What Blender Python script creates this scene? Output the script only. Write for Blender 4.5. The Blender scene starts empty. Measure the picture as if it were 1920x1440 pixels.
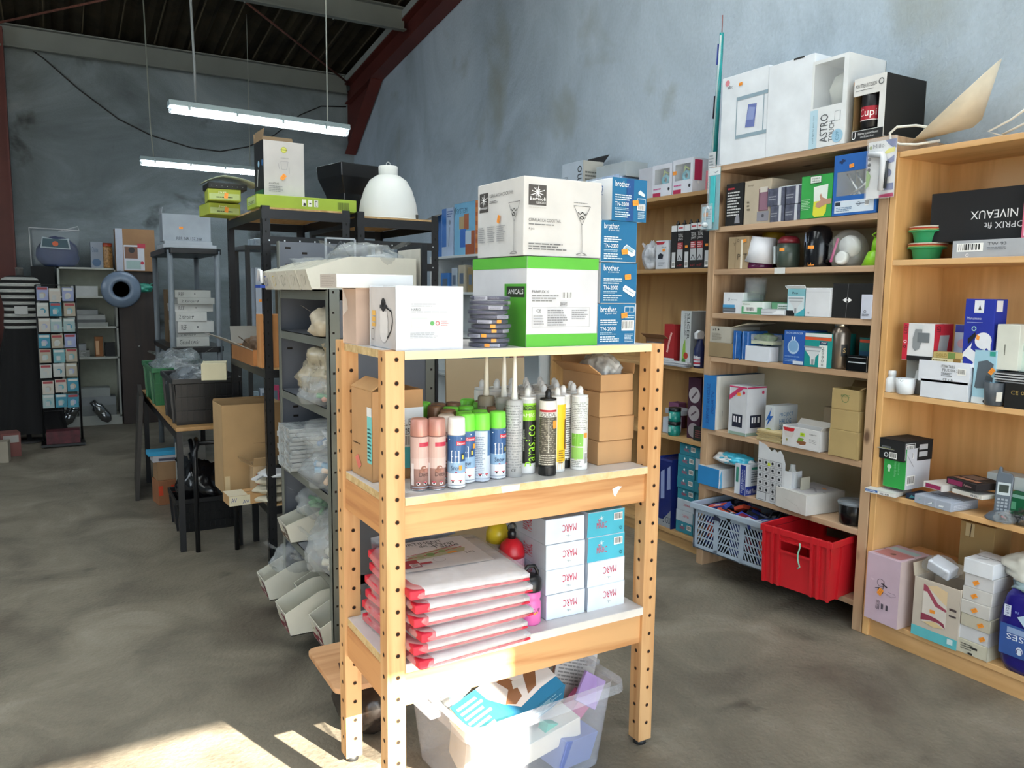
import bpy, bmesh, math, random
from mathutils import Vector, Matrix, noise, Euler
random.seed(7)
SC = bpy.context.scene
COL = SC.collection
R = math.radians
# ------------------------------------------------------------------ camera, world, sun, exposure
cam = bpy.data.objects.new('camera', bpy.data.cameras.new('camera'))
COL.objects.link(cam)
cam.data.sensor_width = 36.0
cam.data.lens = 27.75
cam.data.clip_start = 0.02
cam.location = (0, 0, 1.40)
cam.rotation_mode = 'XYZ'
cam.matrix_world = Matrix.Translation((0, 0, 1.40)) @ Matrix.Rotation(R(-30.2), 4, 'Z') @ Matrix.Rotation(R(90 - 6.6), 4, 'X') @ Matrix.Rotation(R(0.68), 4, 'Z')
SC.camera = cam
SC.view_settings.view_transform = 'Standard'
SC.view_settings.look = 'None'
SC.view_settings.gamma = 1
SC.view_settings.use_curve_mapping = False
SC.view_settings.exposure = -0.15
W = bpy.data.worlds.new('sky'); SC.world = W; W.use_nodes = True
bg = W.node_tree.nodes['Background']
bg.inputs[0].default_value = (0.80, 0.91, 1.0, 1)
bg.inputs[1].default_value = 6.0
sun = bpy.data.objects.new('sun', bpy.data.lights.new('sun', 'SUN')); COL.objects.link(sun)
sun.data.energy = 55.0; sun.data.color = (1.0, 0.90, 0.74); sun.data.angle = R(0.5)
sun.rotation_mode = 'QUATERNION'
sun.rotation_quaternion = Vector((-0.345, 1.0, -0.56)).to_track_quat('-Z', 'Y')
port = bpy.data.objects.new('doorway_daylight', bpy.data.lights.new('doorway_daylight', 'AREA')); COL.objects.link(port)
port.data.shape = 'RECTANGLE'; port.data.size = 4.6; port.data.size_y = 2.8
port.data.cycles.is_portal = True
port.location = (.35, -2.62, 1.46); port.rotation_euler = (R(90), 0, 0)

port2 = bpy.data.objects.new('side_bay_daylight', bpy.data.lights.new('side_bay_daylight', 'AREA')); COL.objects.link(port2)  # portal guiding sky light through the added left-wall windows
port2.data.shape = 'RECTANGLE'; port2.data.size = 2.9; port2.data.size_y = 2.2
port2.data.cycles.is_portal = True
port2.location = (-4.62, 5.05, 3.0); port2.rotation_euler = (R(90), 0, R(-90))

# ------------------------------------------------------------------ materials
def lin(h):
    h = h.lstrip('#'); c = [int(h[i:i+2], 16)/255 for i in (0, 2, 4)]
    return tuple((x/12.92 if x <= .04045 else ((x+.055)/1.055)**2.4) for x in c)+(1,)
_M = {}
def base(name):
    m = bpy.data.materials.new(name); m.use_nodes = True
    return m, m.node_tree, m.node_tree.nodes['Principled BSDF']
def M(h, rough=.55, metal=0, var=.06, scale=18, alpha=1, trans=0, emit=0):
    k = (h, rough, metal, var, scale, alpha, trans, emit)
    if k in _M: return _M[k]
    m, t, b = base('paint_'+h.strip('#'))
    N = t.nodes; L = t.links
    b.inputs['Roughness'].default_value = rough; b.inputs['Metallic'].default_value = metal
    b.inputs['Alpha'].default_value = alpha; b.inputs['Transmission Weight'].default_value = trans
    tc = N.new('ShaderNodeTexCoord'); nz = N.new('ShaderNodeTexNoise'); nz.inputs['Scale'].default_value = scale
    nz.inputs['Detail'].default_value = 4
    L.new(tc.outputs['Object'], nz.inputs['Vector'])
    r = N.new('ShaderNodeValToRGB'); c = lin(h)
    r.color_ramp.elements[0].position = .3; r.color_ramp.elements[1].position = .7
    r.color_ramp.elements[0].color = tuple(x*(1-var) for x in c[:3])+(1,)
    r.color_ramp.elements[1].color = tuple(min(1, x*(1+var)) for x in c[:3])+(1,)
    L.new(nz.outputs[0], r.inputs[0]); L.new(r.outputs[0], b.inputs['Base Color'])
    if emit:
        b.inputs['Emission Color'].default_value = c; b.inputs['Emission Strength'].default_value = emit
    _M[k] = m; return m
def card(h): return M(h, .8, 0, .07, 9)
def ink(h): return M(h, .5, 0, .03, 30)
def plas(h): return M(h, .35, 0, .04, 12)
def bag_mat(name='clear_plastic_film', col='#cdd3d6', alpha=.27):
    if name in _M: return _M[name]
    m, t, b = base(name); N = t.nodes; L = t.links
    b.inputs['Base Color'].default_value = lin(col); b.inputs['Roughness'].default_value = .16
    b.inputs['Specular IOR Level'].default_value = .8
    tc = N.new('ShaderNodeTexCoord'); nz = N.new('ShaderNodeTexNoise'); nz.inputs['Scale'].default_value = 16; nz.inputs['Detail'].default_value = 3
    nz.inputs['Distortion'].default_value = .8
    L.new(tc.outputs['Object'], nz.inputs['Vector'])
    bp = N.new('ShaderNodeBump'); bp.inputs['Strength'].default_value = .45; bp.inputs['Distance'].default_value = .02
    L.new(nz.outputs[0], bp.inputs['Height']); L.new(bp.outputs[0], b.inputs['Normal'])
    mp = N.new('ShaderNodeMapRange'); mp.inputs[1].default_value = .35; mp.inputs[2].default_value = .65
    mp.inputs[3].default_value = alpha*.75; mp.inputs[4].default_value = min(1, alpha*1.3)
    L.new(nz.outputs[0], mp.inputs[0]); L.new(mp.outputs[0], b.inputs['Alpha'])
    _M[name] = m; return m
def clear(name='clear_polypropylene', col='#e6ecf4', alpha=.28, rough=.25):
    if name in _M: return _M[name]
    m, t, b = base(name)
    N = t.nodes; L = t.links
    tc = N.new('ShaderNodeTexCoord'); nz = N.new('ShaderNodeTexNoise'); nz.inputs['Scale'].default_value = 9
    L.new(tc.outputs['Object'], nz.inputs['Vector'])
    mp = N.new('ShaderNodeMapRange'); mp.inputs[3].default_value = alpha*.8; mp.inputs[4].default_value = alpha*1.2
    L.new(nz.outputs[0], mp.inputs[0]); L.new(mp.outputs[0], b.inputs['Alpha'])
    b.inputs['Base Color'].default_value = lin(col); b.inputs['Roughness'].default_value = rough
    _M[name] = m; return m
def wood(name, c1, c2, axis='Z', scale=7, stretch=.09, rough=.5, knots=False):
    if name in _M: return _M[name]
    m, t, b = base(name); N = t.nodes; L = t.links
    tc = N.new('ShaderNodeTexCoord'); mp = N.new('ShaderNodeMapping')
    s = [1, 1, 1]; s['XYZ'.index(axis)] = stretch; mp.inputs['Scale'].default_value = s
    L.new(tc.outputs['Object'], mp.inputs['Vector'])
    n1 = N.new('ShaderNodeTexNoise'); n1.inputs['Scale'].default_value = scale; n1.inputs['Detail'].default_value = 3; n1.inputs['Distortion'].default_value = .6
    L.new(mp.outputs[0], n1.inputs['Vector'])
    mul = N.new('ShaderNodeMath'); mul.operation = 'MULTIPLY'; mul.inputs[1].default_value = 9
    L.new(n1.outputs[0], mul.inputs[0])
    fr = N.new('ShaderNodeMath'); fr.operation = 'PINGPONG'; fr.inputs[1].default_value = 1
    L.new(mul.outputs[0], fr.inputs[0])
    n2 = N.new('ShaderNodeTexNoise'); n2.inputs['Scale'].default_value = scale*14; n2.inputs['Detail'].default_value = 3
    L.new(mp.outputs[0], n2.inputs['Vector'])
    mx = N.new('ShaderNodeMix'); mx.inputs[0].default_value = .45
    L.new(fr.outputs[0], mx.inputs[2]); L.new(n2.outputs[0], mx.inputs[3])
    r = N.new('ShaderNodeValToRGB'); r.color_ramp.elements[0].color = lin(c2); r.color_ramp.elements[1].color = lin(c1)
    r.color_ramp.elements[0].position = .12; r.color_ramp.elements[1].position = .62
    L.new(mx.outputs[0], r.inputs[0]); out = r.outputs[0]
    if knots:
        v = N.new('ShaderNodeTexVoronoi'); v.inputs['Scale'].default_value = 5.5
        mp2 = N.new('ShaderNodeMapping'); s2 = [1, 1, 1]; s2['XYZ'.index(axis)] = .5; mp2.inputs['Scale'].default_value = s2
        L.new(tc.outputs['Object'], mp2.inputs['Vector']); L.new(mp2.outputs[0], v.inputs['Vector'])
        r2 = N.new('ShaderNodeValToRGB'); r2.color_ramp.elements[0].position = .05; r2.color_ramp.elements[1].position = .11
        r2.color_ramp.elements[0].color = lin('#4a2410'); r2.color_ramp.elements[1].color = (1, 1, 1, 1)
        L.new(v.outputs['Distance'], r2.inputs[0])
        m2 = N.new('ShaderNodeMix'); m2.data_type = 'RGBA'; m2.blend_type = 'MULTIPLY'; m2.inputs[0].default_value = .8
        L.new(out, m2.inputs[6]); L.new(r2.outputs[0], m2.inputs[7]); out = m2.outputs[2]
    L.new(out, b.inputs['Base Color']); b.inputs['Roughness'].default_value = rough
    _M[name] = m; return m
def mottled(name, cols, scale=1.2, rough=.85, bump=.3, spots=None, stretch=(1, 1, 1)):
    m, t, b = base(name); N = t.nodes; L = t.links
    tc = N.new('ShaderNodeTexCoord'); mp = N.new('ShaderNodeMapping'); mp.inputs['Scale'].default_value = stretch
    L.new(tc.outputs['Object'], mp.inputs['Vector'])
    n = N.new('ShaderNodeTexNoise'); n.inputs['Scale'].default_value = scale; n.inputs['Detail'].default_value = 9; n.inputs['Roughness'].default_value = .62; n.inputs['Distortion'].default_value = .7
    L.new(mp.outputs[0], n.inputs['Vector'])
    r = N.new('ShaderNodeValToRGB'); cr = r.color_ramp
    for i, (p, c) in enumerate(cols):
        e = cr.elements[i] if i < 2 else cr.elements.new(p)
        e.position = p; e.color = lin(c)
    L.new(n.outputs[0], r.inputs[0]); out = r.outputs[0]
    n3 = N.new('ShaderNodeTexNoise'); n3.inputs['Scale'].default_value = 60; n3.inputs['Detail'].default_value = 4
    L.new(mp.outputs[0], n3.inputs['Vector'])
    r3 = N.new('ShaderNodeValToRGB'); r3.color_ramp.elements[0].color = (.86, .86, .86, 1); r3.color_ramp.elements[1].color = (1.06, 1.06, 1.06, 1)
    L.new(n3.outputs[0], r3.inputs[0])
    m3 = N.new('ShaderNodeMix'); m3.data_type = 'RGBA'; m3.blend_type = 'MULTIPLY'; m3.inputs[0].default_value = 1
    L.new(out, m3.inputs[6]); L.new(r3.outputs[0], m3.inputs[7]); out = m3.outputs[2]
    if spots:
        n2 = N.new('ShaderNodeTexNoise'); n2.inputs['Scale'].default_value = spots[0]; n2.inputs['Detail'].default_value = 5; n2.inputs['Distortion'].default_value = .4
        L.new(tc.outputs['Object'], n2.inputs['Vector'])
        r2 = N.new('ShaderNodeValToRGB'); r2.color_ramp.elements[0].position = spots[1]; r2.color_ramp.elements[1].position = spots[2]
        L.new(n2.outputs[0], r2.inputs[0])
        m2 = N.new('ShaderNodeMix'); m2.data_type = 'RGBA'
        L.new(r2.outputs[0], m2.inputs[0]); L.new(out, m2.inputs[6]); m2.inputs[7].default_value = lin(spots[3]); out = m2.outputs[2]
    L.new(out, b.inputs['Base Color']); b.inputs['Roughness'].default_value = rough
    bp = N.new('ShaderNodeBump'); bp.inputs['Strength'].default_value = bump; bp.inputs['Distance'].default_value = .01
    L.new(n3.outputs[0], bp.inputs['Height']); L.new(bp.outputs[0], b.inputs['Normal'])
    return m

# ------------------------------------------------------------------ mesh builder
_TXT = {}
def text_polys(s):
    if s not in _TXT:
        cu = bpy.data.curves.new('t', 'FONT'); cu.body = s; cu.resolution_u = 2
        o = bpy.data.objects.new('t', cu); COL.objects.link(o)
        dg = bpy.context.evaluated_depsgraph_get(); me = bpy.data.meshes.new_from_object(o.evaluated_get(dg))
        V = [(v.co.x, v.co.y) for v in me.vertices]; P = [tuple(p.vertices) for p in me.polygons]
        x0 = min(v[0] for v in V); x1 = max(v[0] for v in V); y0 = min(v[1] for v in V); y1 = max(v[1] for v in V)
        V = [((x-x0)/(x1-x0), (y-y0)/(y1-y0)) for x, y in V]
        bpy.data.objects.remove(o); bpy.data.curves.remove(cu); bpy.data.meshes.remove(me)
        _TXT[s] = (V, P)
    return _TXT[s]
class MB:
    def __init__(s): s.v = []; s.f = []; s.mi = []; s.ms = []; s.T = None; s.sm = []
    def mat(s, m):
        if m not in s.ms: s.ms.append(m)
        return s.ms.index(m)
    def add(s, V, F, m, smooth=False):
        n = len(s.v); i = s.mat(m)
        for p in V:
            p = Vector(p); s.v.append(tuple(s.T @ p) if s.T else tuple(p))
        for f in F: s.f.append(tuple(n+k for k in f)); s.mi.append(i); s.sm.append(smooth)
    def box(s, x0, x1, y0, y1, z0, z1, m):
        V = [(x, y, z) for z in (z0, z1) for y in (y0, y1) for x in (x0, x1)]
        s.add(V, [(0, 2, 3, 1), (4, 5, 7, 6), (0, 1, 5, 4), (2, 6, 7, 3), (0, 4, 6, 2), (1, 3, 7, 5)], m)
    def bar(s, a, b, w, h, m, up=(0, 0, 1)):
        a = Vector(a); b = Vector(b); d = (b-a).normalized(); up = Vector(up)
        if abs(d.dot(up)) > .99: up = Vector((0, 1, 0))
        x = d.cross(up).normalized(); y = x.cross(d)
        V = [tuple(p+x*(i*w/2)+y*(j*h/2)) for p in (a, b) for (i, j) in ((-1, -1), (1, -1), (1, 1), (-1, 1))]
        s.add(V, [(3, 2, 1, 0), (4, 5, 6, 7), (0, 1, 5, 4), (1, 2, 6, 5), (2, 3, 7, 6), (3, 0, 4, 7)], m)
    def tube(s, pts, r, m, n=8, cap=True):
        pts = [Vector(p) for p in pts]; rings = []; prev = None
        for i, p in enumerate(pts):
            d = (pts[min(i+1, len(pts)-1)]-pts[max(i-1, 0)]).normalized()
            if prev is None:
                up = Vector((0, 0, 1)) if abs(d.z) < .95 else Vector((1, 0, 0)); x = d.cross(up).normalized()
            else: x = (prev-d*prev.dot(d)).normalized()
            prev = x; y = d.cross(x); rr = r[i] if isinstance(r, (list, tuple)) else r
            rings.append([tuple(p+x*math.cos(2*math.pi*k/n)*rr+y*math.sin(2*math.pi*k/n)*rr) for k in range(n)])
        V = [q for g in rings for q in g]; F = []
        for i in range(len(pts)-1):
            for k in range(n):
                a = i*n+k; b = i*n+(k+1) % n; F.append((a, b, b+n, a+n))
        if cap: F.append(tuple(range(n-1, -1, -1))); F.append(tuple((len(pts)-1)*n+k for k in range(n)))
        s.add(V, F, m, True)
    def lathe(s, prof, c, m, n=24, sx=1, sy=1, smooth=True):
        V = []; F = []
        for (r, z) in prof:
            for k in range(n):
                a = 2*math.pi*k/n; V.append((c[0]+r*math.cos(a)*sx, c[1]+r*math.sin(a)*sy, c[2]+z))
        for i in range(len(prof)-1):
            for k in range(n):
                a = i*n+k; b = i*n+(k+1) % n; F.append((a, b, b+n, a+n))
        if prof[0][0] > 1e-5: F.append(tuple(range(n-1, -1, -1)))
        if prof[-1][0] > 1e-5: F.append(tuple((len(prof)-1)*n+k for k in range(n)))
        s.add(V, F, m, smooth)
    def prism(s, poly, a0, a1, m, axis='Y'):
        n = len(poly)
        def mk(p, a): return {'Y': (p[0], a, p[1]), 'X': (a, p[0], p[1]), 'Z': (p[0], p[1], a)}[axis]
        V = [mk(p, a0) for p in poly]+[mk(p, a1) for p in poly]
        F = [tuple(range(n)), tuple(range(2*n-1, n-1, -1))]+[(i, i+n, (i+1) % n+n, (i+1) % n) for i in range(n)]
        s.add(V, F, m)
    def ring(s, R0, r, c, m, ax='Z', n=28, k=8, sx=1):
        V = []; F = []
        for i in range(n):
            a = 2*math.pi*i/n
            for j in range(k):
                b = 2*math.pi*j/k; q = R0+r*math.cos(b); p = (q*math.cos(a)*sx, q*math.sin(a), r*math.sin(b))
                if ax == 'X': p = (p[2], p[0], p[1])
                if ax == 'Y': p = (p[0], p[2], p[1])
                V.append(tuple(Vector(c)+Vector(p)))
                F.append((i*k+j, ((i+1) % n)*k+j, ((i+1) % n)*k+(j+1) % k, i*k+(j+1) % k))
        s.add(V, F, m, True)
    def build(s, name, parent=None, bevel=0, loc=None, rz=0):
        me = bpy.data.meshes.new(name); me.from_pydata(s.v, [], s.f)
        for m in s.ms: me.materials.append(m)
        me.polygons.foreach_set('material_index', s.mi); me.polygons.foreach_set('use_smooth', s.sm)
        bm = bmesh.new(); bm.from_mesh(me); bmesh.ops.recalc_face_normals(bm, faces=bm.faces); bm.to_mesh(me); bm.free()
        me.update()
        o = bpy.data.objects.new(name, me); COL.objects.link(o)
        if parent: o.parent = parent
        if loc: o.location = loc
        o.rotation_euler.z = rz
        if bevel:
            b = o.modifiers.new('bevel', 'BEVEL'); b.width = bevel; b.segments = 2; b.limit_method = 'ANGLE'; b.angle_limit = R(40)
        return o
def tag(o, label, cat, group=None):
    o['label'] = label; o['category'] = cat
    if group: o['group'] = group
    return o
def struct(o): o['kind'] = 'structure'; return o
def empty(name, label, cat, loc=(0, 0, 0), rz=0, group=None):
    o = bpy.data.objects.new(name, None); COL.objects.link(o); o.empty_display_size = .05
    o.location = loc; o.rotation_euler = (0, 0, rz); return tag(o, label, cat, group)
def dup(o, loc=None, rz=None, label=None, group=None, parent=None):
    c = o.copy(); COL.objects.link(c); c.parent = parent
    if loc is not None: c.location = loc
    if rz is not None: c.rotation_euler.z = rz
    if label: c['label'] = label
    if group: c['group'] = group
    for ch in list(o.children): dup(ch, parent=c)
    return c

# ------------------------------------------------------------------ printing on flat faces and on cylinders
ORANGE = '#f79c38'
def seg(u0, v0, u1, v1, n=1):
    V = []; F = []
    for i in range(n+1):
        u = u0+(u1-u0)*i/n; V += [(u, v0), (u, v1)]
    for i in range(n): F.append((2*i, 2*i+2, 2*i+3, 2*i+1))
    return V, F
def prints(mb, ops, fmap, asp, n=1):
    """fmap(u,v,k) -> point ; asp = width/height of the face ; k = stacking level"""
    k = 1
    rnd = random.Random(len(ops)*7+3)
    for op in ops:
        c = op[0]
        def put(V, F, col):
            mb.add([fmap(u, v, k) for u, v in V], F, ink(col))
        if c == 'r': put(*seg(op[1], op[2], op[3], op[4], n), op[5])
        elif c == 't':
            V, P = text_polys(op[5]); u0, v0, u1, v1 = op[1:5]; rot = op[7] if len(op) > 7 else 0
            Q = []
            for (a, b) in V:
                if rot == 90: a, b = 1-b, a
                elif rot == 180: a, b = 1-a, 1-b
                elif rot == -90: a, b = b, 1-a
                Q.append((u0+(u1-u0)*a, v0+(v1-v0)*b))
            put(Q, P, op[6])
        elif c == 'o':
            u, v, r, col = op[1:5]; N = 20
            put([(u+r/asp*math.cos(6.2832*i/N), v+r*math.sin(6.2832*i/N)) for i in range(N)], [tuple(range(N))], col)
        elif c == 'O':
            u, v, r, w, col = op[1:6]; N = 24; V = []
            for i in range(N):
                a = 6.2832*i/N
                V += [(u+r/asp*math.cos(a), v+r*math.sin(a)), (u+(r-w)/asp*math.cos(a), v+(r-w)*math.sin(a))]
            put(V, [(2*i, (2*i+2) % (2*N), (2*i+3) % (2*N), 2*i+1) for i in range(N)], col)
        elif c == 'p': put(list(op[1]), [tuple(range(len(op[1])))], op[2])
        elif c == 'w':
            pts = op[1]; w = op[2]
            for a, b in zip(pts[:-1], pts[1:]):
                dx = (b[0]-a[0])*asp; dy = b[1]-a[1]; d = math.hypot(dx, dy) or 1; nx = -dy/d*w/2/asp; ny = dx/d*w/2
                put([(a[0]+nx, a[1]+ny), (b[0]+nx, b[1]+ny), (b[0]-nx, b[1]-ny), (a[0]-nx, a[1]-ny)], [(0, 1, 2, 3)], op[3])
        elif c == 'l':
            u0, v0, u1, v1, N, col = op[1:7]; h = (v1-v0)/N
            for i in range(N):
                u = u0; end = u0+(u1-u0)*rnd.uniform(.7, 1)
                while u < end-.004:
                    w = min((u1-u0)*rnd.uniform(.07, .2), end-u); put(*seg(u, v0+h*i+h*.25, u+w, v0+h*i+h*.72), col); u += w+(u1-u0)*.02
        elif c == 'b':
            u0, v0, u1, v1 = op[1:5]; col = op[5] if len(op) > 5 else '#1c1c1c'
            put(*seg(u0, v0, u1, v1, n), '#f2f2f0'); k += 1
            u = u0+(u1-u0)*.07
            while u < u1-(u1-u0)*.1:
                w = (u1-u0)*rnd.choice((.025, .04, .06)); put(*seg(u, v0+(v1-v0)*.18, u+w, v1-(v1-v0)*.1), col); u += w+(u1-u0)*rnd.choice((.03, .05))
        elif c == 'g':
            u0, v0, u1, v1, col = op[1:6]; w = op[6]; wu = w/asp
            for a in ((u0, v0, u1, v0+w), (u0, v1-w, u1, v1), (u0, v0, u0+wu, v1), (u1-wu, v0, u1, v1)): put(*seg(*a), col)
        k += 1
def flat_maps(w, d, h, e=.0006):
    return {'F': (lambda u, v, k: (-w/2+u*w, -d/2-e*(k*.35+1), v*h), w/h),
            'L': (lambda u, v, k: (-w/2-e*(k*.35+1), d/2-u*d, v*h), d/h),
            'R': (lambda u, v, k: (w/2+e*(k*.35+1), -d/2+u*d, v*h), d/h),
            'T': (lambda u, v, k: (-w/2+u*w, -d/2+v*d, h+e*(k*.35+1)), w/d)}
def decorate(o, maps, spec):
    for face, ops in spec.items():
        if face == 's' or not ops: continue
        mb = MB(); f, a = maps[face]; prints(mb, ops, f, a); mb.build('printed_graphic', o)
    for st in spec.get('s', []):
        face, u, v = st[:3]; sz = st[3] if len(st) > 3 else .022; f, a = maps[face]; ang = st[4] if len(st) > 4 else .12
        P0 = Vector(f(0, 0, 0)); wu = (Vector(f(1, 0, 0))-P0).length; wv = (Vector(f(0, 1, 0))-P0).length
        m2 = MB(); V = []
        for (i, j) in ((-.5, -.28), (-.45, -.33), (.45, -.33), (.5, -.28), (.5, .28), (.45, .33), (-.45, .33), (-.5, .28)):
            x = (i*math.cos(ang)-j*math.sin(ang))*sz; y = (i*math.sin(ang)+j*math.cos(ang))*sz
            V.append((u+x/wu, v+y/wv))
        m2.add([f(a_, b_, 14) for a_, b_ in V], [tuple(range(8))], ink(st[5] if len(st) > 5 else ORANGE))
        for r_ in range(2):
            for q in range(5):
                cx = -.3+q*.15; cy = -.12+r_*.2
                pts = [(cx, cy), (cx+.07, cy), (cx+.07, cy+.08), (cx, cy+.08)]
                m2.add([f(u+(i*math.cos(ang)-j*math.sin(ang))*sz/wu, v+(i*math.sin(ang)+j*math.cos(ang))*sz/wv, 15) for i, j in pts], [(0, 1, 2, 3)], ink('#b8651c'))
        m2.build('price_sticker', o)
def carton(name, label, cat, loc, w, d, h, rz, col, spec=None, group=None, faces=None, flaps=None, m=None, seam=True, bev=.0015):
    """closed or open-topped folded card box; origin at centre of its base"""
    mb = MB(); m = m or card(col); t = .003
    g = faces or {}
    top = g.get('T', col)
    if flaps is None:
        V = [(x, y, z) for z in (0, h) for y in (-d/2, d/2) for x in (-w/2, w/2)]
        for key, F in (('B', (0, 2, 3, 1)), ('T', (4, 5, 7, 6)), ('F', (0, 1, 5, 4)), ('K', (2, 6, 7, 3)), ('L', (0, 4, 6, 2)), ('R', (1, 3, 7, 5))):
            mb.add([V[i] for i in F], [(0, 1, 2, 3)], card(g[key]) if key in g else m)
    else:
        mb.box(-w/2, w/2, -d/2, d/2, 0, t, m)
        for key, a in (('F', (-w/2, w/2, -d/2, -d/2+t)), ('K', (-w/2, w/2, d/2-t, d/2)), ('L', (-w/2, -w/2+t, -d/2, d/2)), ('R', (w/2-t, w/2, -d/2, d/2))):
            mb.box(*a, t, h, card(g[key]) if key in g else m)
        inner = flaps.get('m', m)
    o = mb.build(name, loc=loc, rz=rz)
    tag(o, label, cat, group)
    if flaps is None and seam and min(w, d) > .1:
        s2 = MB(); s2.box(-w/2+.002, w/2-.002, -.0012, .0012, h, h+.0006, M('#3b3128', .8)); s2.build('lid_seam', o)
    if flaps:
        fm = flaps.get('m', m)
        for key, la in flaps.items():
            if key == 'm': continue
            L_, ang = la
            f2 = MB(); a = R(ang); dz = math.sin(a)*L_; dx = math.cos(a)*L_
            if key == 'F': q = [(-w/2, -d/2, h), (w/2, -d/2, h), (w/2*.97, -d/2-dx, h+dz), (-w/2*.97, -d/2-dx, h+dz)]
            if key == 'K': q = [(-w/2, d/2, h), (w/2, d/2, h), (w/2*.97, d/2+dx, h+dz), (-w/2*.97, d/2+dx, h+dz)]
            if key == 'L': q = [(-w/2, -d/2, h), (-w/2, d/2, h), (-w/2-dx, d/2*.97, h+dz), (-w/2-dx, -d/2*.97, h+dz)]
            if key == 'R': q = [(w/2, -d/2, h), (w/2, d/2, h), (w/2+dx, d/2*.97, h+dz), (w/2+dx, -d/2*.97, h+dz)]
            f2.add(q, [(0, 1, 2, 3)], fm); fo = f2.build('flap', o)
            so = fo.modifiers.new('thick', 'SOLIDIFY'); so.thickness = .003
    if bev:
        b = o.modifiers.new('bevel', 'BEVEL'); b.width = bev; b.segments = 1; b.limit_method = 'ANGLE'
        if flaps is None:
            bm = bmesh.new(); bm.from_mesh(o.data); bmesh.ops.remove_doubles(bm, verts=bm.verts, dist=1e-5); bm.to_mesh(o.data); bm.free()
    if spec: decorate(o, flat_maps(w, d, h), spec)
    return o
HALF = R(-90)
def wc(name, label, cat, yc, w, h, z, d, col, spec=None, x=2.87, turn=0, **k):
    """carton on the right-hand wall shelving, its front turned to the aisle"""
    return carton(name, label, cat, (x+d/2, yc, z), w, d, h, HALF+R(turn), col, spec, **k)
def tc(name, label, cat, xc, w, h, z, d, col, spec=None, y=1.80, turn=0, **k):
    """carton standing with its front to the camera side"""
    return carton(name, label, cat, (xc, y+d/2, z), w, d, h, R(turn), col, spec, **k)
def blob(mb, c, s, m, seed=0, rough=.35, sub=4, flat=True, freq=2.2, crease=.5):
    """crumpled closed surface"""
    bm = bmesh.new(); bmesh.ops.create_icosphere(bm, subdivisions=sub, radius=1)
    off = Vector((seed*3.1, seed*1.7, seed*.9)); V = []
    for v in bm.verts:
        p = v.co.copy(); n = noise.noise(p*freq+off)*rough+abs(noise.noise(p*freq*2.6+off))*rough*crease*1.6-abs(noise.noise(p*freq*5+off))*rough*crease*.5
        p *= 1+n
        if flat and p.z < -.72: p.z = -.72+(p.z+.72)*.1
        V.append((c[0]+p.x*s[0], c[1]+p.y*s[1], c[2]+(p.z+(.76 if flat else 0))*s[2]))
    bm.verts.index_update()
    F = [tuple(v.index for v in f.verts) for f in bm.faces]; bm.free()
    mb.add(V, F, m, True)
def plastic_bag(label, loc, s, seed, inner=None, group=None, rz=0, cat='bag', name='plastic_bag', mat=None, n=6, kind='rod', ears=True):
    r = empty(name, label, cat, loc, rz, group); mb = MB(); f = mat or bag_mat()
    blob(mb, (0, 0, 0), s, f, seed, .30, 4, True, 1.9, .38); mb.build('film', r)
    if ears:
        e = MB(); q = random.Random(seed)
        a = q.uniform(0, 6.28)
        for i in range(2):
            aa = a+i*2.4; p = Vector((math.cos(aa)*s[0]*.7, math.sin(aa)*s[1]*.7, s[2]*1.25)); d = Vector((math.cos(aa)*s[0]*.5, math.sin(aa)*s[1]*.5, s[2]*.5))
            x = Vector((-math.sin(aa), math.cos(aa), 0))*min(s[0], s[1])*.35
            e.add([p-x*.4, p+x*.4, p+d+x, p+d*1.25, p+d-x], [(0, 1, 2, 3, 4)], f)
        e.build('gathered_neck', r)
    if inner:
        mb = MB(); q = random.Random(seed+5)
        for i in range(n):
            c = (q.uniform(-.35, .35)*s[0], q.uniform(-.35, .35)*s[1], s[2]*q.uniform(.2, .95))
            col = plas(q.choice(inner))
            if kind == 'rod':
                a = q.uniform(0, 3.14); L_ = min(s[0], s[1])*q.uniform(.25, .5)
                mb.tube([(c[0]-math.cos(a)*L_, c[1]-math.sin(a)*L_, c[2]), (c[0]+math.cos(a)*L_, c[1]+math.sin(a)*L_, c[2]+.01)], s[2]*.14, col, 8)
            else:
                mb.T = Matrix.Translation(c) @ Matrix.Rotation(q.uniform(0, 3.1), 4, 'Z') @ Matrix.Rotation(q.uniform(-.4, .4), 4, 'X')
                a, b, c2 = s[0]*q.uniform(.15, .3), s[1]*q.uniform(.15, .3), s[2]*q.uniform(.15, .25); mb.box(-a, a, -b, b, -c2, c2, col); mb.T = None
        mb.build('contents', r)
    return r
# ================================================================== THE SETTING
concrete = mottled('concrete_floor', [(.32, '#5d564c'), (.45, '#706a5e'), (.55, '#7c7568'), (.68, '#8e877a')], 2.3, .5, .35, (3.6, .66, .76, '#4d473e'))
floor_ = MB(); floor_.box(-4.5, 3.25, -2.7, 9.5, -.1, 0, concrete); struct(floor_.build('floor'))
yard = MB(); yard.box(-14, 14, -22, -2.7, -.12, -.02, mottled('bounce_ground_concrete', [(.3, '#8a8375'), (.7, '#9d9586')], 2)); struct(yard.build('ground'))  # unseen ground outside, added to bounce sunlight in through the doorway
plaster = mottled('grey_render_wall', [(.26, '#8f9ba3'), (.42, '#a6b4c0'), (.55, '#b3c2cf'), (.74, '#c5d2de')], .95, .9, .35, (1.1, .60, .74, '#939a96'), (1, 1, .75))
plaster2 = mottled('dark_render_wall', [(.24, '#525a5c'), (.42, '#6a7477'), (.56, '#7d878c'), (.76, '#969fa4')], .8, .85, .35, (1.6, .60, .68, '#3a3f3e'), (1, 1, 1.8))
def rake(y): return 4.04+.133*(6.85-y)
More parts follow.
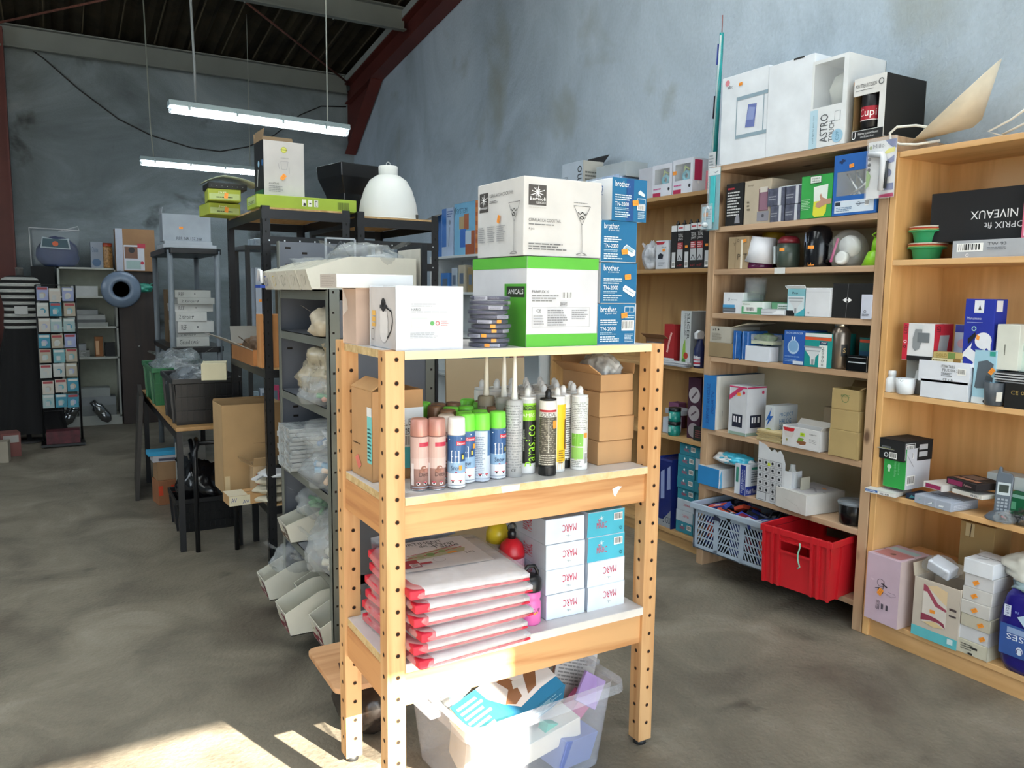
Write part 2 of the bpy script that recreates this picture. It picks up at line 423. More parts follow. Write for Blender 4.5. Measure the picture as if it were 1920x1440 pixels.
m = MB(); m.prism([(-2.7, 0), (9.6, 0), (9.6, rake(9.6)+.25), (-2.7, rake(-2.7)+.25)], 3.25, 3.4, plaster, 'X'); struct(m.build('wall_right'))
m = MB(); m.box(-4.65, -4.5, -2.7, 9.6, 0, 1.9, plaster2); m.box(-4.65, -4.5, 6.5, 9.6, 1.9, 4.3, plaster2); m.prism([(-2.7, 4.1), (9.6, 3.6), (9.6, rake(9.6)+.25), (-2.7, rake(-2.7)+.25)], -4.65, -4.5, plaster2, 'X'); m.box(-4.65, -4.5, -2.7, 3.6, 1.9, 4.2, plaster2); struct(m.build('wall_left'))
for i in range(2):  # unseen windows high in the left wall, added to let in more daylight
    m = MB(); y = 3.6+1.45*i
    for a in ((y, y+.05, 1.9, 4.1), (y+1.40, y+1.45, 1.9, 4.1), (y+.05, y+1.40, 1.9, 1.96), (y+.05, y+1.40, 4.0, 4.1)): m.box(-4.6, -4.54, a[0], a[1], a[2], a[3], M('#8f9694', .5))
    struct(m.build('window_%d' % (i+1)))
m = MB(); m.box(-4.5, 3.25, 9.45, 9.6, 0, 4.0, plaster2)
struct(m.build('wall_back'))
m = MB(); m.box(-4.65, -1.9, -2.7, -2.5, 0, 5.65, plaster); m.box(2.60, 3.25, -2.7, -2.5, 0, 5.65, plaster); m.box(-1.9, 2.60, -2.7, -2.5, 2.93, 5.65, plaster)
struct(m.build('wall_front'))
# roof: dark corrugated sheets on purlins
sheet = mottled('roof_sheet', [(.3, '#2a2519'), (.5, '#40392a'), (.75, '#574d38')], 2.0, .9, .3)
m = MB(); V = []; F = []; n = 160
for i in range(n+1):
    x = -4.65+8.05*i/n; dz = .025*math.sin(i*2.0)
    for y in (-2.8, 9.62): V.append((x, y, rake(y)+.24+dz))
def strip(m, ya, yb, mt):
    V = []
    for i in range(n+1):
        x = -4.65+8.05*i/n; dz = .025*math.sin(i*2.0)
        for y in (ya, yb): V.append((x, y, rake(y)+.24+dz))
    m.add(V, [(2*i, 2*i+1, 2*i+3, 2*i+2) for i in range(n)], mt)
for ya, yb in ((-2.8, -1.0), (.4, 2.0), (3.6, 9.62)): strip(m, ya, yb, sheet)
rl, rt, rb = base('added_rooflight_sheet'); tr = rt.nodes.new('ShaderNodeBsdfTranslucent'); tr.inputs[0].default_value = (.62, .64, .64, 1)
rt.links.new(tr.outputs[0], rt.nodes['Material Output'].inputs[0])
for j, (ya, yb) in enumerate(((-1.0, .4), (2.0, 3.6))):  # unseen translucent roof strips, added to brighten the hall from above
    m2 = MB(); strip(m2, ya, yb, rl); struct(m2.build('window_%d' % (j+3))); o = m.build('ceiling'); struct(o)
so = o.modifiers.new('thick', 'SOLIDIFY'); so.thickness = .03; so.offset = 1
grey_steel = M('#6f7470', .6, 0, .1, 3); red_steel = M('#56221b', .6, 0, .15, 4)
def ibeam(m, a, b, w, h, mat):
    a = Vector(a); b = Vector(b)
    m.bar(a+Vector((0, 0, h/2)), b+Vector((0, 0, h/2)), w, .014, mat); m.bar(a-Vector((0, 0, h/2)), b-Vector((0, 0, h/2)), w, .014, mat)
    m.bar(a, b, .014, h, mat)
k = 1
for y in (9.33, 7.55, 5.6, 3.6, 1.6):
    m = MB(); z = rake(y)+.09
    for dz, dy in ((.10, -.03), (-.10, -.03)): m.bar((-4.5, y+dy, z+dz), (3.12, y+dy, z+dz), .07, .012, grey_steel)
    m.bar((-4.5, y, z), (3.12, y, z), .012, .2, grey_steel)
    for i in range(9): m.tube([(-4+i*.8, y-.03, z-.11), (-4+i*.8, y-.03, z-.125)], .008, grey_steel, 6)
    struct(m.build('trim_%d' % k)); k += 1
m = MB(); ibeam(m, (3.17, 9.3, rake(9.3)-.02), (3.17, -2.5, rake(-2.5)-.02), .15, .22, red_steel)
m.prism([(9.4, 3.05), (9.4, 3.75), (8.35, rake(8.35)-.1), (8.5, rake(8.5)-.16)], 3.16, 3.175, red_steel, 'X')
m.bar((3.17, 9.35, 3.02), (3.17, 8.45, rake(8.45)-.14), .13, .014, red_steel)
struct(m.build('trim_%d' % k)); k += 1
m = MB(); m.bar((3.11, 9.3, rake(9.3)+.14), (3.11, -2.5, rake(-2.5)+.14), .03, .07, M('#9aa09c', .6)); struct(m.build('trim_%d' % k)); k += 1
m = MB()
for dx in (-.09, .09): m.box(-.38+dx-.008, -.38+dx+.008, 9.2, 9.4, 0, 3.85, red_steel)
m.box(-.46, -.30, 9.295, 9.31, 0, 3.85, red_steel); m.box(-.48, -.28, 9.19, 9.41, 0, .02, red_steel)
struct(m.build('trim_%d' % k)); k += 1
for a, b in (((-.35, 9.2, 3.86), (3.1, 5.7, 4.30)), ((3.1, 9.2, 3.80), (-.35, 5.7, 4.26))):
    m = MB(); m.tube([a, b], .011, M('#7a4a3c', .7, 0, .25, 30), 8); struct(m.build('trim_%d' % k)); k += 1
# thin roof laths seen under the sheets
lath = M('#4a4230', .8)
m = MB()
for i in range(12): x = -.6+i*.33; m.bar((x, 9.25, rake(9.25)+.20), (x, 3, rake(3)+.20), .012, .012, lath)
struct(m.build('trim_%d' % k))
# sagging black cable along the back wall, pale patches
m = MB(); P = []
for (x, z) in ((-.27, 3.88), (0.05, 3.66), (.35, 3.40), (.7, 3.15), (1.0, 3.02), (1.4, 2.93), (1.7, 2.92), (2.0, 3.0), (2.3, 3.16), (2.6, 3.42), (2.85, 3.55), (3.15, 3.58)): P.append((x, 9.43, z))
m.tube(P, .007, M('#161412', .6), 6); tag(m.build('cable'), 'black electric cable sagging in two loops across the dark back wall', 'cable')

# fluorescent fittings
def fitting(x0, x1, y, z0, z1, label, wires):
    r = empty('fluorescent_lamp', label, 'lamp', ((x0+x1)/2, y, (z0+z1)/2), 0, 'fluorescent battens hanging from the roof')
    L_ = x1-x0; r.rotation_euler = (0, math.atan2(z0-z1, L_), 0)
    hs = M('#9fb0b4', .5); m = MB(); h = L_/2
    m.prism([(-.065, .012), (.065, .012), (.05, .05), (-.05, .05)], -h, h, hs, 'X'); m.build('housing', r, bevel=.004)
    tu = MB()
    for dy in (-.025, .025): tu.tube([(-h+.03, dy, -.012), (h-.03, dy, -.012)], .013, M('#f4fbff', .4, 0, .01, 5, 1, 0, 38), 10)
    tu.build('tube', r)
    d = MB(); P = []
    V = []; F = []; N = 8
    for i, x in enumerate((-h+.01, h-.01)):
        for j in range(N+1): a = math.pi*j/N; V.append((x, math.cos(a)*.06, .012-math.sin(a)*.045))
    for j in range(N): F.append((j, j+1, N+2+j, N+1+j))
    F += [tuple(range(N+1)), tuple(range(2*N+1, N, -1))]
    d.add(V, F, clear('lamp_diffuser', '#eef6fa', .16, .3), True); d.build('diffuser', r)
    for q in (-.8, -.3, .2, .7):
        c = MB(); c.box(q*h-.008, q*h+.008, -.07, -.062, -.01, .03, hs); c.build('clip', r)
    return r
def wire(label, pts, r, col='#8c9188'):
    m = MB(); m.tube(pts, r, M(col, .5), 6); tag(m.build('suspension_cable'), label, 'cable')
fitting(.751, 2.02, 6.0, 2.625, 2.60, 'nearer lit fluorescent lamp, the longer one in the photo, hanging above the black rack', 0)
fitting(.776, 2.03, 8.3, 2.575, 2.565, 'farther lit fluorescent lamp, lower left of the nearer one, partly hidden behind the white box', 0)
wire('thick wound cable holding the left end of the nearer fluorescent lamp', [(.93, 6.0, 2.67), (.93, 6.0, 2.9), (.92, 6, 3.3), (.90, 6.0, 4.22)], .009, '#7e8486')
wire('thin cord holding the right end of the nearer fluorescent lamp', [(1.86, 6.0, 2.65), (1.86, 6.0, 4.22)], .005, '#b9beb8')
wire('thin cord holding the left end of the farther fluorescent lamp', [(.90, 8.3, 2.595), (.88, 8.3, 2.9), (.86, 8.3, 4.10)], .007)
wire('thin dark cord holding the right end of the farther fluorescent lamp', [(1.78, 8.3, 2.59), (1.78, 8.3, 4.10)], .004)
for x, z in ((.93, 2.67), (1.86, 2.65)):
    pass
# ================================================================== WOODEN TABLE-HEIGHT SHELF UNIT IN THE FOREGROUND
pineZ = wood('pine_upright', '#d8ab78', '#c08a55', 'Z', 9, .07, .55)
pineX = wood('pine_rail', '#d6a570', '#b97f4c', 'X', 8, .06, .55, True)
pineY = wood('pine_side_rail', '#cf9762', '#ae7145', 'Y', 8, .06, .55)
lamin = M('#c9c6c6', .35, 0, .04, 20); chipe = mottled('chipboard_edge', [(.3, '#b99a68'), (.7, '#dcc394')], 40, .9, .3); dark = M('#1b120b', .9)
U0 = empty('shelf_unit', 'waist-high pine shelf unit with drilled posts in the foreground, loaded on top', 'shelf unit', (1.1, 1.97, 0))
def lo(x, y): return x-1.1, y-1.97
def post(x, y, zt):
    x, y = lo(x, y); m = MB(); w = .0245
    m.box(x-w, x+w, y-w, y+w, .018, zt, pineZ); z = .075
    while z < zt-.02:
        for (a, b, ax) in ((x+.004, y-w, 'Y'), (x-w, y, 'X')):
            for r_, mm, e in ((.0062, M('#8f5a2b', .8), .0004), (.0048, dark, .0008)):
                V = []
                for i in range(12):
                    t = 6.2832*i/12
                    V.append((a+r_*math.cos(t), b-e, z+r_*math.sin(t)) if ax == 'Y' else (a-e, b+r_*math.cos(t), z+r_*math.sin(t)))
                m.add(V, [tuple(range(12))], mm)
        z += .058
    p = m.build('post', U0)
    m = MB(); m.lathe([(.012, 0), (.02, 0), (.02, .012), (.011, .018)], (x, y, 0), M('#26282a', .5), 14); m.build('foot', p)
for (x, y, zt) in ((.713, 1.815, 1.2555), (1.536, 1.815, 1.2555), (.718, 2.167, 1.262), (1.536, 2.167, 1.2555)): post(x, y, zt)
def ubox(name, x0, x1, y0, y1, z0, z1, m_, bv=.002, **k):
    m = MB(); a, b = lo(x0, y0); c, d = lo(x1, y1); m.box(a, c, b, d, z0, z1, m_); o = m.build(name, U0, bevel=bv)
    for kk, v in k.items(): o[kk] = v
    return o
ubox('rail', .737, 1.512, 1.800, 1.822, .780, .868, pineX); ubox('rail', .737, 1.512, 1.800, 1.822, .337, .430, pineX)
ubox('rail', .75, 1.512, 2.15, 2.172, .780, .868, pineX); ubox('rail', .75, 1.512, 2.15, 2.172, .337, .430, pineX)
for x0 in (.700, 1.527):
    ubox('side_rail', x0, x0+.022, 1.838, 2.14, .780, .868, pineY); ubox('side_rail', x0, x0+.022, 1.838, 2.14, .337, .430, pineY)
def board(z0, z1, front, name='shelf_board'):
    m = MB(); e = .0015; a, b = lo(.738, 1.79); c, d = lo(1.512, 2.17)
    m.box(a, c, b, d, z0, z1, chipe); m.box(a-.036, a, b+.05, d-.03, z0, z1, chipe)
    m.box(a, c, b, d, z1, z1+e, lamin); m.box(a-.036, a, b+.05, d-.03, z1, z1+e, lamin)
    m.box(a, c, b-e, b, z0, z1, front); return m.build(name, U0)
board(1.234, 1.2545, wood('pale_batten', '#efe0b4', '#e4cf9b', 'X', 6, .1)); board(.869, .8885, mottled('worn_edge', [(.35, '#d6bb86'), (.6, '#e6d2a4')], 18, .8, .1)); board(.431, .4535, M('#ded9d2', .4))
m = MB(); a, b = lo(0, 1.7995)
q = [(.34, .846), (.36, .853), (.375, .850), (.362, .838), (.352, .822), (.346, .826)]
m.add([(x-.0+.0, b-.001, z) for x, z in [(p[0]+.02-.12+.05, p[1]-.012) for p in q]], [tuple(range(6))], M('#f1ece2')); m.build('torn_tape', U0)
m = MB(); x = 1.04-1.1; m.add([(x-.03, b-.0115, .888), (x+.03, b-.0115, .888), (x+.027, b-.0115, .871), (x-.025, b-.0115, .869)], [(0, 1, 2, 3)], M('#f0e8d2')); m.build('tape_label', U0)

# ================================================================== BOOKCASES ALONG THE RIGHT WALL
def bookcase(name, label, x0, x1, y0, y1, side, zs, mf, ms, mb_, th=.025, ztop=None, plinth=None, feet=False, over=False, sideh=None):
    r = empty(name, label, 'bookcase', (x0, (y0+y1)/2, 0)); ly = lambda y: y-(y0+y1)/2; D = x1-x0
    H_ = sideh or (zs[0]-(th if over else 0))
    for ya, yb in ((y0, y0+side), (y1-side, y1)):
        m = MB(); m.box(0, D, ly(ya), ly(yb), 0, H_, ms); m.build('side_panel', r, bevel=.003)
    for i, z in enumerate(zs):
        m = MB(); top = i == 0
        a, b = (y0, y1) if (top and over) else (y0+side, y1-side)
        m.box(0.002 if not top else 0, D, ly(a), ly(b), z-th, z, mf); m.build('top_board' if top else 'shelf', r, bevel=.002)
    m = MB(); m.box(D-.008, D, ly(y0+.01), ly(y1-.01), .05, zs[0]-th, mb_); m.build('back_panel', r)
    if plinth: m = MB(); m.box(.012, .03, ly(y0+side), ly(y1-side), 0, plinth, mf); m.build('plinth', r)
    return r
pb = wood('pine_shelf', '#c2a385', '#a38465', 'Y', 7, .08, .55, True); pbz = wood('pine_side', '#bd9d7c', '#9a7a5a', 'Z', 7, .08, .55, True)
midcase = bookcase('bookcase', 'tall pine bookcase without plinth, between the two oak-coloured ones, white boxes on its top', 2.87, 3.22, 2.0, 2.985, .045, [2.030, 1.735, 1.527, 1.310, 1.092, .722, .433, .127], pb, pbz, M('#cdc3a6', .8, 0, .05, 3), .026, over=True)
oak = wood('oak_veneer', '#e0b277', '#cb9b5f', 'Z', 4, .12, .45); oakY = wood('oak_veneer_shelf', '#dcb07a', '#c79961', 'Y', 5, .1, .45)
rcase = bookcase('bookcase', 'tall oak-coloured bookcase at the right edge, with green bowls and a black box', 2.87, 3.22, .85, 1.996, .028, [1.960, 1.545, 1.021, .612, .090], oakY, oak, oak, .022, plinth=.070)
oak2 = wood('dull_oak', '#c49d68', '#a67f4e', 'Z', 4, .12, .5); oak2Y = wood('dull_oak_shelf', '#bb9766', '#a27e52', 'Y', 5, .1, .5)
lcase = bookcase('bookcase', 'oak-coloured bookcase farthest along the row, just behind the pine one', 2.95, 3.22, 2.992, 4.55, .025, [1.940, 1.540, 1.010, .617, .084], oak2Y, oak2, oak2, .022, plinth=.062)
m = MB(); m.box(0, .16, -.50, .50, .262, .345, oakY); o = m.build('raised_back_shelf', rcase, bevel=.002); o.location = (.13, .03, 0)
# white melamine case further back
wm = M('#c5cacb', .5, 0, .03, 5)
wcase = bookcase('bookcase', 'white bookcase beyond the oak ones, holding boxed toys behind the lamp', 2.90, 3.22, 4.60, 6.45, .02, [1.70, 1.40, 1.05, .7, .3], wm, wm, wm, .02)

# ================================================================== GREY METAL SHELVING
gm = M('#7c7f78', .42, .35, .05, 6); gmd = M('#6c7079', .5, .3, .05, 6)
G0 = empty('metal_shelving', 'grey metal shelving unit with open side to the aisle, full of plastic bags', 'shelving', (1.0, 3.02, 0))
def gl(x, y): return x-1.0, y-3.02
def gpost(x, y, sx, sy, h=1.405):
    m = MB(); x, y = gl(x, y); w = .038; t = .003
    m.box(min(x, x+sx*w), max(x, x+sx*w), min(y, y+sy*t), max(y, y+sy*t), 0, h, gm); m.box(min(x, x+sx*t), max(x, x+sx*t), min(y, y+sy*w), max(y, y+sy*w), 0, h, gm)
    z = .06
    while z < h: m.box(min(x+sx*.012, x+sx*.020), max(x+sx*.012, x+sx*.020), min(y-sy*.0004, y), max(y-sy*.0004, y), z, z+.008, dark); z += .07
    return m.build('post', G0)
for a in ((.820, 2.663, 1, 1), (1.22, 2.663, -1, 1)): gpost(*a)
for a in ((.820, 3.37, 1, -1), (1.22, 3.37, -1, -1)): gpost(*a, h=1.60)
GZ = [1.40, 1.235, .985, .675, .372, .10]
for z in GZ:
    m = MB(); x0, y0 = gl(.823, 2.668); x1, y1 = gl(1.217, 3.366)
    m.box(x0, x1, y0, y1, z-.003, z, gmd)
    for a in ((x0, x0+.002, y0, y1), (x1-.002, x1, y0, y1), (x0, x1, y0, y0+.002), (x0, x1, y1-.002, y1)): m.box(*a, z-.034, z, gm)
    m.build('shelf', G0)
m = MB(); x0, y0 = gl(.86, 2.668); x1, y1 = gl(1.21, 2.67); m.box(x0, x1, y0, y1, .1, 1.40, gmd)
for z in (.3, .6, .9, 1.2): m.box(x0+.06, x0+.066, y0-.0006, y0, z, z+.02, dark); m.box(x1-.07, x1-.064, y0-.0006, y0, z, z+.02, dark)
m.build('side_panel', G0)
m = MB(); x0, y0 = gl(.824, 3.362); x1, y1 = gl(1.216, 3.364); m.box(x0, x1, y0, y1, .1, 1.60, gmd)
for (u, z) in ((.03, 1.57), (.03, 1.50), (.10, 1.55), (.1, 1.485), (.03, 1.2), (.03, 1.15), (.05, .9), (.05, .86), (.05, .8), (.22, 1.55)): m.box(x0+u, x0+u+.022, y0-.0006, y0, z, z+.009, dark)
m.build('side_panel', G0)
m = MB(); x0, y0 = gl(1.214, 2.67); m.box(x0, x0+.002, y0, y0+.69, .1, 1.40, gmd); m.build('back_panel', G0)

# ================================================================== BLACK BOLTLESS RACKS
bk = M('#16171a', .4, .2, .1, 8); chip = mottled('chipboard', [(.35, '#a98658'), (.65, '#c9a877')], 30, .85, .15); bolt = M('#c9cccd', .3, .8)
def rack(label, x0, x1, y0, y1, zt, zs, braces=()):
    r = empty('metal_rack', label, 'rack', ((x0+x1)/2, (y0+y1)/2, 0)); cx, cy = (x0+x1)/2, (y0+y1)/2; a, b = x0-cx, x1-cx; c, d = y0-cy, y1-cy
    for (x, y, sx, sy) in ((a, c, 1, 1), (b, c, -1, 1), (a, d, 1, -1), (b, d, -1, -1)):
        m = MB(); w = .036; t = .002
        m.box(min(x, x+sx*w), max(x, x+sx*w), min(y, y+sy*t), max(y, y+sy*t), 0, zt, bk); m.box(min(x, x+sx*t), max(x, x+sx*t), min(y, y+sy*w), max(y, y+sy*w), 0, zt, bk)
        z = .05
        while z < zt-.02:
            if sy > 0: m.box(min(x+sx*.014, x+sx*.02), max(x+sx*.014, x+sx*.02), y-.0005, y, z, z+.011, M('#050505', .9))
            if sx > 0: m.box(x-.0005, x, min(y+sy*.014, y+sy*.02), max(y+sy*.014, y+sy*.02), z, z+.011, M('#050505', .9))
            z += .05
        m.build('post', r)
    for z in zs:
        m = MB(); m.box(a+.003, b-.003, c+.003, d-.003, z-.008, z, chip); m.build('shelf_board', r)
        for q in ((a, b, c-.001, c+.001), (a, b, d-.001, d+.001), (a-.001, a+.001, c, d), (b-.001, b+.001, c, d)):
            m = MB(); m.box(*q, z-.045 if z < zt-.05 else z-.05, z-.009, bk); m.build('beam', r)
    for z in braces:
        m = MB(); m.box(a, b, c-.002, c, z, z+.036, bk)
        for i in range(6): m.lathe([(.004, 0), (.0, .003)], (0, 0, 0), bolt, 8) if False else m.box(a+.03+i*(b-a-.06)/5-.003, a+.03+i*(b-a-.06)/5+.003, c-.003, c-.002, z+.015, z+.021, bolt)
        m.build('brace', r)
    return r
rack('black metal rack nearer the aisle, tall white box and green cartons on top', .815, 1.215, 3.6, 4.39, 1.768, [1.762, 1.05, .42], (1.60,))
rack('black metal rack with the white dome lamp standing on its top board', 1.250, 1.665, 3.6, 4.39, 1.768, [1.748, 1.05, .42], (1.60, 1.50))
# ================================================================== ON TOP OF THE PINE UNIT (z 1.256)
WHT = '#e9e9ea'; BRN = '#b98f63'
# cocktail glasses carton and the carton below it
def glass_ops(u, v, s, a, col='#3a3a3c', w=.006):
    """line drawing of a stemmed cocktail glass; a = aspect of the face"""
    k = s/a
    return [('w', [(u-.20*k, v+s), (u, v+.62*s), (u+.20*k, v+s), (u-.20*k, v+s)], w, col), ('w', [(u-.012*k, v+.62*s), (u-.012*k, v+.04*s)], w*.6, col), ('w', [(u+.012*k, v+.62*s), (u+.012*k, v+.04*s)], w*.6, col),
            ('w', [(u-.13*k, v), (u-.1*k, v+.02*s), (u, v+.045*s), (u+.1*k, v+.02*s), (u+.13*k, v), (u-.13*k, v)], w, col),
            ('w', [(u-.11*k, v+.87*s), (u-.05*k, v+.83*s), (u, v+.88*s), (u+.07*k, v+.82*s), (u+.10*k, v+.86*s)], w*2, '#202020'), ('w', [(u-.06*k, v+.76*s), (u, v+.73*s), (u+.05*k, v+.77*s), (u-.02*k, v+.80*s), (u-.06*k, v+.76*s)], w*2, '#202020')]
def star(u, v, s, a, col):
    o = []
    for ang, L_ in ((20, 1), (80, .8), (-15, .8), (130, .7), (55, .5), (105, .6)):
        c, q = math.cos(R(ang))*s*L_/2, math.sin(R(ang))*s*L_/2; o.append(('w', [(u-c/a, v-q), (u+c/a, v+q)], s*.035, col))
    return o
pf = tc('carton', 'white carton with bright green bands top and bottom, supporting the cocktail glass carton', 'carton', 1.203, 0.235, 0.240, 1.256, .30, '#d2d2d6',
   {'F': [('r', 0, .87, 1, 1, '#5bb53a'), ('r', 0, 0, 1, .14, '#5bb53a'), ('t', .07, .60, .30, .63, 'PARAFLEX 22', '#333333'), ('l', .07, .50, .45, .585, 3, '#8a8a8a'), ('b', .46, .53, .62, .62, '#555555'), ('g', .46, .455, .55, .50, '#333333', .004), ('t', .47, .465, .54, .49, 'BHF', '#333333'),
          ('g', .07, .22, .88, .44, '#a0a0a4', .003), ('t', .13, .385, .19, .42, 'CE', '#444444'), ('l', .28, .23, .58, .42, 7, '#8f8f93'), ('l', .62, .30, .86, .42, 5, '#9a9a9e'), ('l', .09, .24, .25, .36, 4, '#a5a5a9')],
    'L': [('r', 0, .87, 1, 1, '#5bb53a'), ('r', .62, 0, 1, .70, '#4fa332'), ('r', .66, .55, .97, .67, '#22301c'), ('t', .69, .585, .95, .64, 'AMICALS', '#f2f2f2')]}, y=1.80, turn=1)
tc('carton', 'white carton with line drawings of a stemmed cocktail glass, topmost beside the toner boxes', 'carton', 1.209, 0.252, 0.206, 1.4985, .26, '#cfcdcb',
   {'F': [('r', .055, .64, .275, .90, '#4a4643')] + star(.165, .80, .22, 1.18, '#ffffff') + [('t', .07, .70, .26, .745, 'Bormioli', '#ffffff'), ('t', .15, .66, .26, .69, 'ROCCO', '#ffffff'), ('l', .055, .60, .28, .625, 1, '#c0bcb8'), ('t', .055, .435, .46, .475, 'CERALACCA COCKTAIL', '#444444'), ('l', .055, .385, .45, .415, 1, '#777777'), ('t', .055, .32, .125, .36, '4 pcs', '#333333'), ('l', .055, .07, .56, .17, 3, '#6f6f6f'), ('l', .62, .70, .80, .72, 1, '#888888')] + glass_ops(.73, .03, .64, 1.18),
    'L': [('r', .05, .62, .25, .88, '#4a4643')] + star(.15, .78, .2, 1.15, '#ffffff') + [('t', .06, .66, .24, .70, 'Bormioli', '#ffffff'), ('t', .29, .80, .80, .845, 'CERALACCA COCKTAIL', '#444444'), ('l', .29, .72, .50, .76, 2, '#666666'), ('l', .02, .2, .2, .42, 8, '#9c9c9e'), ('l', .24, .2, .42, .42, 8, '#9c9c9e'), ('l', .46, .2, .66, .42, 8, '#9c9c9e')] + glass_ops(.83, .03, .66, 1.15), 's': [('L', .5, .50, .022, 1.2)]}, y=1.81, turn=0, group=None)
# toner cartons
def toner_front(extra=0):
    o = [('t', .07, .80, .50, .94, 'brother.', '#f2f6f8'), ('l', .07, .47, .62, .63, 3, '#d7e6ee'), ('t', .07, .34, .47, .44, 'TN-2000', '#f4f8fa'), ('l', .07, .24, .5, .31, 2, '#a9cbdc'), ('l', .07, .06, .60, .22, 3, '#cfe2ec')]
    if extra != 2: o += [('t', .18, .74, .48, .79, 'at your side', '#dbe9f0')]
    if extra == 0: o += [('p', [(.60, .36), (.70, .44), (.95, .30), (.94, .18), (.84, .14), (.60, .28)], '#dfe9ef'), ('p', [(.62, .35), (.71, .42), (.92, .30), (.84, .24)], '#9cbccb'), ('w', [(.66, .36), (.88, .24)], .012, '#3a6f8c')]
    if extra == 1: o += [('p', [(.60, .40), (.66, .46), (.96, .30), (.94, .20), (.88, .16), (.60, .32)], '#dfe9ef'), ('w', [(.64, .38), (.90, .24)], .012, '#3a6f8c')]
    if extra == 2: o += [('p', [(.74, .70), (.80, .76), (.95, .66), (.93, .60), (.75, .66)], '#cfdde5'), ('g', .72, .42, .96, .56, '#dfe9ef', .012), ('b', .72, .27, .96, .41), ('l', .74, .06, .96, .24, 6, '#bcd6e2'), ('p', [(.40, 0), (.62, 0), (.62, 1), (.40, 1)], '#1f4f8c')]
    if extra == 3: o += [('g', .69, .80, .95, .94, '#e4eef3', .014), ('g', .82, .80, .95, .94, '#e4eef3', .014), ('b', .62, .34, .95, .60), ('l', .70, .05, .94, .27, 6, '#bcd6e2'), ('l', .7, .64, .95, .74, 2, '#bcd6e2')]
    if extra == 2: o = [o[-1]]+o[:-1]
    return o
BL = '#1f6a97'
for i, (pl, pr, pt, pbot, ex, st, lab, yy, tn) in enumerate(((1123, 1213, 568, 651, 3, ('F', .68, .72), 'toner carton with a barcode at its right, bottom of the blue stack of four', 1.805, 0), (1128, 1215, 486, 566, 1, ('F', .72, .66), 'blue and white toner carton second from the bottom of the stack of four', 1.805, 2), (1131, 1217, 400, 484, 0, ('F', .64, .26), 'blue toner carton third from the bottom, directly under the askew topmost one', 1.805, 0), (1142, 1227, 311, 400, 2, ('F', .66, .44), 'topmost blue toner carton, askew with its long white side showing', 1.80, 9))):
    x0 = X0 = None
    z = 1.2562+i*.1165
    spec = {'F': toner_front(ex), 'L': [('w', [(.1, .75), (.80, .90), (.88, .82), (.86, .6), (.82, .55)], .02, '#2f5f9c'), ('w', [(.1, .60), (.78, .78)], .016, '#2f5f9c'), ('w', [(.80, .90), (.84, .78), (.80, .66), (.88, .62)], .02, '#2f5f9c'), ('p', [(0, .35), (.3, .4), (.32, .62), (0, .55)], '#1f4fa0'), ('r', .0, 0, .04, 1, BL), ('l', .3, .1, .8, .4, 4, '#88a6bd')], 's': [st]}
    cxs = (1.394, 1.397, 1.396, 1.415)[i]
    tc('carton', lab, 'carton', cxs, (.136, .130, .126, .126)[i], .115, z, .345 if i == 3 else .33, '#dfe3e8', spec, y=yy-.0, turn=tn*.35, faces={'F': BL}, group='toner cartons stacked beside the cocktail glass carton', seam=False)
# white carton with the coffee jug picture
jz = 1.2565
jl = [('r', .02, .02, .98, .98, '#cfc9c8'), ('o', .56, .42, .21, '#a8a2a2'), ('o', .56, .29, .21, '#a8a2a2'), ('o', .56, .42, .195, '#e9e6e6'), ('o', .56, .29, .195, '#e2dede'), ('r', .42, .25, .70, .60, '#e6e2e2'), ('o', .55, .70, .11, '#2a2a2c'), ('r', .42, .64, .70, .70, '#35363a'), ('w', [(.66, .66), (.86, .60), (.90, .45), (.84, .30), (.74, .2), (.70, .18)], .028, '#161616'), ('r', .12, .52, .25, .60, '#e9b659'), ('r', .12, .42, .25, .50, '#e9b659'), ('r', .12, .34, .25, .40, '#e9b659'), ('g', .10, .12, .2, .3, '#5a5a5a', .01), ('o', .55, .70, .04, '#0f0f10')]
tc('carton', 'white carton at the front left, a coffee jug with black handle pictured on its side', 'carton', 0.812, 0.178, 0.156, jz, .19, '#d2d4da', {'L': jl, 'F': [('l', .22, .68, .62, .74, 2, '#a9adb3'), ('t', .22, .62, .36, .655, 'HARIO', '#555b60'), ('l', .22, .585, .80, .62, 1, '#b8bcc2'), ('r', .22, .36, .46, .5, '#cfe6cf'), ('o', .53, .42, .035, '#5aa05a'), ('O', .61, .42, .035, .012, '#c05a5a'), ('l', .66, .37, .8, .47, 3, '#dba0a0'), ('l', .20, .18, .65, .28, 4, '#aeb2b8')]}, y=1.800, turn=-1)
tc('carton', 'torn pinkish carton behind the jug carton, under the flat white one', 'carton', .80, .20, .150, 1.2565, .11, '#cdb3a3', {'L': [('p', [(0, .5), (.4, .62), (.3, .8), (0, 1)], '#e6d8cf')]}, y=2.03)
tc('carton', 'flat white carton with a taped torn end lying behind and above the jug carton', 'carton', 0.744, 0.214, 0.036, 1.4075, .14, '#dadada', {'L': [('r', 0, 0, 1, 1, '#c9bfb6'), ('l', .1, .1, .9, .9, 6, '#b3a79e')]}, y=2.00)
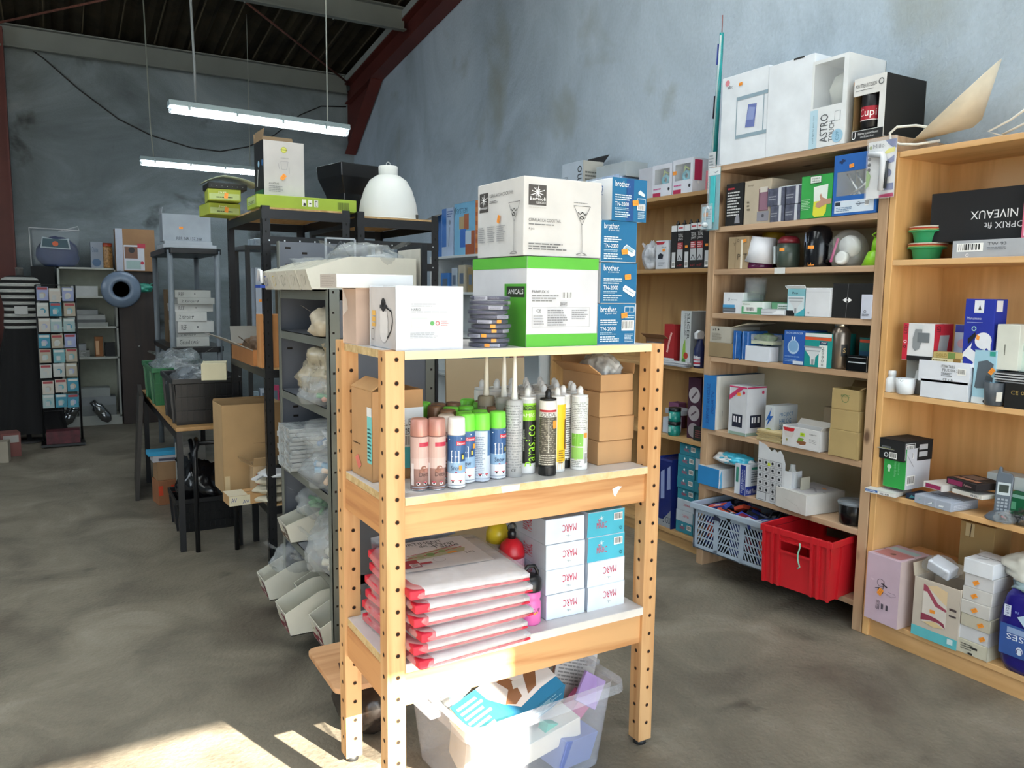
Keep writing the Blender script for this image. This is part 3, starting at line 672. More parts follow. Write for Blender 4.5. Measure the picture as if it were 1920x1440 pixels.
# stack of round dark packs
navy = plas('#2a2748'); film = bag_mat()
def disc():
    r = empty('round_pack', 'x', 'pack'); mb = MB(); mb.lathe([(.048, 0), (.053, .0015), (.053, .0085), (.048, .010)], (0, 0, 0), navy, 32); mb.build('tin', r)
    f = MB(); f.lathe([(.054, -.0002), (.0552, .002), (.0540, .0045), (.0552, .008), (.054, .0112)], (0, 0, 0), clear('disc_film', '#cfd2dc', .14, .1), 26); f.build('film', r)
    lab = MB(); prints(lab, [('r', 0, .1, 1, .9, '#a9aab8'), ('l', .05, .15, .95, .85, 2, '#6a6a7a')], lambda u, v, k: ((.0559+k*.0002)*math.cos(-2.2+u*.7), (.0559+k*.0002)*math.sin(-2.2+u*.7), .0105*v), 5, 8); lab.build('label_strip', r)
    return r
d0 = disc(); NST = 11
rr = random.Random(3)
discs = [d0]+[dup(d0) for i in range(NST-1)]
for i, o in enumerate(discs):
    o.location = (1.012+rr.uniform(-.006, .006), 1.862+rr.uniform(-.003, .003), 1.2565+i*.01235)
    o.rotation_euler = (0, rr.uniform(-.01, .01), (0, 2.4, -.9, .9, 1.9, -.4, .5, 2.2, .1, 1.2, -.7)[i])
    hs = i < 6
    o['label'] = 'dark blue round pack with orange price sticker in the lower half of the round stack' if hs else 'dark blue round pack without sticker in the upper half of the round stack'
    o['group'] = 'lower round packs beside the green banded carton' if hs else 'upper round packs beside the green banded carton'
    if hs:
        a0 = (-2.25, -2.0, -2.35, -1.9, -2.1, -1.65)[i]-o.rotation_euler.z; st = MB(); st.add([((.0566)*math.cos(a0+t), .0566*math.sin(a0+t), z) for t in (0, .12, .24) for z in (.002, .0105)], [(0, 2, 3, 1), (2, 4, 5, 3)], ink(ORANGE)); st.build('price_sticker', o)

# ================================================================== MIDDLE BOARD (z .890)
MZ = .8902
tc('carton', 'tall brown cardboard box with a teal and white label, wedged behind the left front post', 'carton', .792, .150, .245, MZ, .15, BRN,
   {'F': [('r', .3, .12, .9999, .62, '#5cc3c9'), ('r', .3, .40, .9999, .80, '#e4e9ec'), ('t', .55, .60, .68, .66, 'E.', '#222222'), ('t', .70, .6, .98, .68, '15-98-2020', '#222222'), ('t', .52, .50, .8, .57, '6.125 5', '#222222'), ('b', .62, .36, .86, .50, '#223333')], 'L': [('r', .78, .2, 1, .72, '#7fd0cf'), ('l', .8, .22, .98, .6, 9, '#2a5f60'), ('r', .78, .72, 1, .82, '#e8e8e8'), ('l', .1, .36, .5, .39, 1, '#4a3320'), ('p', [(.2, .2), (.34, .25), (.5, .14), (.36, .08)], '#d8766a')]}, y=1.975, turn=2, flaps={'L': (.05, 150), 'm': card('#c29a6c')})
# --- aerosols
def cyl_map(r, a0, a1, z0, z1): return lambda u, v, k: ((r+.0002+k*.00012)*math.cos(a0+(a1-a0)*u), (r+.0002+k*.00012)*math.sin(a0+(a1-a0)*u), z0+(z1-z0)*v)
def spray(cap, body, kind):
    r = empty('spray_can', 'x', 'spray can'); R_ = .0235
    mb = MB(); b = M(body, .3, .35, .04, 8); st = M('#b9bdc4', .25, .9)
    mb.lathe([(R_-.002, 0), (R_, .002), (R_, .004)], (0, 0, 0), st, 22); mb.lathe([(R_-.0004, .004), (R_-.0004, .138), (R_-.004, .144)], (0, 0, 0), b, 22); mb.build('can', r)
    mb = MB(); mb.lathe([(R_-.0006, .142), (R_-.0002, .143), (R_-.0012, .183), (R_-.004, .1865), (0, .187)], (0, 0, 0), M(cap, .4, .25 if kind == 'rose' else 0, .03, 8), 22); mb.build('cap', r)
    mb = MB(); f = cyl_map(R_, -3.42, -.67, .004, .14); a = .066/.136
    if kind == 'snow':
        ops = [('r', 0, .32, 1, 1, '#3c6295'), ('r', 0, .28, 1, .5, '#8eb0d0'), ('r', 0, 0, 1, .28, '#e6ebf2'), ('o', .2, .93, .012, '#ffffff'), ('o', .8, .86, .01, '#ffffff'), ('o', .5, .6, .01, '#fff'+'fff'), ('o', .72, .95, .01, '#ffffff'), ('o', .3, .7, .01, '#ffffff'), ('r', .50, .82, .95, .9, '#c8324a'), ('t', .54, .835, .90, .88, 'Decorer', '#ffffff'),
               ('g', .30, .48, .62, .72, '#dfe9f4', .016), ('w', [(.46, .48), (.46, .72)], .012, '#dfe9f4'), ('w', [(.30, .6), (.62, .6)], .012, '#dfe9f4'), ('r', .7, .52, .84, .66, '#27405a'), ('r', .73, .55, .81, .63, '#d9c75a'), ('t', .30, .34, .72, .43, 'Snow', '#283c5c'), ('w', [(0, .26), (.5, .30), (1, .27)], .02, '#c23048')]
    elif kind == 'rose':
        ops = [('r', 0, .6, 1, 1, '#c8aaa2'), ('r', 0, .4, 1, .6, '#ceb6b0'), ('r', .42, .82, .95, .9, '#b8324a'), ('o', .6, .40, .06, '#8a5a4a'), ('o', .72, .36, .04, '#a8766a'), ('o', .5, .35, .04, '#93604f'), ('t', .42, .25, .85, .33, 'Deco', '#4a2c2a'), ('r', .05, .08, .2, .5, '#e4dcdc')]
    else:
        ops = [('r', 0, .0, 1, 1, '#c3cfdf'), ('l', .1, .1, .6, .9, 22, '#7c8ba0'), ('r', .7, .5, 1, 1, '#4d76a8')]
    for u in (.38, .66):
        ops += [('o', u, .12, .035, '#f4f4f6'), ('r', u-.07, .13, u+.07, .15, '#c23048'), ('o', u, .115, .018, '#20242c')]
    ops += [('r', .1, .04, .9, .055, '#9aa4b4')]
    prints(mb, ops, f, a, 10); mb.build('printed_label', r)
    return r
def csticker(o, r_, a, z, w=.35, h=.013):
    s = MB(); s.add([((r_+.0022)*math.cos(a+t*w), (r_+.0022)*math.sin(a+t*w), z+q) for t in (0, .5, 1) for q in (0, h)], [(0, 2, 3, 1), (2, 4, 5, 3)], ink(ORANGE)); s.build('price_sticker', o)
SG = spray('#7de04a', '#b4bfd0', 'snow'); SR = spray('#c08c80', '#b8938b', 'rose'); SW = spray('#eceae6', '#b4bfd0', 'snow'); SB = spray('#7de04a', '#a8bcd8', 'back'); SBR = spray('#8f6f58', '#b8938b', 'rose'); SC_ = spray('#dccfc4', '#b8938b', 'rose')
front = [(SR, .803, 1.852, 'rose-capped spray can standing leftmost, half hidden by the front post', .3), (SR, .846, 1.838, 'rose-capped spray can fully in view, next to the white-capped one', .1), (SC_, .893, 1.880, 'cream-capped spray can peeping between the rose-capped and white-capped cans', -.3), (SW, .898, 1.828, 'spray can with a white cap and a snowy window print, foremost of all', 0.), (SG, .948, 1.868, 'green-capped spray can directly right of the white-capped one', -.1), (SB, .990, 1.862, 'green-capped spray can turned to show its grey text panel, second green cap from the cartridges', .2), (SG, 1.045, 1.872, 'green-capped spray can next to the silver cartridge, rightmost of the front row', .25)]
used = set(); fpos = []
for pr, x, y, lab, rz in front:
    o = pr if id(pr) not in used else dup(pr)
    used.add(id(pr)); o.location = (x, y, MZ); o.rotation_euler.z = rz; o['label'] = lab; o['group'] = 'spray cans in the front row'; fpos.append((x, y))
for o, a, z in ((SW, -1.75, .050), (SG, -1.2, .095)): csticker(o, .0235, a, z)
qq = random.Random(11); n = 0
for j in range(6):
    for i in range(6):
        x = .915+i*.0485+(j % 2)*.02-.0; y = 1.915+j*.042
        if x > 1.14-.0: continue
        if any((x-a)**2+(y-b)**2 < .048**2 for a, b in fpos): continue
        if y > 2.14: continue
        cls = qq.choice((SG, SG, SBR)); 
        if cls is SBR and SBR['label'] == 'x': o = SBR
        else: o = dup(cls)
        for ch in list(o.children):
            if ch.name.startswith('price_sticker'): bpy.data.objects.remove(ch)
        o.location = (x, y, MZ); o.rotation_euler.z = qq.uniform(-.5, .5)
        o['label'] = 'green-capped spray can in the rows behind the front cans' if cls is SG else 'brown-capped spray can in the rows behind the front cans'
        o['group'] = 'green-capped cans in the back rows' if cls is SG else 'brown-capped cans in the back rows'; fpos.append((x, y))
# --- sealant cartridges
def cartridge(body, ops, tip, nozzle=0, bottom=None, neck='#e9e9e9', name='sealant_cartridge', arc=(-3.5, -.75)):
    r = empty(name, 'x', 'sealant cartridge'); R_ = .0245; H_ = .212
    mb = MB(); mb.lathe([(R_-.003, 0), (R_, .001), (R_, H_-.002), (R_-.002, H_), (R_-.002, H_+.002), (.012, H_+.004)], (0, 0, 0), plas(body), 24); mb.build('tube_body', r)
    if bottom: mb = MB(); mb.lathe([(R_+.0002, .0005), (R_+.0006, .002), (R_+.0006, .03)], (0, 0, 0), plas(bottom), 24); mb.build('base_ring', r)
    mb = MB()
    if nozzle: mb.lathe([(.0095, H_+.002), (.009, H_+.014), (.0075, H_+.022), (.006, H_+nozzle*.6), (.0028, H_+nozzle), (0, H_+nozzle)], (0, 0, 0), plas(tip), 14); mb.build('nozzle', r)
    else: mb.lathe([(.0235, H_+.0005), (.0235, H_+.006), (.010, H_+.007), (.0085, H_+.015), (.0092, H_+.022), (.005, H_+.030), (0, H_+.032)], (0, 0, 0), plas(tip), 18); mb.build('tip', r)
    if ops: mb = MB(); prints(mb, ops, cyl_map(R_, arc[0], arc[1], .004, H_-.002), .066/.206, 10); mb.build('printed_label', r)
    return r
CA = cartridge('#b9babb', [('l', .05, .1, .95, .97, 24, '#8f9193'), ('t', .42, .06, .6, .10, 'CE', '#333333'), ('r', .7, .2, .74, .9, '#9a9c9e')], '#ebebe6', .15)
CB = cartridge('#d9dcd9', [('r', 0, .0, .98, .96, '#0f130e'), ('r', .0, .72, .98, .96, '#8ccb2e'), ('r', .05, .865, .93, .93, '#1e241c'), ('t', .1, .875, .88, .92, 'XI DEMOX', '#8ccb2e'), ('t', .25, .77, .8, .82, 'AMB5', '#e4f2c8'), ('t', .38, .08, .86, .66, 'Parasilco', '#a2e23a', 90), ('t', .28, .3, .36, .6, 'sanitaire silicone', '#cfd8c8', 90)], '#e6e8e6', bottom='#e4e4e4')
CC = cartridge('#e6e2da', [('r', 0, .0, 1, .79, '#5a554a'), ('l', .02, .3, .98, .78, 18, '#a59f8f'), ('r', .05, .86, .9, .89, '#b8323a'), ('t', .12, .80, .85, .85, 'SOUDAL', '#332d28'), ('g', .05, .12, .95, .3, '#d9d4c6', .01), ('l', .08, .13, .9, .28, 5, '#cfc9ba'), ('w', [(.5, .3), (.5, .78)], .008, '#d9d4c6'), ('r', 0, 0, 1, .1, '#161616')], '#17181a', bottom='#141517')
CD = cartridge('#e7e6e2', [('r', .0, .02, .42, .9, '#e2e0dc'), ('r', .42, .02, 1, .93, '#f0c21e'), ('r', .05, .84, .38, .88, '#2a2a2a')]+[('r', .05, .36+i*.065, .36, .40+i*.065, '#3b3b3b') for i in range(7)]+[('b', .08, .06, .3, .22), ('r', .78, .3, 1, .72, '#7a5638'), ('l', .5, .1, .75, .3, 6, '#8a6a10')], '#ebebe8', bottom='#e2e2e0')
CE = cartridge('#e0dfdb', [('r', 0, .1, .5, .93, '#e8812c'), ('r', .5, .1, 1, .9, '#dcdcda'), ('l', .5, .15, .95, .85, 22, '#3a3a3a'), ('r', .0, .0, 1, .09, '#1a1a1a')], '#e9e9e9', bottom='#181818')
CF = cartridge('#dcdedb', [('l', .04, .55, .96, .95, 16, '#9a9e9a'), ('r', .06, .32, .62, .50, '#7cbf45'), ('w', [(.3, .1), (.34, .5)], .04, '#b9e08a'), ('w', [(.2, .44), (.5, .36)], .02, '#e4f4d4'), ('r', .06, .14, .62, .30, '#93c964'), ('b', .68, .04, .86, .24, '#303030'), ('l', .08, .02, .6, .12, 4, '#9a9e9a')], '#f0f0ee', bottom='#ececea')
CG = cartridge('#a7a9a6', [('r', .1, .6, .9, .95, '#9ba09a'), ('p', [(.3, .78), (.9, .81), (.3, .84)], '#c03844'), ('l', .1, .1, .9, .58, 12, '#80847e')], '#eae9e4', .145)
CH = cartridge('#e2e3e1', [('l', .1, .1, .9, .9, 20, '#b0b2b0')], '#e4e6e6')
CK = cartridge('#8b8372', [('l', .1, .1, .9, .9, 20, '#6e6858')], '#ddd8c8', .15)
for o, x, y, lab, rz in ((CA, 1.098, 1.872, 'silver-grey cartridge with a long white nozzle, beside the green-capped cans', 0), (CB, 1.153, 1.893, 'black and lime green sealant cartridge with the name written upwards', .12), (CC, 1.190, 1.842, 'dark grey cartridge with a black tip and white top band, foremost of the cartridges', .1),
                     (CD, 1.240, 1.872, 'yellow and white cartridge with a white tip', .25), (CE, 1.282, 1.905, 'orange and white cartridge half hidden behind the yellow one', .2), (CF, 1.315, 1.865, 'white and green cartridge at the right end of the front row', .1), (CG, 1.100, 1.935, 'grey cartridge with a red arrow and long nozzle, behind the silver one', .1), (CK, 1.070, 1.985, 'olive cartridge with the pale long nozzle, farthest left of the nozzles', 0)):
    o.location = (x, y, MZ); o.rotation_euler.z = rz; o['label'] = lab; o['group'] = 'front sealant cartridges'; fpos.append((x, y))
csticker(CC, .0245, -1.65, .135, .55, .022); csticker(CF, .0245, -1.75, .095, .45, .014); csticker(CE, .0245, -2.2, .06, .3, .014)
first = True
for j in range(5):
    for i in range(7):
        x = 1.135+i*.0525+(j % 2)*.024; y = 1.945+j*.047
        if x > 1.39 or y > 2.14 or any((x-a)**2+(y-b)**2 < .0492**2 for a, b in fpos): continue
        o = CH if first else dup(CH); first = False
        o.location = (x, y, MZ); o.rotation_euler.z = qq.uniform(0, 6); o['label'] = 'white-tipped cartridge in the crowd behind the front ones'; o['group'] = 'cartridges in the back rows'; fpos.append((x, y))
# --- brown boxes
zz = MZ
for i, (h, lab, dx, tn) in enumerate(((.071, 'small plain brown box, bottom of the three under the open box of bubble wrap', 0, 0), (.073, 'small plain brown box, middle of the three under the open box of bubble wrap', .006, -1), (.074, 'small plain brown box, upper of the three, directly under the open box of bubble wrap', 0, 1))):
    tc('carton', lab, 'carton', 1.450+dx, .128, h, zz, .145, '#bd9468', {'F': [('r', 0, .97, 1, 1, '#a67c52')]}, y=1.868, turn=tn, group='plain brown boxes stacked at the right post', seam=True); zz += h+.0006
bo = tc('carton', 'open brown box overflowing with bubble wrap, topmost at the right post', 'carton', 1.452, .122, .052, zz, .2, '#bd9468', None, y=1.87, turn=0, flaps={'K': (.07, 75), 'L': (.05, 35), 'R': (.03, 80), 'm': card('#b88d60')})
mb = MB(); blob(mb, (0, 0, 0), (.050, .075, .052), bag_mat('bubble_wrap', '#c9cccb', .7), 4, .22, 4, True, 3.5); o = mb.build('bubble_wrap', loc=(1.455, 1.960, zz+.018)); tag(o, 'crumpled clear bubble wrap bulging out of the open brown box', 'bubble wrap')
tc('carton', 'brown box with raised flaps behind the cartridges, left of the bubble wrap box', 'carton', 1.33, .10, .09, MZ+.245-.01, .10, '#a97a4e', None, y=2.25, flaps={'L': (.05, 60), 'm': card('#b48758')}) if False else None
# ================================================================== LOW BOARD (z .455)
LZ = .4553
tab = clear('clear_film', '#ece6e6', .22, .15)
def pack(i, z, dx, dy, rz, lab, top=False):
    r = empty('film_packed_cushion', lab, 'packed cushion', (.912+dx, 1.93+dy, z), rz, 'film-wrapped red and white packs'); w, d, h = .335, .36, .030
    mb = MB(); mb.T = None
    n = 14; V = []; F = []
    q = random.Random(i)
    for side in (1, -1):
        for a in range(n+1):
            for b in range(n+1):
                u = a/n*2-1; v = b/n*2-1; e = (1-abs(u)**6)*(1-abs(v)**6)
                zz_ = side*h/2*(.35+.65*e)+noise.noise(Vector((u*3+i, v*3, side)))*.002
                V.append((u*w/2, v*d/2, h/2+zz_))
    N1 = (n+1)**2
    for s_ in (0, N1):
        for a in range(n):
            for b in range(n):
                k = s_+a*(n+1)+b; F.append((k, k+1, k+n+2, k+n+1))
    edge = [a*(n+1) for a in range(n+1)]+[n*(n+1)+b for b in range(1, n+1)]+[a*(n+1)+n for a in range(n-1, -1, -1)]+[b for b in range(n-1, 0, -1)]
    for a, b in zip(edge, edge[1:]+edge[:1]): F.append((a, b, b+N1, a+N1))
    white = M('#d9d5d6', .6, 0, .04, 8); red = M('#c8203a', .6, 0, .1, 12)
    mb.add(V, F, white, True); o = mb.build('folded_fabric', r)
    e = MB(); e.box(-w/2-.001, w/2, -d/2-.003, -d/2+.012, .002, .009, red); e.box(-w/2-.004, -w/2+.038, -d/2-.002, d/2, .003, h-.005, red); e.build('red_binding', r, bevel=.006)
    f = MB(); V = []; F = []; nn = 18
    per = []
    for k in range(56):
        t = 6.2832*k/56; c, s_ = math.cos(t), math.sin(t); p = 8
        rr_ = 1/((abs(c)**p+abs(s_)**p)**(1/p)); per.append((c*rr_, s_*rr_))
    levels = [(.98, h+.002), (1.02, h*.9), (1.065, h*.5), (1.05, h*.12)]
    for li, (sc, zc) in enumerate(levels):
        for k, (c, s_) in enumerate(per):
            jit = noise.noise(Vector((c*11, s_*11, i*2+li*1.7)))*(.012, .03, .065, .05)[li]
            V.append((c*w/2*sc*(1+jit), s_*d/2*sc*(1+jit), zc+jit*.12))
    for li in range(3):
        for k in range(56): a = li*56+k; b = li*56+(k+1) % 56; F.append((a, b, b+56, a+56))
    F.append(tuple(range(56)))
    f.add(V, F, bag_mat('pack_film', '#efe6e6', .22), True); f.build('film_wrap', r)
    if top:
        p = MB(); fm, a = flat_maps(.335, .36, h+.003)['T']
        prints(p, [('r', .08, .30, .84, .96, '#e4dfdf'), ('t', .12, .86, .62, .92, 'ASSORTIMENT', '#222222'), ('t', .38, .79, .70, .855, 'de Travail', '#2a2a2a'), ('t', .48, .73, .72, .79, 'Table', '#333333'), ('p', [(.16, .50), (.70, .58), (.74, .66), (.55, .72), (.2, .60)], '#b8b795'), ('w', [(.15, .56), (.4, .60), (.72, .69)], .012, '#b83244'), ('o', .40, .60, .035, '#7f9a5a'), ('o', .52, .64, .03, '#95a868'), ('o', .30, .57, .03, '#a3a67a'), ('w', [(.2, .62), (.45, .66), (.68, .73)], .009, '#c23c4e'), ('O', .42, .46, .05, .004, '#b7aeae'), ('r', .08, .36, .24, .52, '#a8303f'), ('r', .15, .37, .23, .44, '#e8d8d8'), ('l', .16, .375, .22, .435, 4, '#5a2028'), ('r', .24, .40, .34, .44, '#b23a48'), ('t', .68, .5, .76, .54, '2 M3', '#333333')], fm, a); p.build('insert_sheet', r)
        s = MB(); s.add([fm(a_, b_, 20) for a_, b_ in ((.54, .545), (.63, .56), (.62, .59), (.53, .575))], [(0, 1, 2, 3)], ink(ORANGE)); s.build('price_sticker', r)
        s = MB(); s.bar((-.16, .18, h+.004), (.10, .185, h+.03), .003, .05, M('#a8abb0', .2, .8, .15, 30)); s.build('foil_header', r)
    return r
z = LZ+.001
for i, (dx, dy, rz, lab) in enumerate(((.0, .0, .06, 'red-edged white film pack at the very bottom of the pack stack, poking past the board'), (-.004, .005, .02, 'red-edged white film pack second from the bottom of the stack'), (.006, -.004, .05, 'red-edged white film pack third from the bottom of the stack'), (.002, .004, .0, 'red-edged white film pack fourth from the bottom, two below the top one'), (.01, -.002, -.03, 'red-edged white film pack directly under the top one with the printed sheet'), (.004, .0, -.06, 'film pack with a printed table-linen insert, topmost of the pack stack'))):
    pack(i, z, dx, dy-.005, rz, lab, i == 5); z += .0355
# drinking bottles
def bottle(lab, x, y, prof_b, prof_c, cb, cc, extra=None, loop=None, z=LZ):
    r = empty('drinking_bottle', lab, 'bottle', (x, y, z)); mb = MB(); mb.lathe(prof_b, (0, 0, 0), cb, 26); mb.build('flask', r)
    mb = MB(); mb.lathe(prof_c, (0, 0, 0), cc, 26); c = mb.build('cap', r)
    if loop: mb = MB(); loop(mb); mb.build('carry_loop', c)
    if extra: mb = MB(); extra(mb); mb.build('printed_label', r)
    return r
blk = plas('#151517')
bottle('yellow-topped drinking bottle with a grey body, behind the red-topped one', 1.155, 2.06, [(.03, 0), (.036, .005), (.036, .17), (.033, .19)], [(.037, .185), (.036, .215), (.024, .24), (.010, .245)], M('#a99c86', .4, 0, .3, 22), plas('#e0c42c'), loop=lambda m: (m.lathe([(.011, .244), (.011, .262), (.004, .275), (0, .275)], (0, 0, 0), blk, 12),))
bottle('red-topped drinking bottle with a pink patterned body', 1.155, 1.975, [(.034, 0), (.039, .004), (.038, .06), (.034, .075), (.039, .09), (.039, .165)], [(.040, .163), (.040, .175), (.033, .20), (.018, .215), (.010, .218)], M('#cf9fae', .3, 0, .35, 60), plas('#c8202c'), loop=lambda m: (m.lathe([(.012, .217), (.013, .235), (.008, .245)], (0, 0, 0), blk, 12), m.ring(.012, .003, (0, 0, .25), blk, 'Y')))
bottle('bright pink drinking bottle with a black flip cap, in front of the red-topped one', 1.152, 1.86, [(.028, 0), (.031, .004), (.031, .062), (.028, .068), (.027, .072), (.030, .078), (.030, .10)], [(.031, .098), (.033, .104), (.032, .128), (.024, .14), (.016, .143)], plas('#e76fb4'), blk, extra=lambda m: prints(m, [('t', .05, .62, .9, .80, 'O CUP', '#2a2030'), ('p', [(.5, .5), (.75, .56), (.72, .66), (.48, .6)], ORANGE)], cyl_map(.031, -2.6, -.9, 0, .064), .8, 8), loop=lambda m: (m.tube([(-.02, 0, .13), (-.022, 0, .155), (-.01, 0, .168), (.012, 0, .166), (.022, 0, .15), (.02, 0, .13)], .0055, blk, 8),))
# cleaning-product cartons
TEAL = '#4cb4cc'
def marc(xc, y, z, lab, teal, rz=0, w=.134, h=.074, d=.20):
    logo = [('t', .50, .42, .80, .70, 'MARC', '#c8344c'), ('t', .46, .72, .62, .84, "St", '#c8344c')] if teal else [('t', .42, .42, .78, .72, 'MARC', '#c02a48', 180), ('w', [(.56, .20), (.58, .30)], .03, '#9aa6a8'), ('w', [(.52, .28), (.64, .24)], .02, '#9aa6a8')]
    if teal: logo = [('t', .24, .30, .52, .55, 'MARC', '#d0304c'), ('t', .27, .56, .38, .68, 'St', '#d0304c')]+star(.36, .72, .26, 1.8, '#f4fbff')+[('b', .70, .55, .94, .86), ('O', .9, .2, .07, .02, '#1d4f5c')]
    return tc('carton', lab, 'carton', xc, w, h, z, d, '#d3dcea' if not teal else TEAL, {'F': logo, 'L': [('t', .35, .25, .62, .75, 'MARC', '#c8344c', 90)]}, y=y, turn=rz, group='washing powder cartons stacked on the low board', faces={'F': '#dbe4f2' if not teal else TEAL, 'L': '#c4cedc', 'T': '#c9d3de'}, seam=False)
rows = ['bottom', 'second', 'third', 'top']
for i in range(4):
    zc = LZ+i*.0752
    o1 = marc(1.266-.002*i, 1.842+.002*(i % 2), zc, 'white upside-down lettered carton in the left column, %s row of the washing powder stack' % rows[i], False, -1)
    o2 = marc(1.408, 1.840+.003*i, zc, '%s carton in the right column, %s row of the washing powder stack' % ('turquoise' if i > 1 else 'white', rows[i]), i > 1, .5, w=.136)
    if i == 3:
        for o, col in ((o1, '#b9c9d6'), (o2, '#7fc4d4')):
            mb = MB(); f, a = flat_maps(.134, .2, .074)['T']
            ops = [('r', 0, 0, 1, .55, '#c6d0da'), ('r', 0, .5, 1, 1, '#8dbecb'), ('t', .12, .22, .72, .42, 'MARC', '#c8344c', 180), ('r', .1, .48, .9, .54, '#cdd08a'), ('r', .18, .66, .72, .86, '#bf2c40'), ('t', .26, .71, .64, .81, 'Promotion', '#e9b9c0', 180), ('o', .86, .6, .03, '#e8eef4'), ('o', .5, .14, .05, '#d9a0a8')]
            if o is o2: ops = [('r', 0, 0, 1, .5, '#8fcddb'), ('r', 0, .5, 1, 1, '#c9d4dd'), ('r', .18, .12, .82, .36, '#c22a3c'), ('t', .28, .18, .74, .3, 'Promotion', '#f0c4ca'), ('r', .05, .42, .95, .5, '#d8d98e'), ('t', .2, .6, .8, .82, 'MARC', '#c8344c')]
            prints(mb, ops, f, a); mb.build('printed_top', o)
for c, lab in ((1.27, 'turquoise carton lying on the low board behind the left washing powder column'),):
    marc(c, 2.06, LZ+.225, lab, True, 0) if False else None
for i in range(4): marc(1.27, 2.05, LZ+i*.0752, 'turquoise carton in the second rank, %s row, behind the left column' % rows[i], True, 0, d=.10)
# ================================================================== CLEAR STORAGE BOX UNDER THE UNIT
cb = clear('frosted_polypropylene', '#dfe5f2', .24, .3)
B0 = empty('storage_box', 'large clear plastic storage box full of oddments on the floor under the pine unit', 'storage box', (1.128, 1.93, 0), R(4))
mb = MB(); hw, hd, H_ = .255, .20, .268
def taper_ring(m, w0, d0, w1, d1, z0, z1, t, mat, r=.035):
    def loop(w, d, z): 
        P = []
        for cx, cy, a0 in ((w-r, d-r, 0), (-w+r, d-r, 90), (-w+r, -d+r, 180), (w-r, -d+r, 270)):
            for k in range(5): a = R(a0+k*22.5); P.append((cx+r*math.cos(a), cy+r*math.sin(a), z))
        return P
    L0 = loop(w0, d0, z0); L1 = loop(w1, d1, z1); n = len(L0); m.add(L0+L1, [(i, (i+1) % n, (i+1) % n+n, i+n) for i in range(n)], mat, True); return L0
L0 = taper_ring(mb, hw-.035, hd-.03, hw-.006, hd-.006, .006, H_, .003, cb); mb.add(L0, [tuple(range(20))], cb); mb.build('tub', B0)
mb = MB(); taper_ring(mb, hw-.006, hd-.006, hw+.016, hd+.016, H_, H_+.001, 0, cb); taper_ring(mb, hw+.016, hd+.016, hw+.018, hd+.018, H_, H_-.028, 0, cb); mb.build('rim', B0)
mb = MB(); mb.box(hw+.012, hw+.045, -.06, .06, H_-.022, H_-.004, cb); mb.box(-hw-.045, -hw-.012, -.06, .06, H_-.022, H_-.004, cb); mb.build('handle', B0, bevel=.004)
def inbox(name, lab, cat, x, y, z, w, d, h, eul, col, spec=None, faces=None):
    o = carton(name, lab, cat, (x, y, z), w, d, h, 0, col, spec, faces=faces, seam=False); o.rotation_euler = [R(a) for a in eul]; return o
inbox('packet', 'teal box picturing bare feet, slanting out of the clear storage box', 'box', 1.08, 1.86, .205, .30, .15, .07, (24, -17, 8), '#1f6f96', {'T': [('r', 0, 0, .36, 1, '#235f68'), ('p', [(.30, 1), (1, 1), (1, .25), (.80, .25), (.52, .18), (.40, .45), (.32, .7)], '#d8d0cc'), ('p', [(.42, .40), (.50, .28), (.60, .34), (.64, .66), (.60, .9), (.50, .86), (.54, .6)], '#8f6244'), ('p', [(.66, .30), (.78, .34), (.96, .8), (.96, .98), (.86, .98), (.74, .62)], '#855a3c'), ('p', [(.58, .55), (.70, .5), (.74, .62), (.62, .7)], '#cfcac4'), ('l', .03, .1, .30, .92, 7, '#c4dcdf')], 'F': [('l', .32, .12, .97, .9, 8, '#a9cfdf')], 'L': [('r', 0, 0, 1, 1, '#cfc8bc'), ('r', .1, .3, .3, .6, '#e8c22c')]}, {'L': '#d9d2c6'})
inbox('blister_pack', 'pale grey instruction card pack leaning out at the right end of the clear storage box', 'pack', 1.34, 1.93, .13, .13, .025, .25, (-14, 14, -20), '#cfcac6', {'F': [('l', .08, .2, .85, .8, 14, '#8f8a88'), ('g', .62, .82, .95, .97, '#9a9a9a', .01), ('o', .7, .9, .012, '#3f8f7a'), ('o', .86, .9, .012, '#3f8f7a'), ('o', .7, .86, .01, '#555555')]})
inbox('blister_pack', 'dark red slim pack standing beside the pale card in the clear storage box', 'pack', 1.25, 1.97, .17, .05, .03, .17, (-10, 12, 10), '#8e1c28', None)
csty = inbox('packet', 'plain white flat box lying inside the clear storage box, seen through its front', 'box', 1.14, 1.85, .10, .28, .16, .06, (5, -8, 5), '#d8d4cc')
for i, (x, y, z, w, d, h, e, c, lab) in enumerate(((1.25, 1.84, .03, .16, .12, .09, (10, 12, 20), '#6f7fb8', 'blue packet seen through the right side of the clear storage box'), (1.31, 1.88, .12, .06, .04, .08, (20, 30, 10), '#d06a94', 'pink packet seen through the right end of the clear storage box'), (1.20, 1.80, .135, .10, .03, .03, (0, 20, 10), '#3fae9c', 'turquoise slim packet seen in the middle of the clear storage box'), (1.02, 1.90, .04, .16, .15, .11, (0, 5, -10), '#b9aea0', 'beige packet low in the left of the clear storage box'), (1.33, 1.83, .17, .09, .012, .09, (-10, 35, 0), '#a88cc4', 'lilac card pressed against the right front of the clear storage box'), (1.12, 1.98, .03, .2, .12, .13, (0, -4, 8), '#8f8b86', 'grey packet at the back of the clear storage box'))):
    inbox('packet', lab, 'packet', x, y, z, w, d, h, e, c)
mb = MB(); blob(mb, (0, 0, 0), (.07, .06, .03), bag_mat(), 9, .3, 4, False); mb.lathe([(.03, -.01), (.03, .01)], (.0, 0, 0), plas('#7ab6c4'), 16); o = mb.build('wrapped_item', loc=(.96, 1.93, .24)); tag(o, 'clear-wrapped pale item at the left of the clear storage box', 'pack')
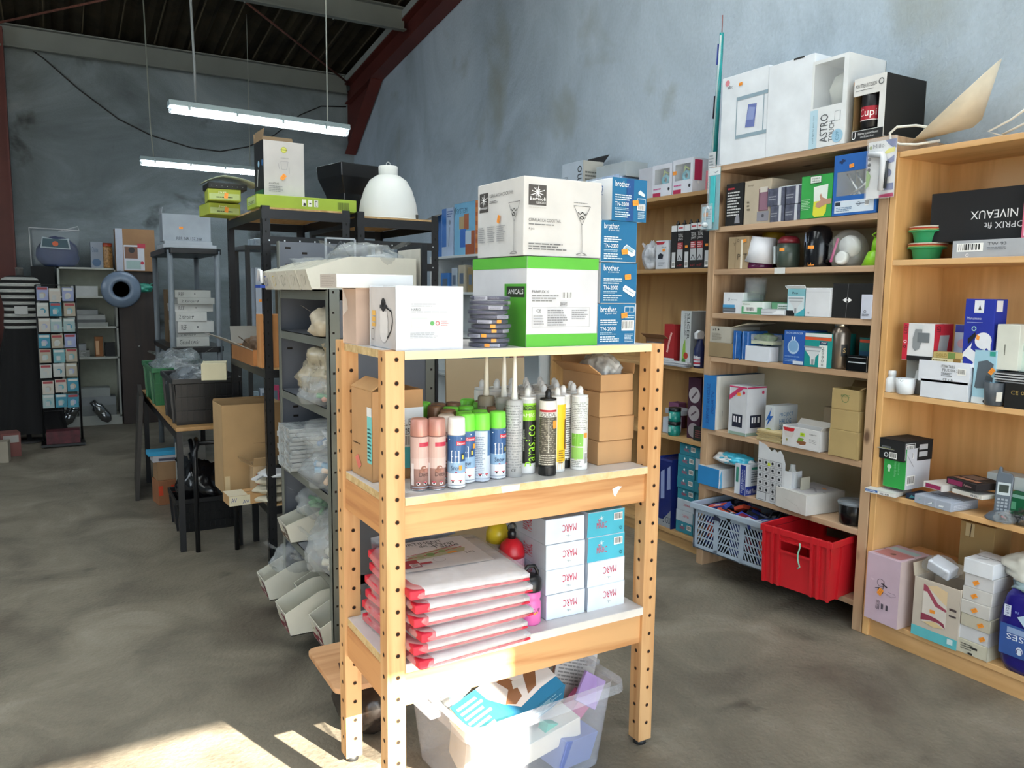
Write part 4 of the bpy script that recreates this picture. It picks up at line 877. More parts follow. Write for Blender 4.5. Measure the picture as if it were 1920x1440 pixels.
# low board on a film-wrapped bundle, left of the unit
bd = wood('beech_board', '#c79a72', '#ab7b52', 'X', 5, .1); mb = MB(); w, d = .12, .16; P = []
for cx, cy, a0 in ((w-.03, d-.03, 0), (-w+.03, d-.03, 90), (-w+.03, -d+.03, 180), (w-.03, -d+.03, 270)):
    for k in range(5): a = R(a0+k*22.5); P.append((cx+.03*math.cos(a), cy+.03*math.sin(a)))
mb.prism(P, 0, .018, bd, 'Z'); o = mb.build('wooden_board', bevel=.003, loc=(.80, 2.35, .195)); tag(o, 'round-cornered wooden board with a dark emblem, lying low behind the left posts', 'board')
mb = MB(); mb.prism([(-.07, -.04), (-.03, -.05), (-.02, 0), (-.06, .01)], .0184, .0188, M('#4a2a1c'), 'Z'); mb.build('burnt_emblem', o)
mb = MB(); blob(mb, (0, 0, 0), (.10, .145, .105), M('#2b2522', .25, 0, .5, 14), 12, .10, 4, True, 1.5); mb.v = [(x, y, min(z, .192)) for x, y, z in mb.v]; o = mb.build('wrapped_bundle', loc=(.83, 2.36, .002)); tag(o, 'dark film-wrapped bundle on the floor under the wooden board', 'bundle')
# ================================================================== PINE BOOKCASE: top (z 2.031)
Z0, Z1, Z2, Z3, Z4, Z5, Z6, Z7 = 2.0312, 1.7362, 1.5282, 1.3112, 1.0932, .7232, .4342, .1282
WB = '#dfe5ec'
wc('carton', 'tall white carton picturing a blue tilted panel, leftmost on top of the pine bookcase', 'carton', 2.792, 0.291, 0.413, Z0, .24, WB,
   {'F': [('o', .12, .93, .035, '#d98a94'), ('t', .13, .86, .24, .9, 'abc', '#59606a', 45), ('g', .34, .27, .93, .74, '#8fa6b4', .012), ('r', .34, .70, 1, .74, '#8fa6b4'), ('r', .34, .27, 1, .31, '#8fa6b4'), ('p', [(.55, .38), (.74, .37), (.78, .62), (.60, .63)], '#6a78b4'), ('p', [(.57, .46), (.72, .45), (.75, .58), (.62, .6)], '#8d9ccc')], 'R': [('r', 0, .70, 1, .74, '#8fa6b4'), ('r', 0, .27, 1, .31, '#8fa6b4')], 's': [('F', .42, .88)]}, x=2.875)
wc('carton', 'plain white carton between the blue-panel carton and the clear-window lamp carton', 'carton', 2.518, 0.252, 0.402, Z0, .28, WB, {'F': [('w', [(.55, .995), (.78, .995)], .02, '#2a2a2a')]}, x=2.872)
def window_carton(name, lab, cat, yc, w, h, z, d, col, win, spec, x=2.87, inner='#8a7354', film=True, **k):
    """carton whose front has a cut-out window: win = (u0,v0,u1,v1)"""
    o = empty(name, lab, cat, (x+d/2, yc, z), HALF); t = .003; m = MB(); c = card(col); u0, v0, u1, v1 = win
    sc = card(k.get('side', col)); ic = card(inner)
    m.box(-w/2, w/2, -d/2+t, d/2, 0, t, c); m.box(-w/2, w/2, -d/2+t, d/2, h-t, h, card(k.get('top', col))); m.box(-w/2, w/2, d/2-t, d/2, t, h-t, ic)
    m.box(-w/2, -w/2+t, -d/2+t, d/2, t, h-t, ic if k.get('side') else c); m.box(w/2-t, w/2, -d/2+t, d/2, t, h-t, sc)
    a, b, e, f = -w/2+u0*w, -w/2+u1*w, v0*h, v1*h
    for q in ((-w/2, w/2, 0, e), (-w/2, w/2, f, h), (-w/2, a, e, f), (b, w/2, e, f)): m.box(q[0], q[1], -d/2, -d/2+t, q[2], q[3], c)
    m.build('box_body', o)
    if film: m = MB(); m.box(a, b, -d/2+.0005, -d/2+.0015, e, f, clear('window_film', '#eef4f6', .16, .08)); m.build('window_film', o)
    decorate(o, flat_maps(w, d, h), spec); return o
o = window_carton('carton', 'carton lettered ASTRO TOUCH with a torn clear window, on top of the pine bookcase', 'carton', 2.310, 0.179, 0.364, Z0, .24, '#dfe3e6', (.06, .46, .88, .96),
   {'F': [('r', 0, 0, .22, .44, '#b4d2e2'), ('t', .08, .06, .14, .38, 'a soft light for every room', '#5d8296', 90), ('t', .30, .05, .52, .37, 'ASTRO', '#4a4f55', 90), ('t', .56, .05, .70, .28, 'TOUCH', '#4a4f55', 90), ('g', .70, .27, .86, .38, '#9aa4aa', .005), ('o', .80, .10, .075, '#9cc4dc'), ('t', .76, .05, .84, .15, 'C2PP', '#4f86a4', 90)], 'R': [('t', .35, .55, .55, .72, 'FE BE', '#8b8b84', 90), ('l', .62, .55, .85, .70, 6, '#9a988f')], 's': [('R', .2, .66)]}, inner='#c9cbc4')
m = MB(); m.lathe([(.02, 0), (.06, .02), (.075, .08), (.055, .13), (.02, .15)], (0, 0, .17), M('#cfd2c8', .5), 24); m.build('boxed_lamp', o)
o = window_carton('carton', 'black and white window carton holding a dark mug, next to the ASTRO carton', 'carton', 2.116, 0.143, 0.245, Z0, .26, '#d9d9d8', (.0, .16, .82, .72),
   {'F': [('t', .06, .84, .72, .90, 'MON TITRE A SUCCESSION', '#3a3a3c'), ('w', [(.06, .80), (.62, .80)], .006, '#3a3a3c'), ('O', .86, .88, .05, .015, '#55585a'), ('r', 0, 0, 1, .15, '#161616'), ('t', .22, .08, .86, .12, 'Refermer ce couvercle avant', '#e6e6e6'), ('t', .30, .03, .74, .065, 'utilisation', '#d0d0d0'), ('t', .02, .02, .14, .14, 'U', '#f2f2f2')]}, inner='#7c6542', side='#121213', top='#19191a', film=False)
m = MB(); m.lathe([(.035, 0), (.042, .01), (.042, .14), (.038, .15), (.036, .15), (.036, .12)], (-.012, -.088, .040), plas('#16161a'), 28); mg = m.build('mug', o)
m = MB(); f = lambda u, v, k: (-.012+(.0425+.0002*k)*math.cos(-2.9+u*2.6), -.088+(.0425+.0002*k)*math.sin(-2.9+u*2.6), .075+.055*v)
prints(m, [('r', 0, 0, 1, 1, '#a81d2e'), ('r', 0, 0, 1, .06, '#e8e0dc'), ('t', .2, .15, .9, .85, 'Cupi', '#f0e8e6')], f, 2, 12); m.build('printed_band', o)
# hanging blister packs on the uprights
def hangpack(lab, pts, x, col, ops, th=.006, name='blister_pack', z=None, extra=None):
    (ya, yb, z0, z1) = pts; w = ya-yb; h = z1-z0
    o = empty(name, lab, 'blister pack', (x, (ya+yb)/2, z0), HALF); m = MB(); m.box(-w/2, w/2, 0, .0012, 0, h, card(col)); m.build('backing_card', o)
    m = MB(); prints(m, ops, lambda u, v, k: (-w/2+u*w, -.0006-k*.0003, v*h), w/h); m.build('printed_graphic', o)
    m = MB(); m.box(-w/2-.004, w/2+.004, -.0045, -.0035, -.004, h+.012, clear('blister_shell', '#f2f2f4', .16, .12)); m.build('plastic_shell', o)
    if extra: extra(o, w, h)
    return o
def millo(o, w, h):
    m = MB(); wt = plas('#d6dae0')
    m.tube([(-w*.38, -.012, h*.78), (w*.10, -.014, h*.74), (w*.16, -.016, h*.66), (w*.12, -.016, h*.12)], [.010, .013, .013, .012], wt, 12); m.build('torch_body', o)
    m = MB(); m.tube([(w*.27, -.013, h*.62), (w*.25, -.014, h*.15)], .006, plas('#30363c'), 8); m.build('clip', o)
hangpack('blister pack with a pale angled torch, hung on the right upright of the pine bookcase', (2.093, 1.970, 1.790, 2.011), 2.855, '#e4e7ea',
   [('p', [(.60, 1), (1, 1), (1, .84), (.86, .86), (.72, .92)], '#2c4f9a'), ('p', [(.50, .74), (.72, .84), (.95, .86), (.95, .78), (.7, .76)], '#e2dc3c'), ('p', [(.62, .62), (.95, .72), (.95, .60), (.75, .58)], '#3358a4'), ('o', .76, .42, .07, '#2d4c94'), ('r', .6, .12, .97, .24, '#3358a4'), ('t', .18, .88, .58, .95, 'Millo', '#39465a'), ('o', .1, .9, .03, '#8fa05a'), ('r', .12, .79, .26, .83, '#2c4f9a')]+[('o', .08, v, .032, '#23262b') for v in (.70, .60, .51)]+[('p', [(0, .18), (.10, .22), (.16, .4), (.05, .5), (0, .5)], '#8db06a'), ('p', [(.5, 0), (1, 0), (1, .07), (.5, .05)], '#d02c6e')], extra=millo)
def brush(o, w, h):
    m = MB(); m.bar((0, -.010, h*.12), (.0, -.010, h*.86), w*.35, .008, M('#4fc0c8', .2)); m.build('handle_piece', o)
hangpack('slim turquoise blister pack hung on the left upright of the pine bookcase', (2.988, 2.911, 1.722, 2.024), 2.86, '#3aa9b8', [('r', 0, .88, 1, 1, '#dfe9ee'), ('p', [(.3, .94), (.6, .91), (.9, .95), (.6, .93)], '#2a4a6a'), ('r', .12, .05, .88, .86, '#2f9fb0'), ('r', .5, .05, .62, .86, '#7fd4dc')], extra=brush)
def hook(o, w, h):
    m = MB(); m.tube([(0, -.012, h*.35), (0, -.012, h*.8), (w*.2, -.012, h*.98), (w*.35, -.012, h*.85)], .004, plas('#e4e9ee'), 8); m.lathe([(.012, 0), (.015, .012), (.008, .022)], (0, -.012, .01), plas('#d2dade'), 14); m.build('hook', o)
hangpack('small clear pack with a white hook, hanging just left of the turquoise blister', (3.013, 2.942, 1.727, 1.838), 2.845, '#a9cdda', [('l', .3, .4, .95, .9, 5, '#6e97a8'), ('r', .2, .55, .62, .72, ORANGE)], extra=hook)
# shelf 1
wc('carton', 'narrow black carton with white text rows, at the left of the upper pine shelf', 'carton', 2.838, 0.108, 0.201, Z1, .2, '#17171a', {'F': [('r', .1, .86, .5, .90, '#b0303a'), ('l', .1, .22, .9, .82, 9, '#d2d2d2'), ('p', [(.58, .05), (.9, .05), (.86, .2), (.74, .28), (.62, .18)], '#8f8f98')]}, x=2.885)
wc('carton', 'beige carton picturing a small blender, right of the narrow black one', 'carton', 2.696, 0.161, 0.203, Z1, .22, '#b9ad99', {'F': [('t', .12, .86, .34, .91, 'kenji', '#5a4a3a'), ('r', .56, .28, .92, .78, '#6f4a58'), ('r', .60, .70, .88, .82, '#cfc9c0'), ('p', [(.60, .3), (.9, .3), (.86, .7), (.62, .7)], '#8f6a7c'), ('r', .52, .05, .96, .27, '#8b8a94'), ('o', .74, .17, .04, '#4c4c56'), ('l', .12, .3, .24, .55, 3, '#6e6454')]}, x=2.89)
greyw = bag_mat('grey_film', '#6a6d78', .9)
for i, (a, b, pt, zb, lab) in enumerate(((1440, 1466, 392, 0, 'grey film-wrapped block in the lower row right of the blender carton'), (1467, 1497, 391, 0, 'grey film-wrapped block with white end strips, lower row beside the green carton'), (1434, 1466, 364, 1, 'grey film-wrapped block in the upper row nearest the blender carton'), (1467, 1498, 360, 1, 'grey film-wrapped block in the upper row beside the green carton'))):
    yc, w, h = ((2.566, 0.080, 0.062), (2.479, 0.089, 0.057), (2.576, 0.099, 0.136), (2.477, 0.092, 0.130))[i]
    hh = .072; o = wc('wrapped_block', lab, 'packet', yc, w-.003, hh if not zb else .078, Z1+(hh+.001)*zb, .11, '#5d6070', {'F': [('r', .62, 0, .80, 1, '#c9cdd6'), ('l', .05, .3, .55, .6, 2, '#8f939f')]}, x=2.882, m=M('#565a6c', .25, 0, .3, 40), group='grey film-wrapped blocks', seam=False)
wc('carton', 'slim white flat box lying on the grey film-wrapped blocks', 'carton', 2.509, 0.140, 0.005, Z1+.1535, .12, '#d9dde0', {'F': [('w', [(.02, .5), (.98, .5)], .03, '#8f979c')]}, x=2.90, seam=False)
wc('carton', 'bright green carton picturing a hand on a yellow and white bag', 'carton', 2.348, 0.161, 0.182, Z1, .07, '#35a24c', {'F': [('p', [(.30, .82), (.64, .82), (.64, .97), (.40, .97), (.38, .97), (.30, .97)], '#e4efe6'), ('g', .29, .80, .65, .98, '#1d2420', .012), ('t', .34, .90, .60, .94, 'STEFIBUS', '#27302a'), ('t', .34, .84, .60, .88, 'PARASOL', '#27302a'), ('p', [(.42, .08), (.48, .02), (.76, .03), (.84, .12), (.86, .40), (.44, .38)], '#d8d63c'), ('p', [(.44, .38), (.86, .40), (.88, .76), (.42, .72)], '#dfe8e2'), ('p', [(.50, .26), (.62, .22), (.84, .30), (1, .30), (1, .42), (.84, .42), (.72, .46), (.66, .56), (.62, .50), (.66, .40), (.52, .34)], '#b98f78'), ('l', .04, .2, .36, .46, 7, '#a5d8ae')]}, x=2.872)
o = window_carton('carton', 'blue carton with a clear window showing chrome parts, at the right end of the shelf', 'carton', 2.159, 0.206, 0.248, Z1, .14, '#2360ae', (.08, .32, .98, .72), {'F': [('w', [(.12, .88), (.26, .90)], .035, '#13305e'), ('w', [(.18, .85), (.2, .93)], .035, '#13305e'), ('r', .06, .04, .96, .24, '#cfdcea'), ('l', .1, .06, .5, .14, 3, '#5a7aa0'), ('w', [(.55, .17), (.82, .17)], .01, '#4a5a70'), ('O', .62, .17, .035, .008, '#4a5a70'), ('r', .08, .16, .2, .22, '#23303e'), ('b', .76, .13, .86, .22, '#3a4450')], 's': [('F', .42, .80)]}, inner='#6e6a60')
m = MB(); ch = M('#b8bcc0', .2, .9)
m.tube([(-.05, -.05, .17), (.03, -.05, .06)], .006, ch, 8); m.tube([(-.03, -.06, .075), (.07, -.06, .135)], .007, ch, 8); m.tube([(-.01, -.045, .17), (.04, -.05, .10)], .005, ch, 8); m.build('chrome_fittings', o)
# shelf 2
wc('carton', 'kraft carton lettered PET, at the left end of the third pine level', 'carton', 2.796, 0.125, 0.153, Z2, .13, '#a08c6e', {'F': [('w', [(.38, 0), (.38, 1)], .01, '#6e5c44'), ('t', .50, .28, .98, .46, 'PET', '#33291e'), ('O', .5, .88, .045, .014, '#55462f'), ('t', .26, .72, .38, .82, 'Y', '#55462f'), ('r', .66, 0, .76, .9, '#e4dccb')], 's': [('F', .85, .86)]}, x=2.882)
L0_ = empty('table_lamp', 'small table lamp with tilted white shade and purple base, beside the kraft PET carton', 'lamp', (2.95, 2.718, Z2))
m = MB(); m.T = Matrix.Rotation(R(8), 4, 'X'); m.lathe([(.078, .03), (.056, .15), (.0545, .15), (.076, .03)], (0, 0, .0), M('#dfe2ea', .5), 32); m.T = None; m.build('lamp_shade', L0_)
m = MB(); m.lathe([(.062, 0), (.066, .006), (.058, .03), (.03, .045), (.01, .05), (.008, .12)], (0, 0, 0), M('#5a1f46', .2), 28); m.build('base', L0_)
def vessel(lab, px, x, prof, mat, extra=None, name='container', z=Z2, cat='container', seg_=26):
    o = empty(name, lab, cat, (x, px, z)); m = MB(); m.lathe(prof, (0, 0, 0), mat, seg_); m.build('body', o)
    if extra: extra(o)
    return o
def stick(o, a, z, r_, w=.5, h=.014, col=ORANGE):
    m = MB(); m.add([((r_)*math.cos(a+t*w), r_*math.sin(a+t*w), z+q) for t in (0, .5, 1) for q in (0, h)], [(0, 2, 3, 1), (2, 4, 5, 3)], ink(col)); m.build('price_sticker', o)
def k_ex(o):
    m = MB(); m.lathe([(.050, .112), (.048, .128), (.035, .142), (.012, .147), (0, .147)], (0, 0, 0), plas('#7c2530'), 26); m.build('lid', o)
    m = MB(); m.bar((-.03, .045, .02), (-.03, .05, .10), .02, .01, plas('#b9c4c9')); m.build('handle', o); stick(o, 3.0, .075, .0525)
vessel('dark green rounded container with a red domed lid and orange sticker', 2.549, 2.95, [(.044, 0), (.05, .01), (.052, .06), (.051, .11)], plas('#3f4c45'), k_ex, 'food_container')
o = wc('bamboo_block', 'small wooden block with a white label between the dark container and the black jug', 'block', 2.409, 0.052, 0.091, Z2, .06, '#a87f52', {'F': [('r', .0, .35, 1, .78, '#dcdad2'), ('l', .15, .4, .85, .75, 4, '#7a7a74')]}, x=2.925, seam=False)
def jug(o):
    m = MB(); m.tube([(-.02, -.055, .10), (-.02, -.075, .09), (-.02, -.075, .04), (-.02, -.06, .02)], .007, plas('#111216'), 8); m.build('handle', o)
    m = MB(); f = lambda u, v, k: (-(.0615+.0003*k)*math.cos(.1+u*.75), (.0615+.0003*k)*math.sin(.1+u*.75)*1.0, .06+v*.095)
    prints(m, [('p', [(.1, .1), (.5, 1), (.7, .8), (.95, .2), (.6, .5), (.4, .55)], '#8c9ab4')], f, .6); m.build('logo', o)
    stick(o, 3.0, .078, .0612); stick(o, 3.05, .006, .0585)
vessel('tall rounded black appliance with a pale leaf mark and two orange stickers', 2.383, 2.95, [(.056, 0), (.0585, .01), (.060, .09), (.054, .15), (.042, .175), (.02, .182), (0, .183)], M('#101116', .18), jug, 'air_fryer', cat='appliance', seg_=30)
o = empty('bagged_tubs', 'clear bag with round white and pink tubs inside, right of the black appliance', 'bag', (2.95, 2.233, Z2)); m = MB(); blob(m, (0, 0, 0), (.06, .085, .085), clear('thin_film', '#e8ecec', .16, .1), 6, .12, 4); m.build('film', o)
m = MB(); m.T = Matrix.Translation((-.01, -.02, .085)) @ Matrix.Rotation(R(80), 4, 'Y'); m.lathe([(.042, -.02), (.046, .0), (.042, .02), (0, .022)], (0, 0, 0), plas('#d8dcdc'), 22); m.T = Matrix.Translation((-.04, -.005, .034)) @ Matrix.Rotation(R(-80), 4, 'Y'); m.lathe([(.028, -.01), (.029, .01), (.02, .012), (0, .012)], (0, 0, 0), plas('#e6e9e8'), 20); m.T = None; m.bar((-.03, .06, .02), (-.01, .045, .12), .012, .008, plas('#d84f94')); m.build('tubs', o)
o = empty('clip_lamp', 'lime green desk lamp head with conical shade, at the right end of the level', 'lamp', (2.93, 2.085, Z2)); m = MB(); lg = plas('#8fcf2c')
m.lathe([(.052, 0), (.03, .055), (.016, .062)], (0, 0, 0), lg, 26); m.build('lamp_shade', o); m = MB(); m.tube([(0, 0, .06), (0, -.005, .09), (0, .0, .11)], [.018, .02, .012], lg, 12); m.tube([(0, 0, .11), (0, .02, .125), (0, -.01, .14), (0, -.02, .12)], .004, lg, 8); m.build('bracket', o)
vessel('yellow bowl-like tub behind the tilted white lamp shade', 2.794, 3.12, [(.04, 0), (.05, .02), (.055, .17), (.05, .185)], plas('#c9a12a'), None, 'tub')
o = empty('cutlery_holder', 'dark holder with white-tipped sticks behind the lamp and the dark green container', 'holder', (3.05, 2.707, Z2)); m = MB(); m.lathe([(.025, 0), (.028, .07), (.025, .07)], (0, 0, 0), plas('#5c2f2c'), 14); m.build('cup', o); m = MB()
for a in (-.01, .0, .012): m.tube([(a, a, .05), (a*2, a*2.2, .14)], .004, plas('#e6e4de'), 6)
m.build('sticks', o)
m = MB(); m.box(2.8688, 2.8694, 2.493, 2.554, 1.5005, 1.5275, card('#d6d8d6')); o = m.build('shelf_label'); tag(o, 'small white paper label stuck on the edge of the third pine shelf', 'label')
# shelf 3
wc('carton', 'small white carton with a blue mountain print, leftmost on its pine shelf', 'carton', 2.816, 0.131, 0.103, Z3, .14, '#dbe0e6', {'F': [('t', .24, .60, .34, .74, 'U', '#4a5a6a'), ('t', .42, .62, .72, .68, 'Essuyage', '#6a7a8a'), ('r', 0, .28, .6, .42, '#4c9ccc'), ('r', 0, .06, .65, .28, '#5f656c'), ('w', [(.04, .17), (.6, .17)], .02, '#aab0b6')]}, x=2.885)
gb = wc('carton', 'white and green carton with a barcode, carrying the clear plastic cups', 'carton', 2.686, 0.130, 0.061, Z3, .13, '#dfe6e2', {'F': [('r', 0, 0, 1, .16, '#4f9a6a'), ('r', 0, .0, .1, .6, '#5fa678'), ('r', .75, .0, 1, .55, '#5fa678'), ('b', .2, .2, .68, .58), ('t', .08, .74, .4, .84, 'Kleenex', '#3f5a4a')]}, x=2.878, faces={'T': '#4f9a6a'})
o = empty('plastic_cups', 'block of nested clear plastic cups standing on the green and white carton', 'cups', (2.955, 2.740, 1.371)); m = MB()
for i in range(9): m.lathe([(.045-.001*i, i*.008), (.052, i*.008+.05), (.053, i*.008+.052)], (0, 0, 0), clear('cup_plastic', '#dfe3e6', .12, .15), 20)
m.build('nested_cups', o)
wc('carton', 'green and white carton lying right of the one with the barcode', 'carton', 2.554, 0.122, 0.058, Z3, .10, '#6aa47c', {'F': [('r', .3, .1, .95, .9, '#d6dedb'), ('l', .35, .2, .9, .8, 3, '#5a7a66')]}, x=2.93)
wc('packet', 'white folded instruction packet in front of the green and white cartons', 'packet', 2.551, 0.134, 0.028, Z3, .06, '#cfd3d8', {'F': [('p', [(.5, .2), (1, .2), (1, .8), (.7, .8)], '#e8ecf0'), ('w', [(.0, .4), (.5, .5)], .05, '#6a6f76')]}, x=2.865, seam=False)
def bulb(u, v, s, a, c1='#cfd4d8', c2='#8f969c'): return [('p', [(u-.5*s/a, v+s), (u+.5*s/a, v+s), (u+.42*s/a, v+.75*s), (u+.15*s/a, v+.42*s), (u+.12*s/a, v), (u-.12*s/a, v), (u-.15*s/a, v+.42*s), (u-.42*s/a, v+.75*s)], c1), ('w', [(u-.46*s/a, v+.96*s), (u+.46*s/a, v+.96*s)], s*.1, c2), ('w', [(u, v), (u, v+.3*s)], s*.16, c2), ('w', [(u-.4*s/a, v+.76*s), (u+.4*s/a, v+.76*s)], s*.04, c2)]
wc('carton', 'open-flapped teal and white carton picturing a spotlight bulb', 'carton', 2.428, 0.100, 0.122, Z3, .10, '#7fb9c4', {'F': [('r', .05, .1, .95, .72, '#cfdde2'), ('r', 0, .0, .45, .2, '#15181a'), ('p', [(.5, 0), (1, 0), (1, .3), (.6, .1)], '#46a9b8')]+bulb(.5, .12, .55, .62)+[('t', .3, .80, .6, .88, 'Pro', '#2a3c44')]}, x=2.875, flaps={'F': (.015, 60), 'L': (.02, 40), 'm': card('#d8dde0')})
wc('carton', 'plain white carton with a tiny round mark, next to the spotlight bulb carton', 'carton', 2.311, 0.128, 0.125, Z3, .13, '#d6d9de', {'F': [('O', .16, .13, .035, .012, '#55585c'), ('w', [(0, .86), (1, .86)], .006, '#a6aab0')]}, x=2.872)
wc('carton', 'black carton marked with a white double arrow', 'carton', 2.148, 0.192, 0.143, Z3, .2, '#0e0f11', {'F': [('p', [(.26, .52), (.36, .44), (.36, .60)], '#f0f0f0'), ('p', [(.50, .52), (.40, .44), (.40, .60)], '#f0f0f0'), ('r', .33, .51, .43, .535, '#f0f0f0'), ('w', [(.36, 0), (.37, .3), (.38, .45)], .008, '#7a7d80'), ('w', [(.38, .6), (.39, 1)], .008, '#7a7d80')]}, x=2.885)
wc('carton', 'small pale lilac carton with a recycling mark, standing before the black carton', 'carton', 2.064, 0.044, 0.097, Z3, .02, '#c3c8d8', {'F': [('O', .4, .3, .06, .02, '#33363c'), ('l', .1, .1, .9, .22, 2, '#6a6e7a')]}, x=2.862, seam=False)
# shelf 4
wc('carton', 'plain kraft box under the greyish box at the left end of its pine shelf', 'carton', 2.869, 0.164, 0.071, Z4, .2, '#8e7b5d', x=2.868)
wc('carton', 'greyish white box with raised flaps on the plain kraft box', 'carton', 2.876, 0.142, 0.081, Z4+.0715, .2, '#aeaa9e', {'F': [('t', .15, .72, .28, .88, 'rl', '#3a3a3a'), ('o', .42, .80, .06, '#222222'), ('l', .12, .15, .6, .6, 6, '#8a867a')]}, x=2.868, flaps={'R': (.10, 12), 'K': (.03, 50), 'L': (.02, 60), 'm': card('#b3aa94')})
bluef = M('#2f63a8', .18, 0, .25, 30)
for i, (yc, w, h) in enumerate(((2.762, 0.042, 0.131), (2.716, 0.044, 0.136))):
    wc('film_pack', 'blue film-wrapped pack standing on edge, %s of the pair beside the kraft box' % ('left' if i == 0 else 'right'), 'pack', yc, w-.001, h, Z4, .14, '#2f63a8', {'F': [('w', [(.3, 0), (.35, 1)], .02, '#a9c4e4')]}, x=2.87, m=bluef, seam=False, bev=.005)
wc('film_pack', 'blue and white picture pack standing behind the low white box', 'pack', 2.614, 0.159, 0.127, Z4, .05, '#2f6cae', {'F': [('r', .08, 0, 1, .8, '#c3d3df'), ('p', [(.2, .3), (.4, .3), (.38, .7), (.22, .7)], '#58789a')]}, x=2.96, m=bluef, seam=False)
wc('carton', 'low plain white box in front of the blue picture pack', 'carton', 2.632, 0.144, 0.068, Z4, .06, '#d3d9e3', None, x=2.868)
m = MB(); P_ = empty('plant_punnet', 'clear punnet of green foliage resting on the low white box', 'punnet', (2.915, 2.623, Z4+.079)); m.box(-.03, .03, -.065, .065, 0, .016, plas('#b9bfa8')); m.build('tray', P_)
m = MB(); blob(m, (0, 0, .012), (.028, .055, .022), M('#3b5a2c', .8, 0, .6, 60), 3, .4, 3); m.build('foliage', P_); m = MB(); m.box(-.031, .031, -.066, .066, .012, .045, clear('punnet_lid', '#e6ecea', .2, .1)); m.build('lid', P_)
wc('carton', 'blue carton picturing a round glass ornament', 'carton', 2.424, 0.116, 0.153, Z4, .15, '#2257a8', {'F': [('t', .1, .90, .9, .96, 'SACHS SPRINGER', '#bcd0ea'), ('o', .48, .52, .21, '#a9c6e2'), ('o', .48, .54, .17, '#7aa6d0'), ('r', .38, .72, .44, .82, '#d6e2ee'), ('r', .50, .72, .56, .82, '#d6e2ee'), ('t', .1, .22, .8, .26, 'DECORATION DE NOEL', '#9cc0ea'), ('l', .1, .08, .7, .18, 2, '#7aa0d4'), ('r', .5, .02, .98, .12, '#c6d4e4')]}, x=2.872)
osram = lambda: [('r', 0, .9, 1, 1, '#d8dcda'), ('r', 0, .80, 1, .89, '#d2542c'), ('r', 0, 0, 1, .80, '#17908c'), ('r', .55, 0, .86, .66, '#e0e4e2'), ('r', .58, .68, .86, .78, '#1c2c5a'), ('t', .62, .70, .82, .76, '75W', '#f0f0f0')]+bulb(.33, .06, .55, .8)+[('t', .66, .52+.0, .76, .62, '2', '#2a3a3c'), ('O', .71, .44, .04, .012, '#2a3a3c'), ('O', .71, .32, .035, .012, '#2a3a3c'), ('O', .71, .2, .04, .012, '#2a3a3c'), ('O', .71, .08, .035, .012, '#2a3a3c')]
wc('carton', 'teal carton with an orange band picturing a reflector bulb', 'carton', 2.295, 0.137, 0.146, Z4, .16, '#17908c', {'F': osram()}, x=2.872)
def cap_ex(o):
    m = MB(); m.lathe([(.026, .178), (.027, .182), (.027, .198), (.022, .204), (0, .204)], (0, 0, 0), M('#a09c92', .25, .9), 24); m.build('screw_cap', o)
    m = MB(); f = lambda u, v, k: ((.0392+.0002*k)*math.cos(-2.4+u*.7), (.0392+.0002*k)*math.sin(-2.4+u*.7), .055+.05*v); prints(m, [('r', 0, 0, 1, 1, '#1a1a1a'), ('t', .3, .3, .7, .7, 'S', '#c9a86a')], f, .6, 4); m.build('label', o)
vessel('brushed metal bottle with a screw cap, right of the reflector bulb carton', 2.215, 2.915, [(.037, 0), (.039, .004), (.039, .15), (.034, .165), (.026, .175), (.024, .182)], M('#7c7268', .28, .75, .1, 10), cap_ex, 'metal_bottle', Z4, 'bottle')
wc('carton', 'teal and orange carton in shade at the right end, behind the black tray', 'carton', 2.087, 0.090, 0.136, Z4, .12, '#0f5a58', {'F': [('r', 0, .86, 1, .95, '#b8452a'), ('r', 0, .4, 1, .6, '#0d3f5c')]}, x=2.93)
wc('tray', 'black glossy tray box in front of the dark teal carton', 'box', 2.098, 0.098, 0.066, Z4, .05, '#121416', {'F': [('w', [(.1, .55), (.95, .55)], .07, '#b9c0c6'), ('w', [(.1, .85), (.95, .85)], .03, '#7a8086')]}, x=2.868, m=M('#101214', .15), seam=False)
# shelf 5
wc('carton', 'big white television bracket box with a blue lettered end, leftmost on its shelf', 'carton', 2.925, 0.087, 0.272, Z5, .34, '#c9c8c0', {'F': [('t', .28, .1, .52, .85, 'SUPPORT ARTICULE', '#16408c', 90), ('t', .66, .30, .88, .72, 'POUR TV', '#16408c', 90)], 'R': [('r', .02, .0, .08, 1, '#d6d6cf'), ('w', [(.14, .25), (.14, .35)], .006, '#55585a')]}, x=2.862, faces={'F': '#2273b8', 'T': '#2f6f9f'}, turn=0)
spk = [('r', 0, .0, 1, .06, '#8fa79a'), ('r', .2, .16, .78, .42, '#23283a'), ('r', .28, .26, .36, .38, '#e6e6ea'), ('r', .42, .26, .48, .38, '#e6e6ea'), ('r', .58, .26, .68, .38, '#e6e6ea'), ('o', .82, .88, .035, '#b8325a')]
wc('carton', 'upright white carton with two dark speakers pictured and a pink corner ribbon', 'carton', 2.737, 0.112, 0.238, Z5, .13, '#c9ccd2', {'F': spk+[('p', [(0, .80), (.6, 1), (.9, 1), (.0, .70)], '#c23a66'), ('r', .0, .97, 1, 1, '#c23a66')], 'R': spk+[('r', .0, .97, 1, 1, '#b0305a')], 's': [('F', .55, .84)]}, x=2.868)
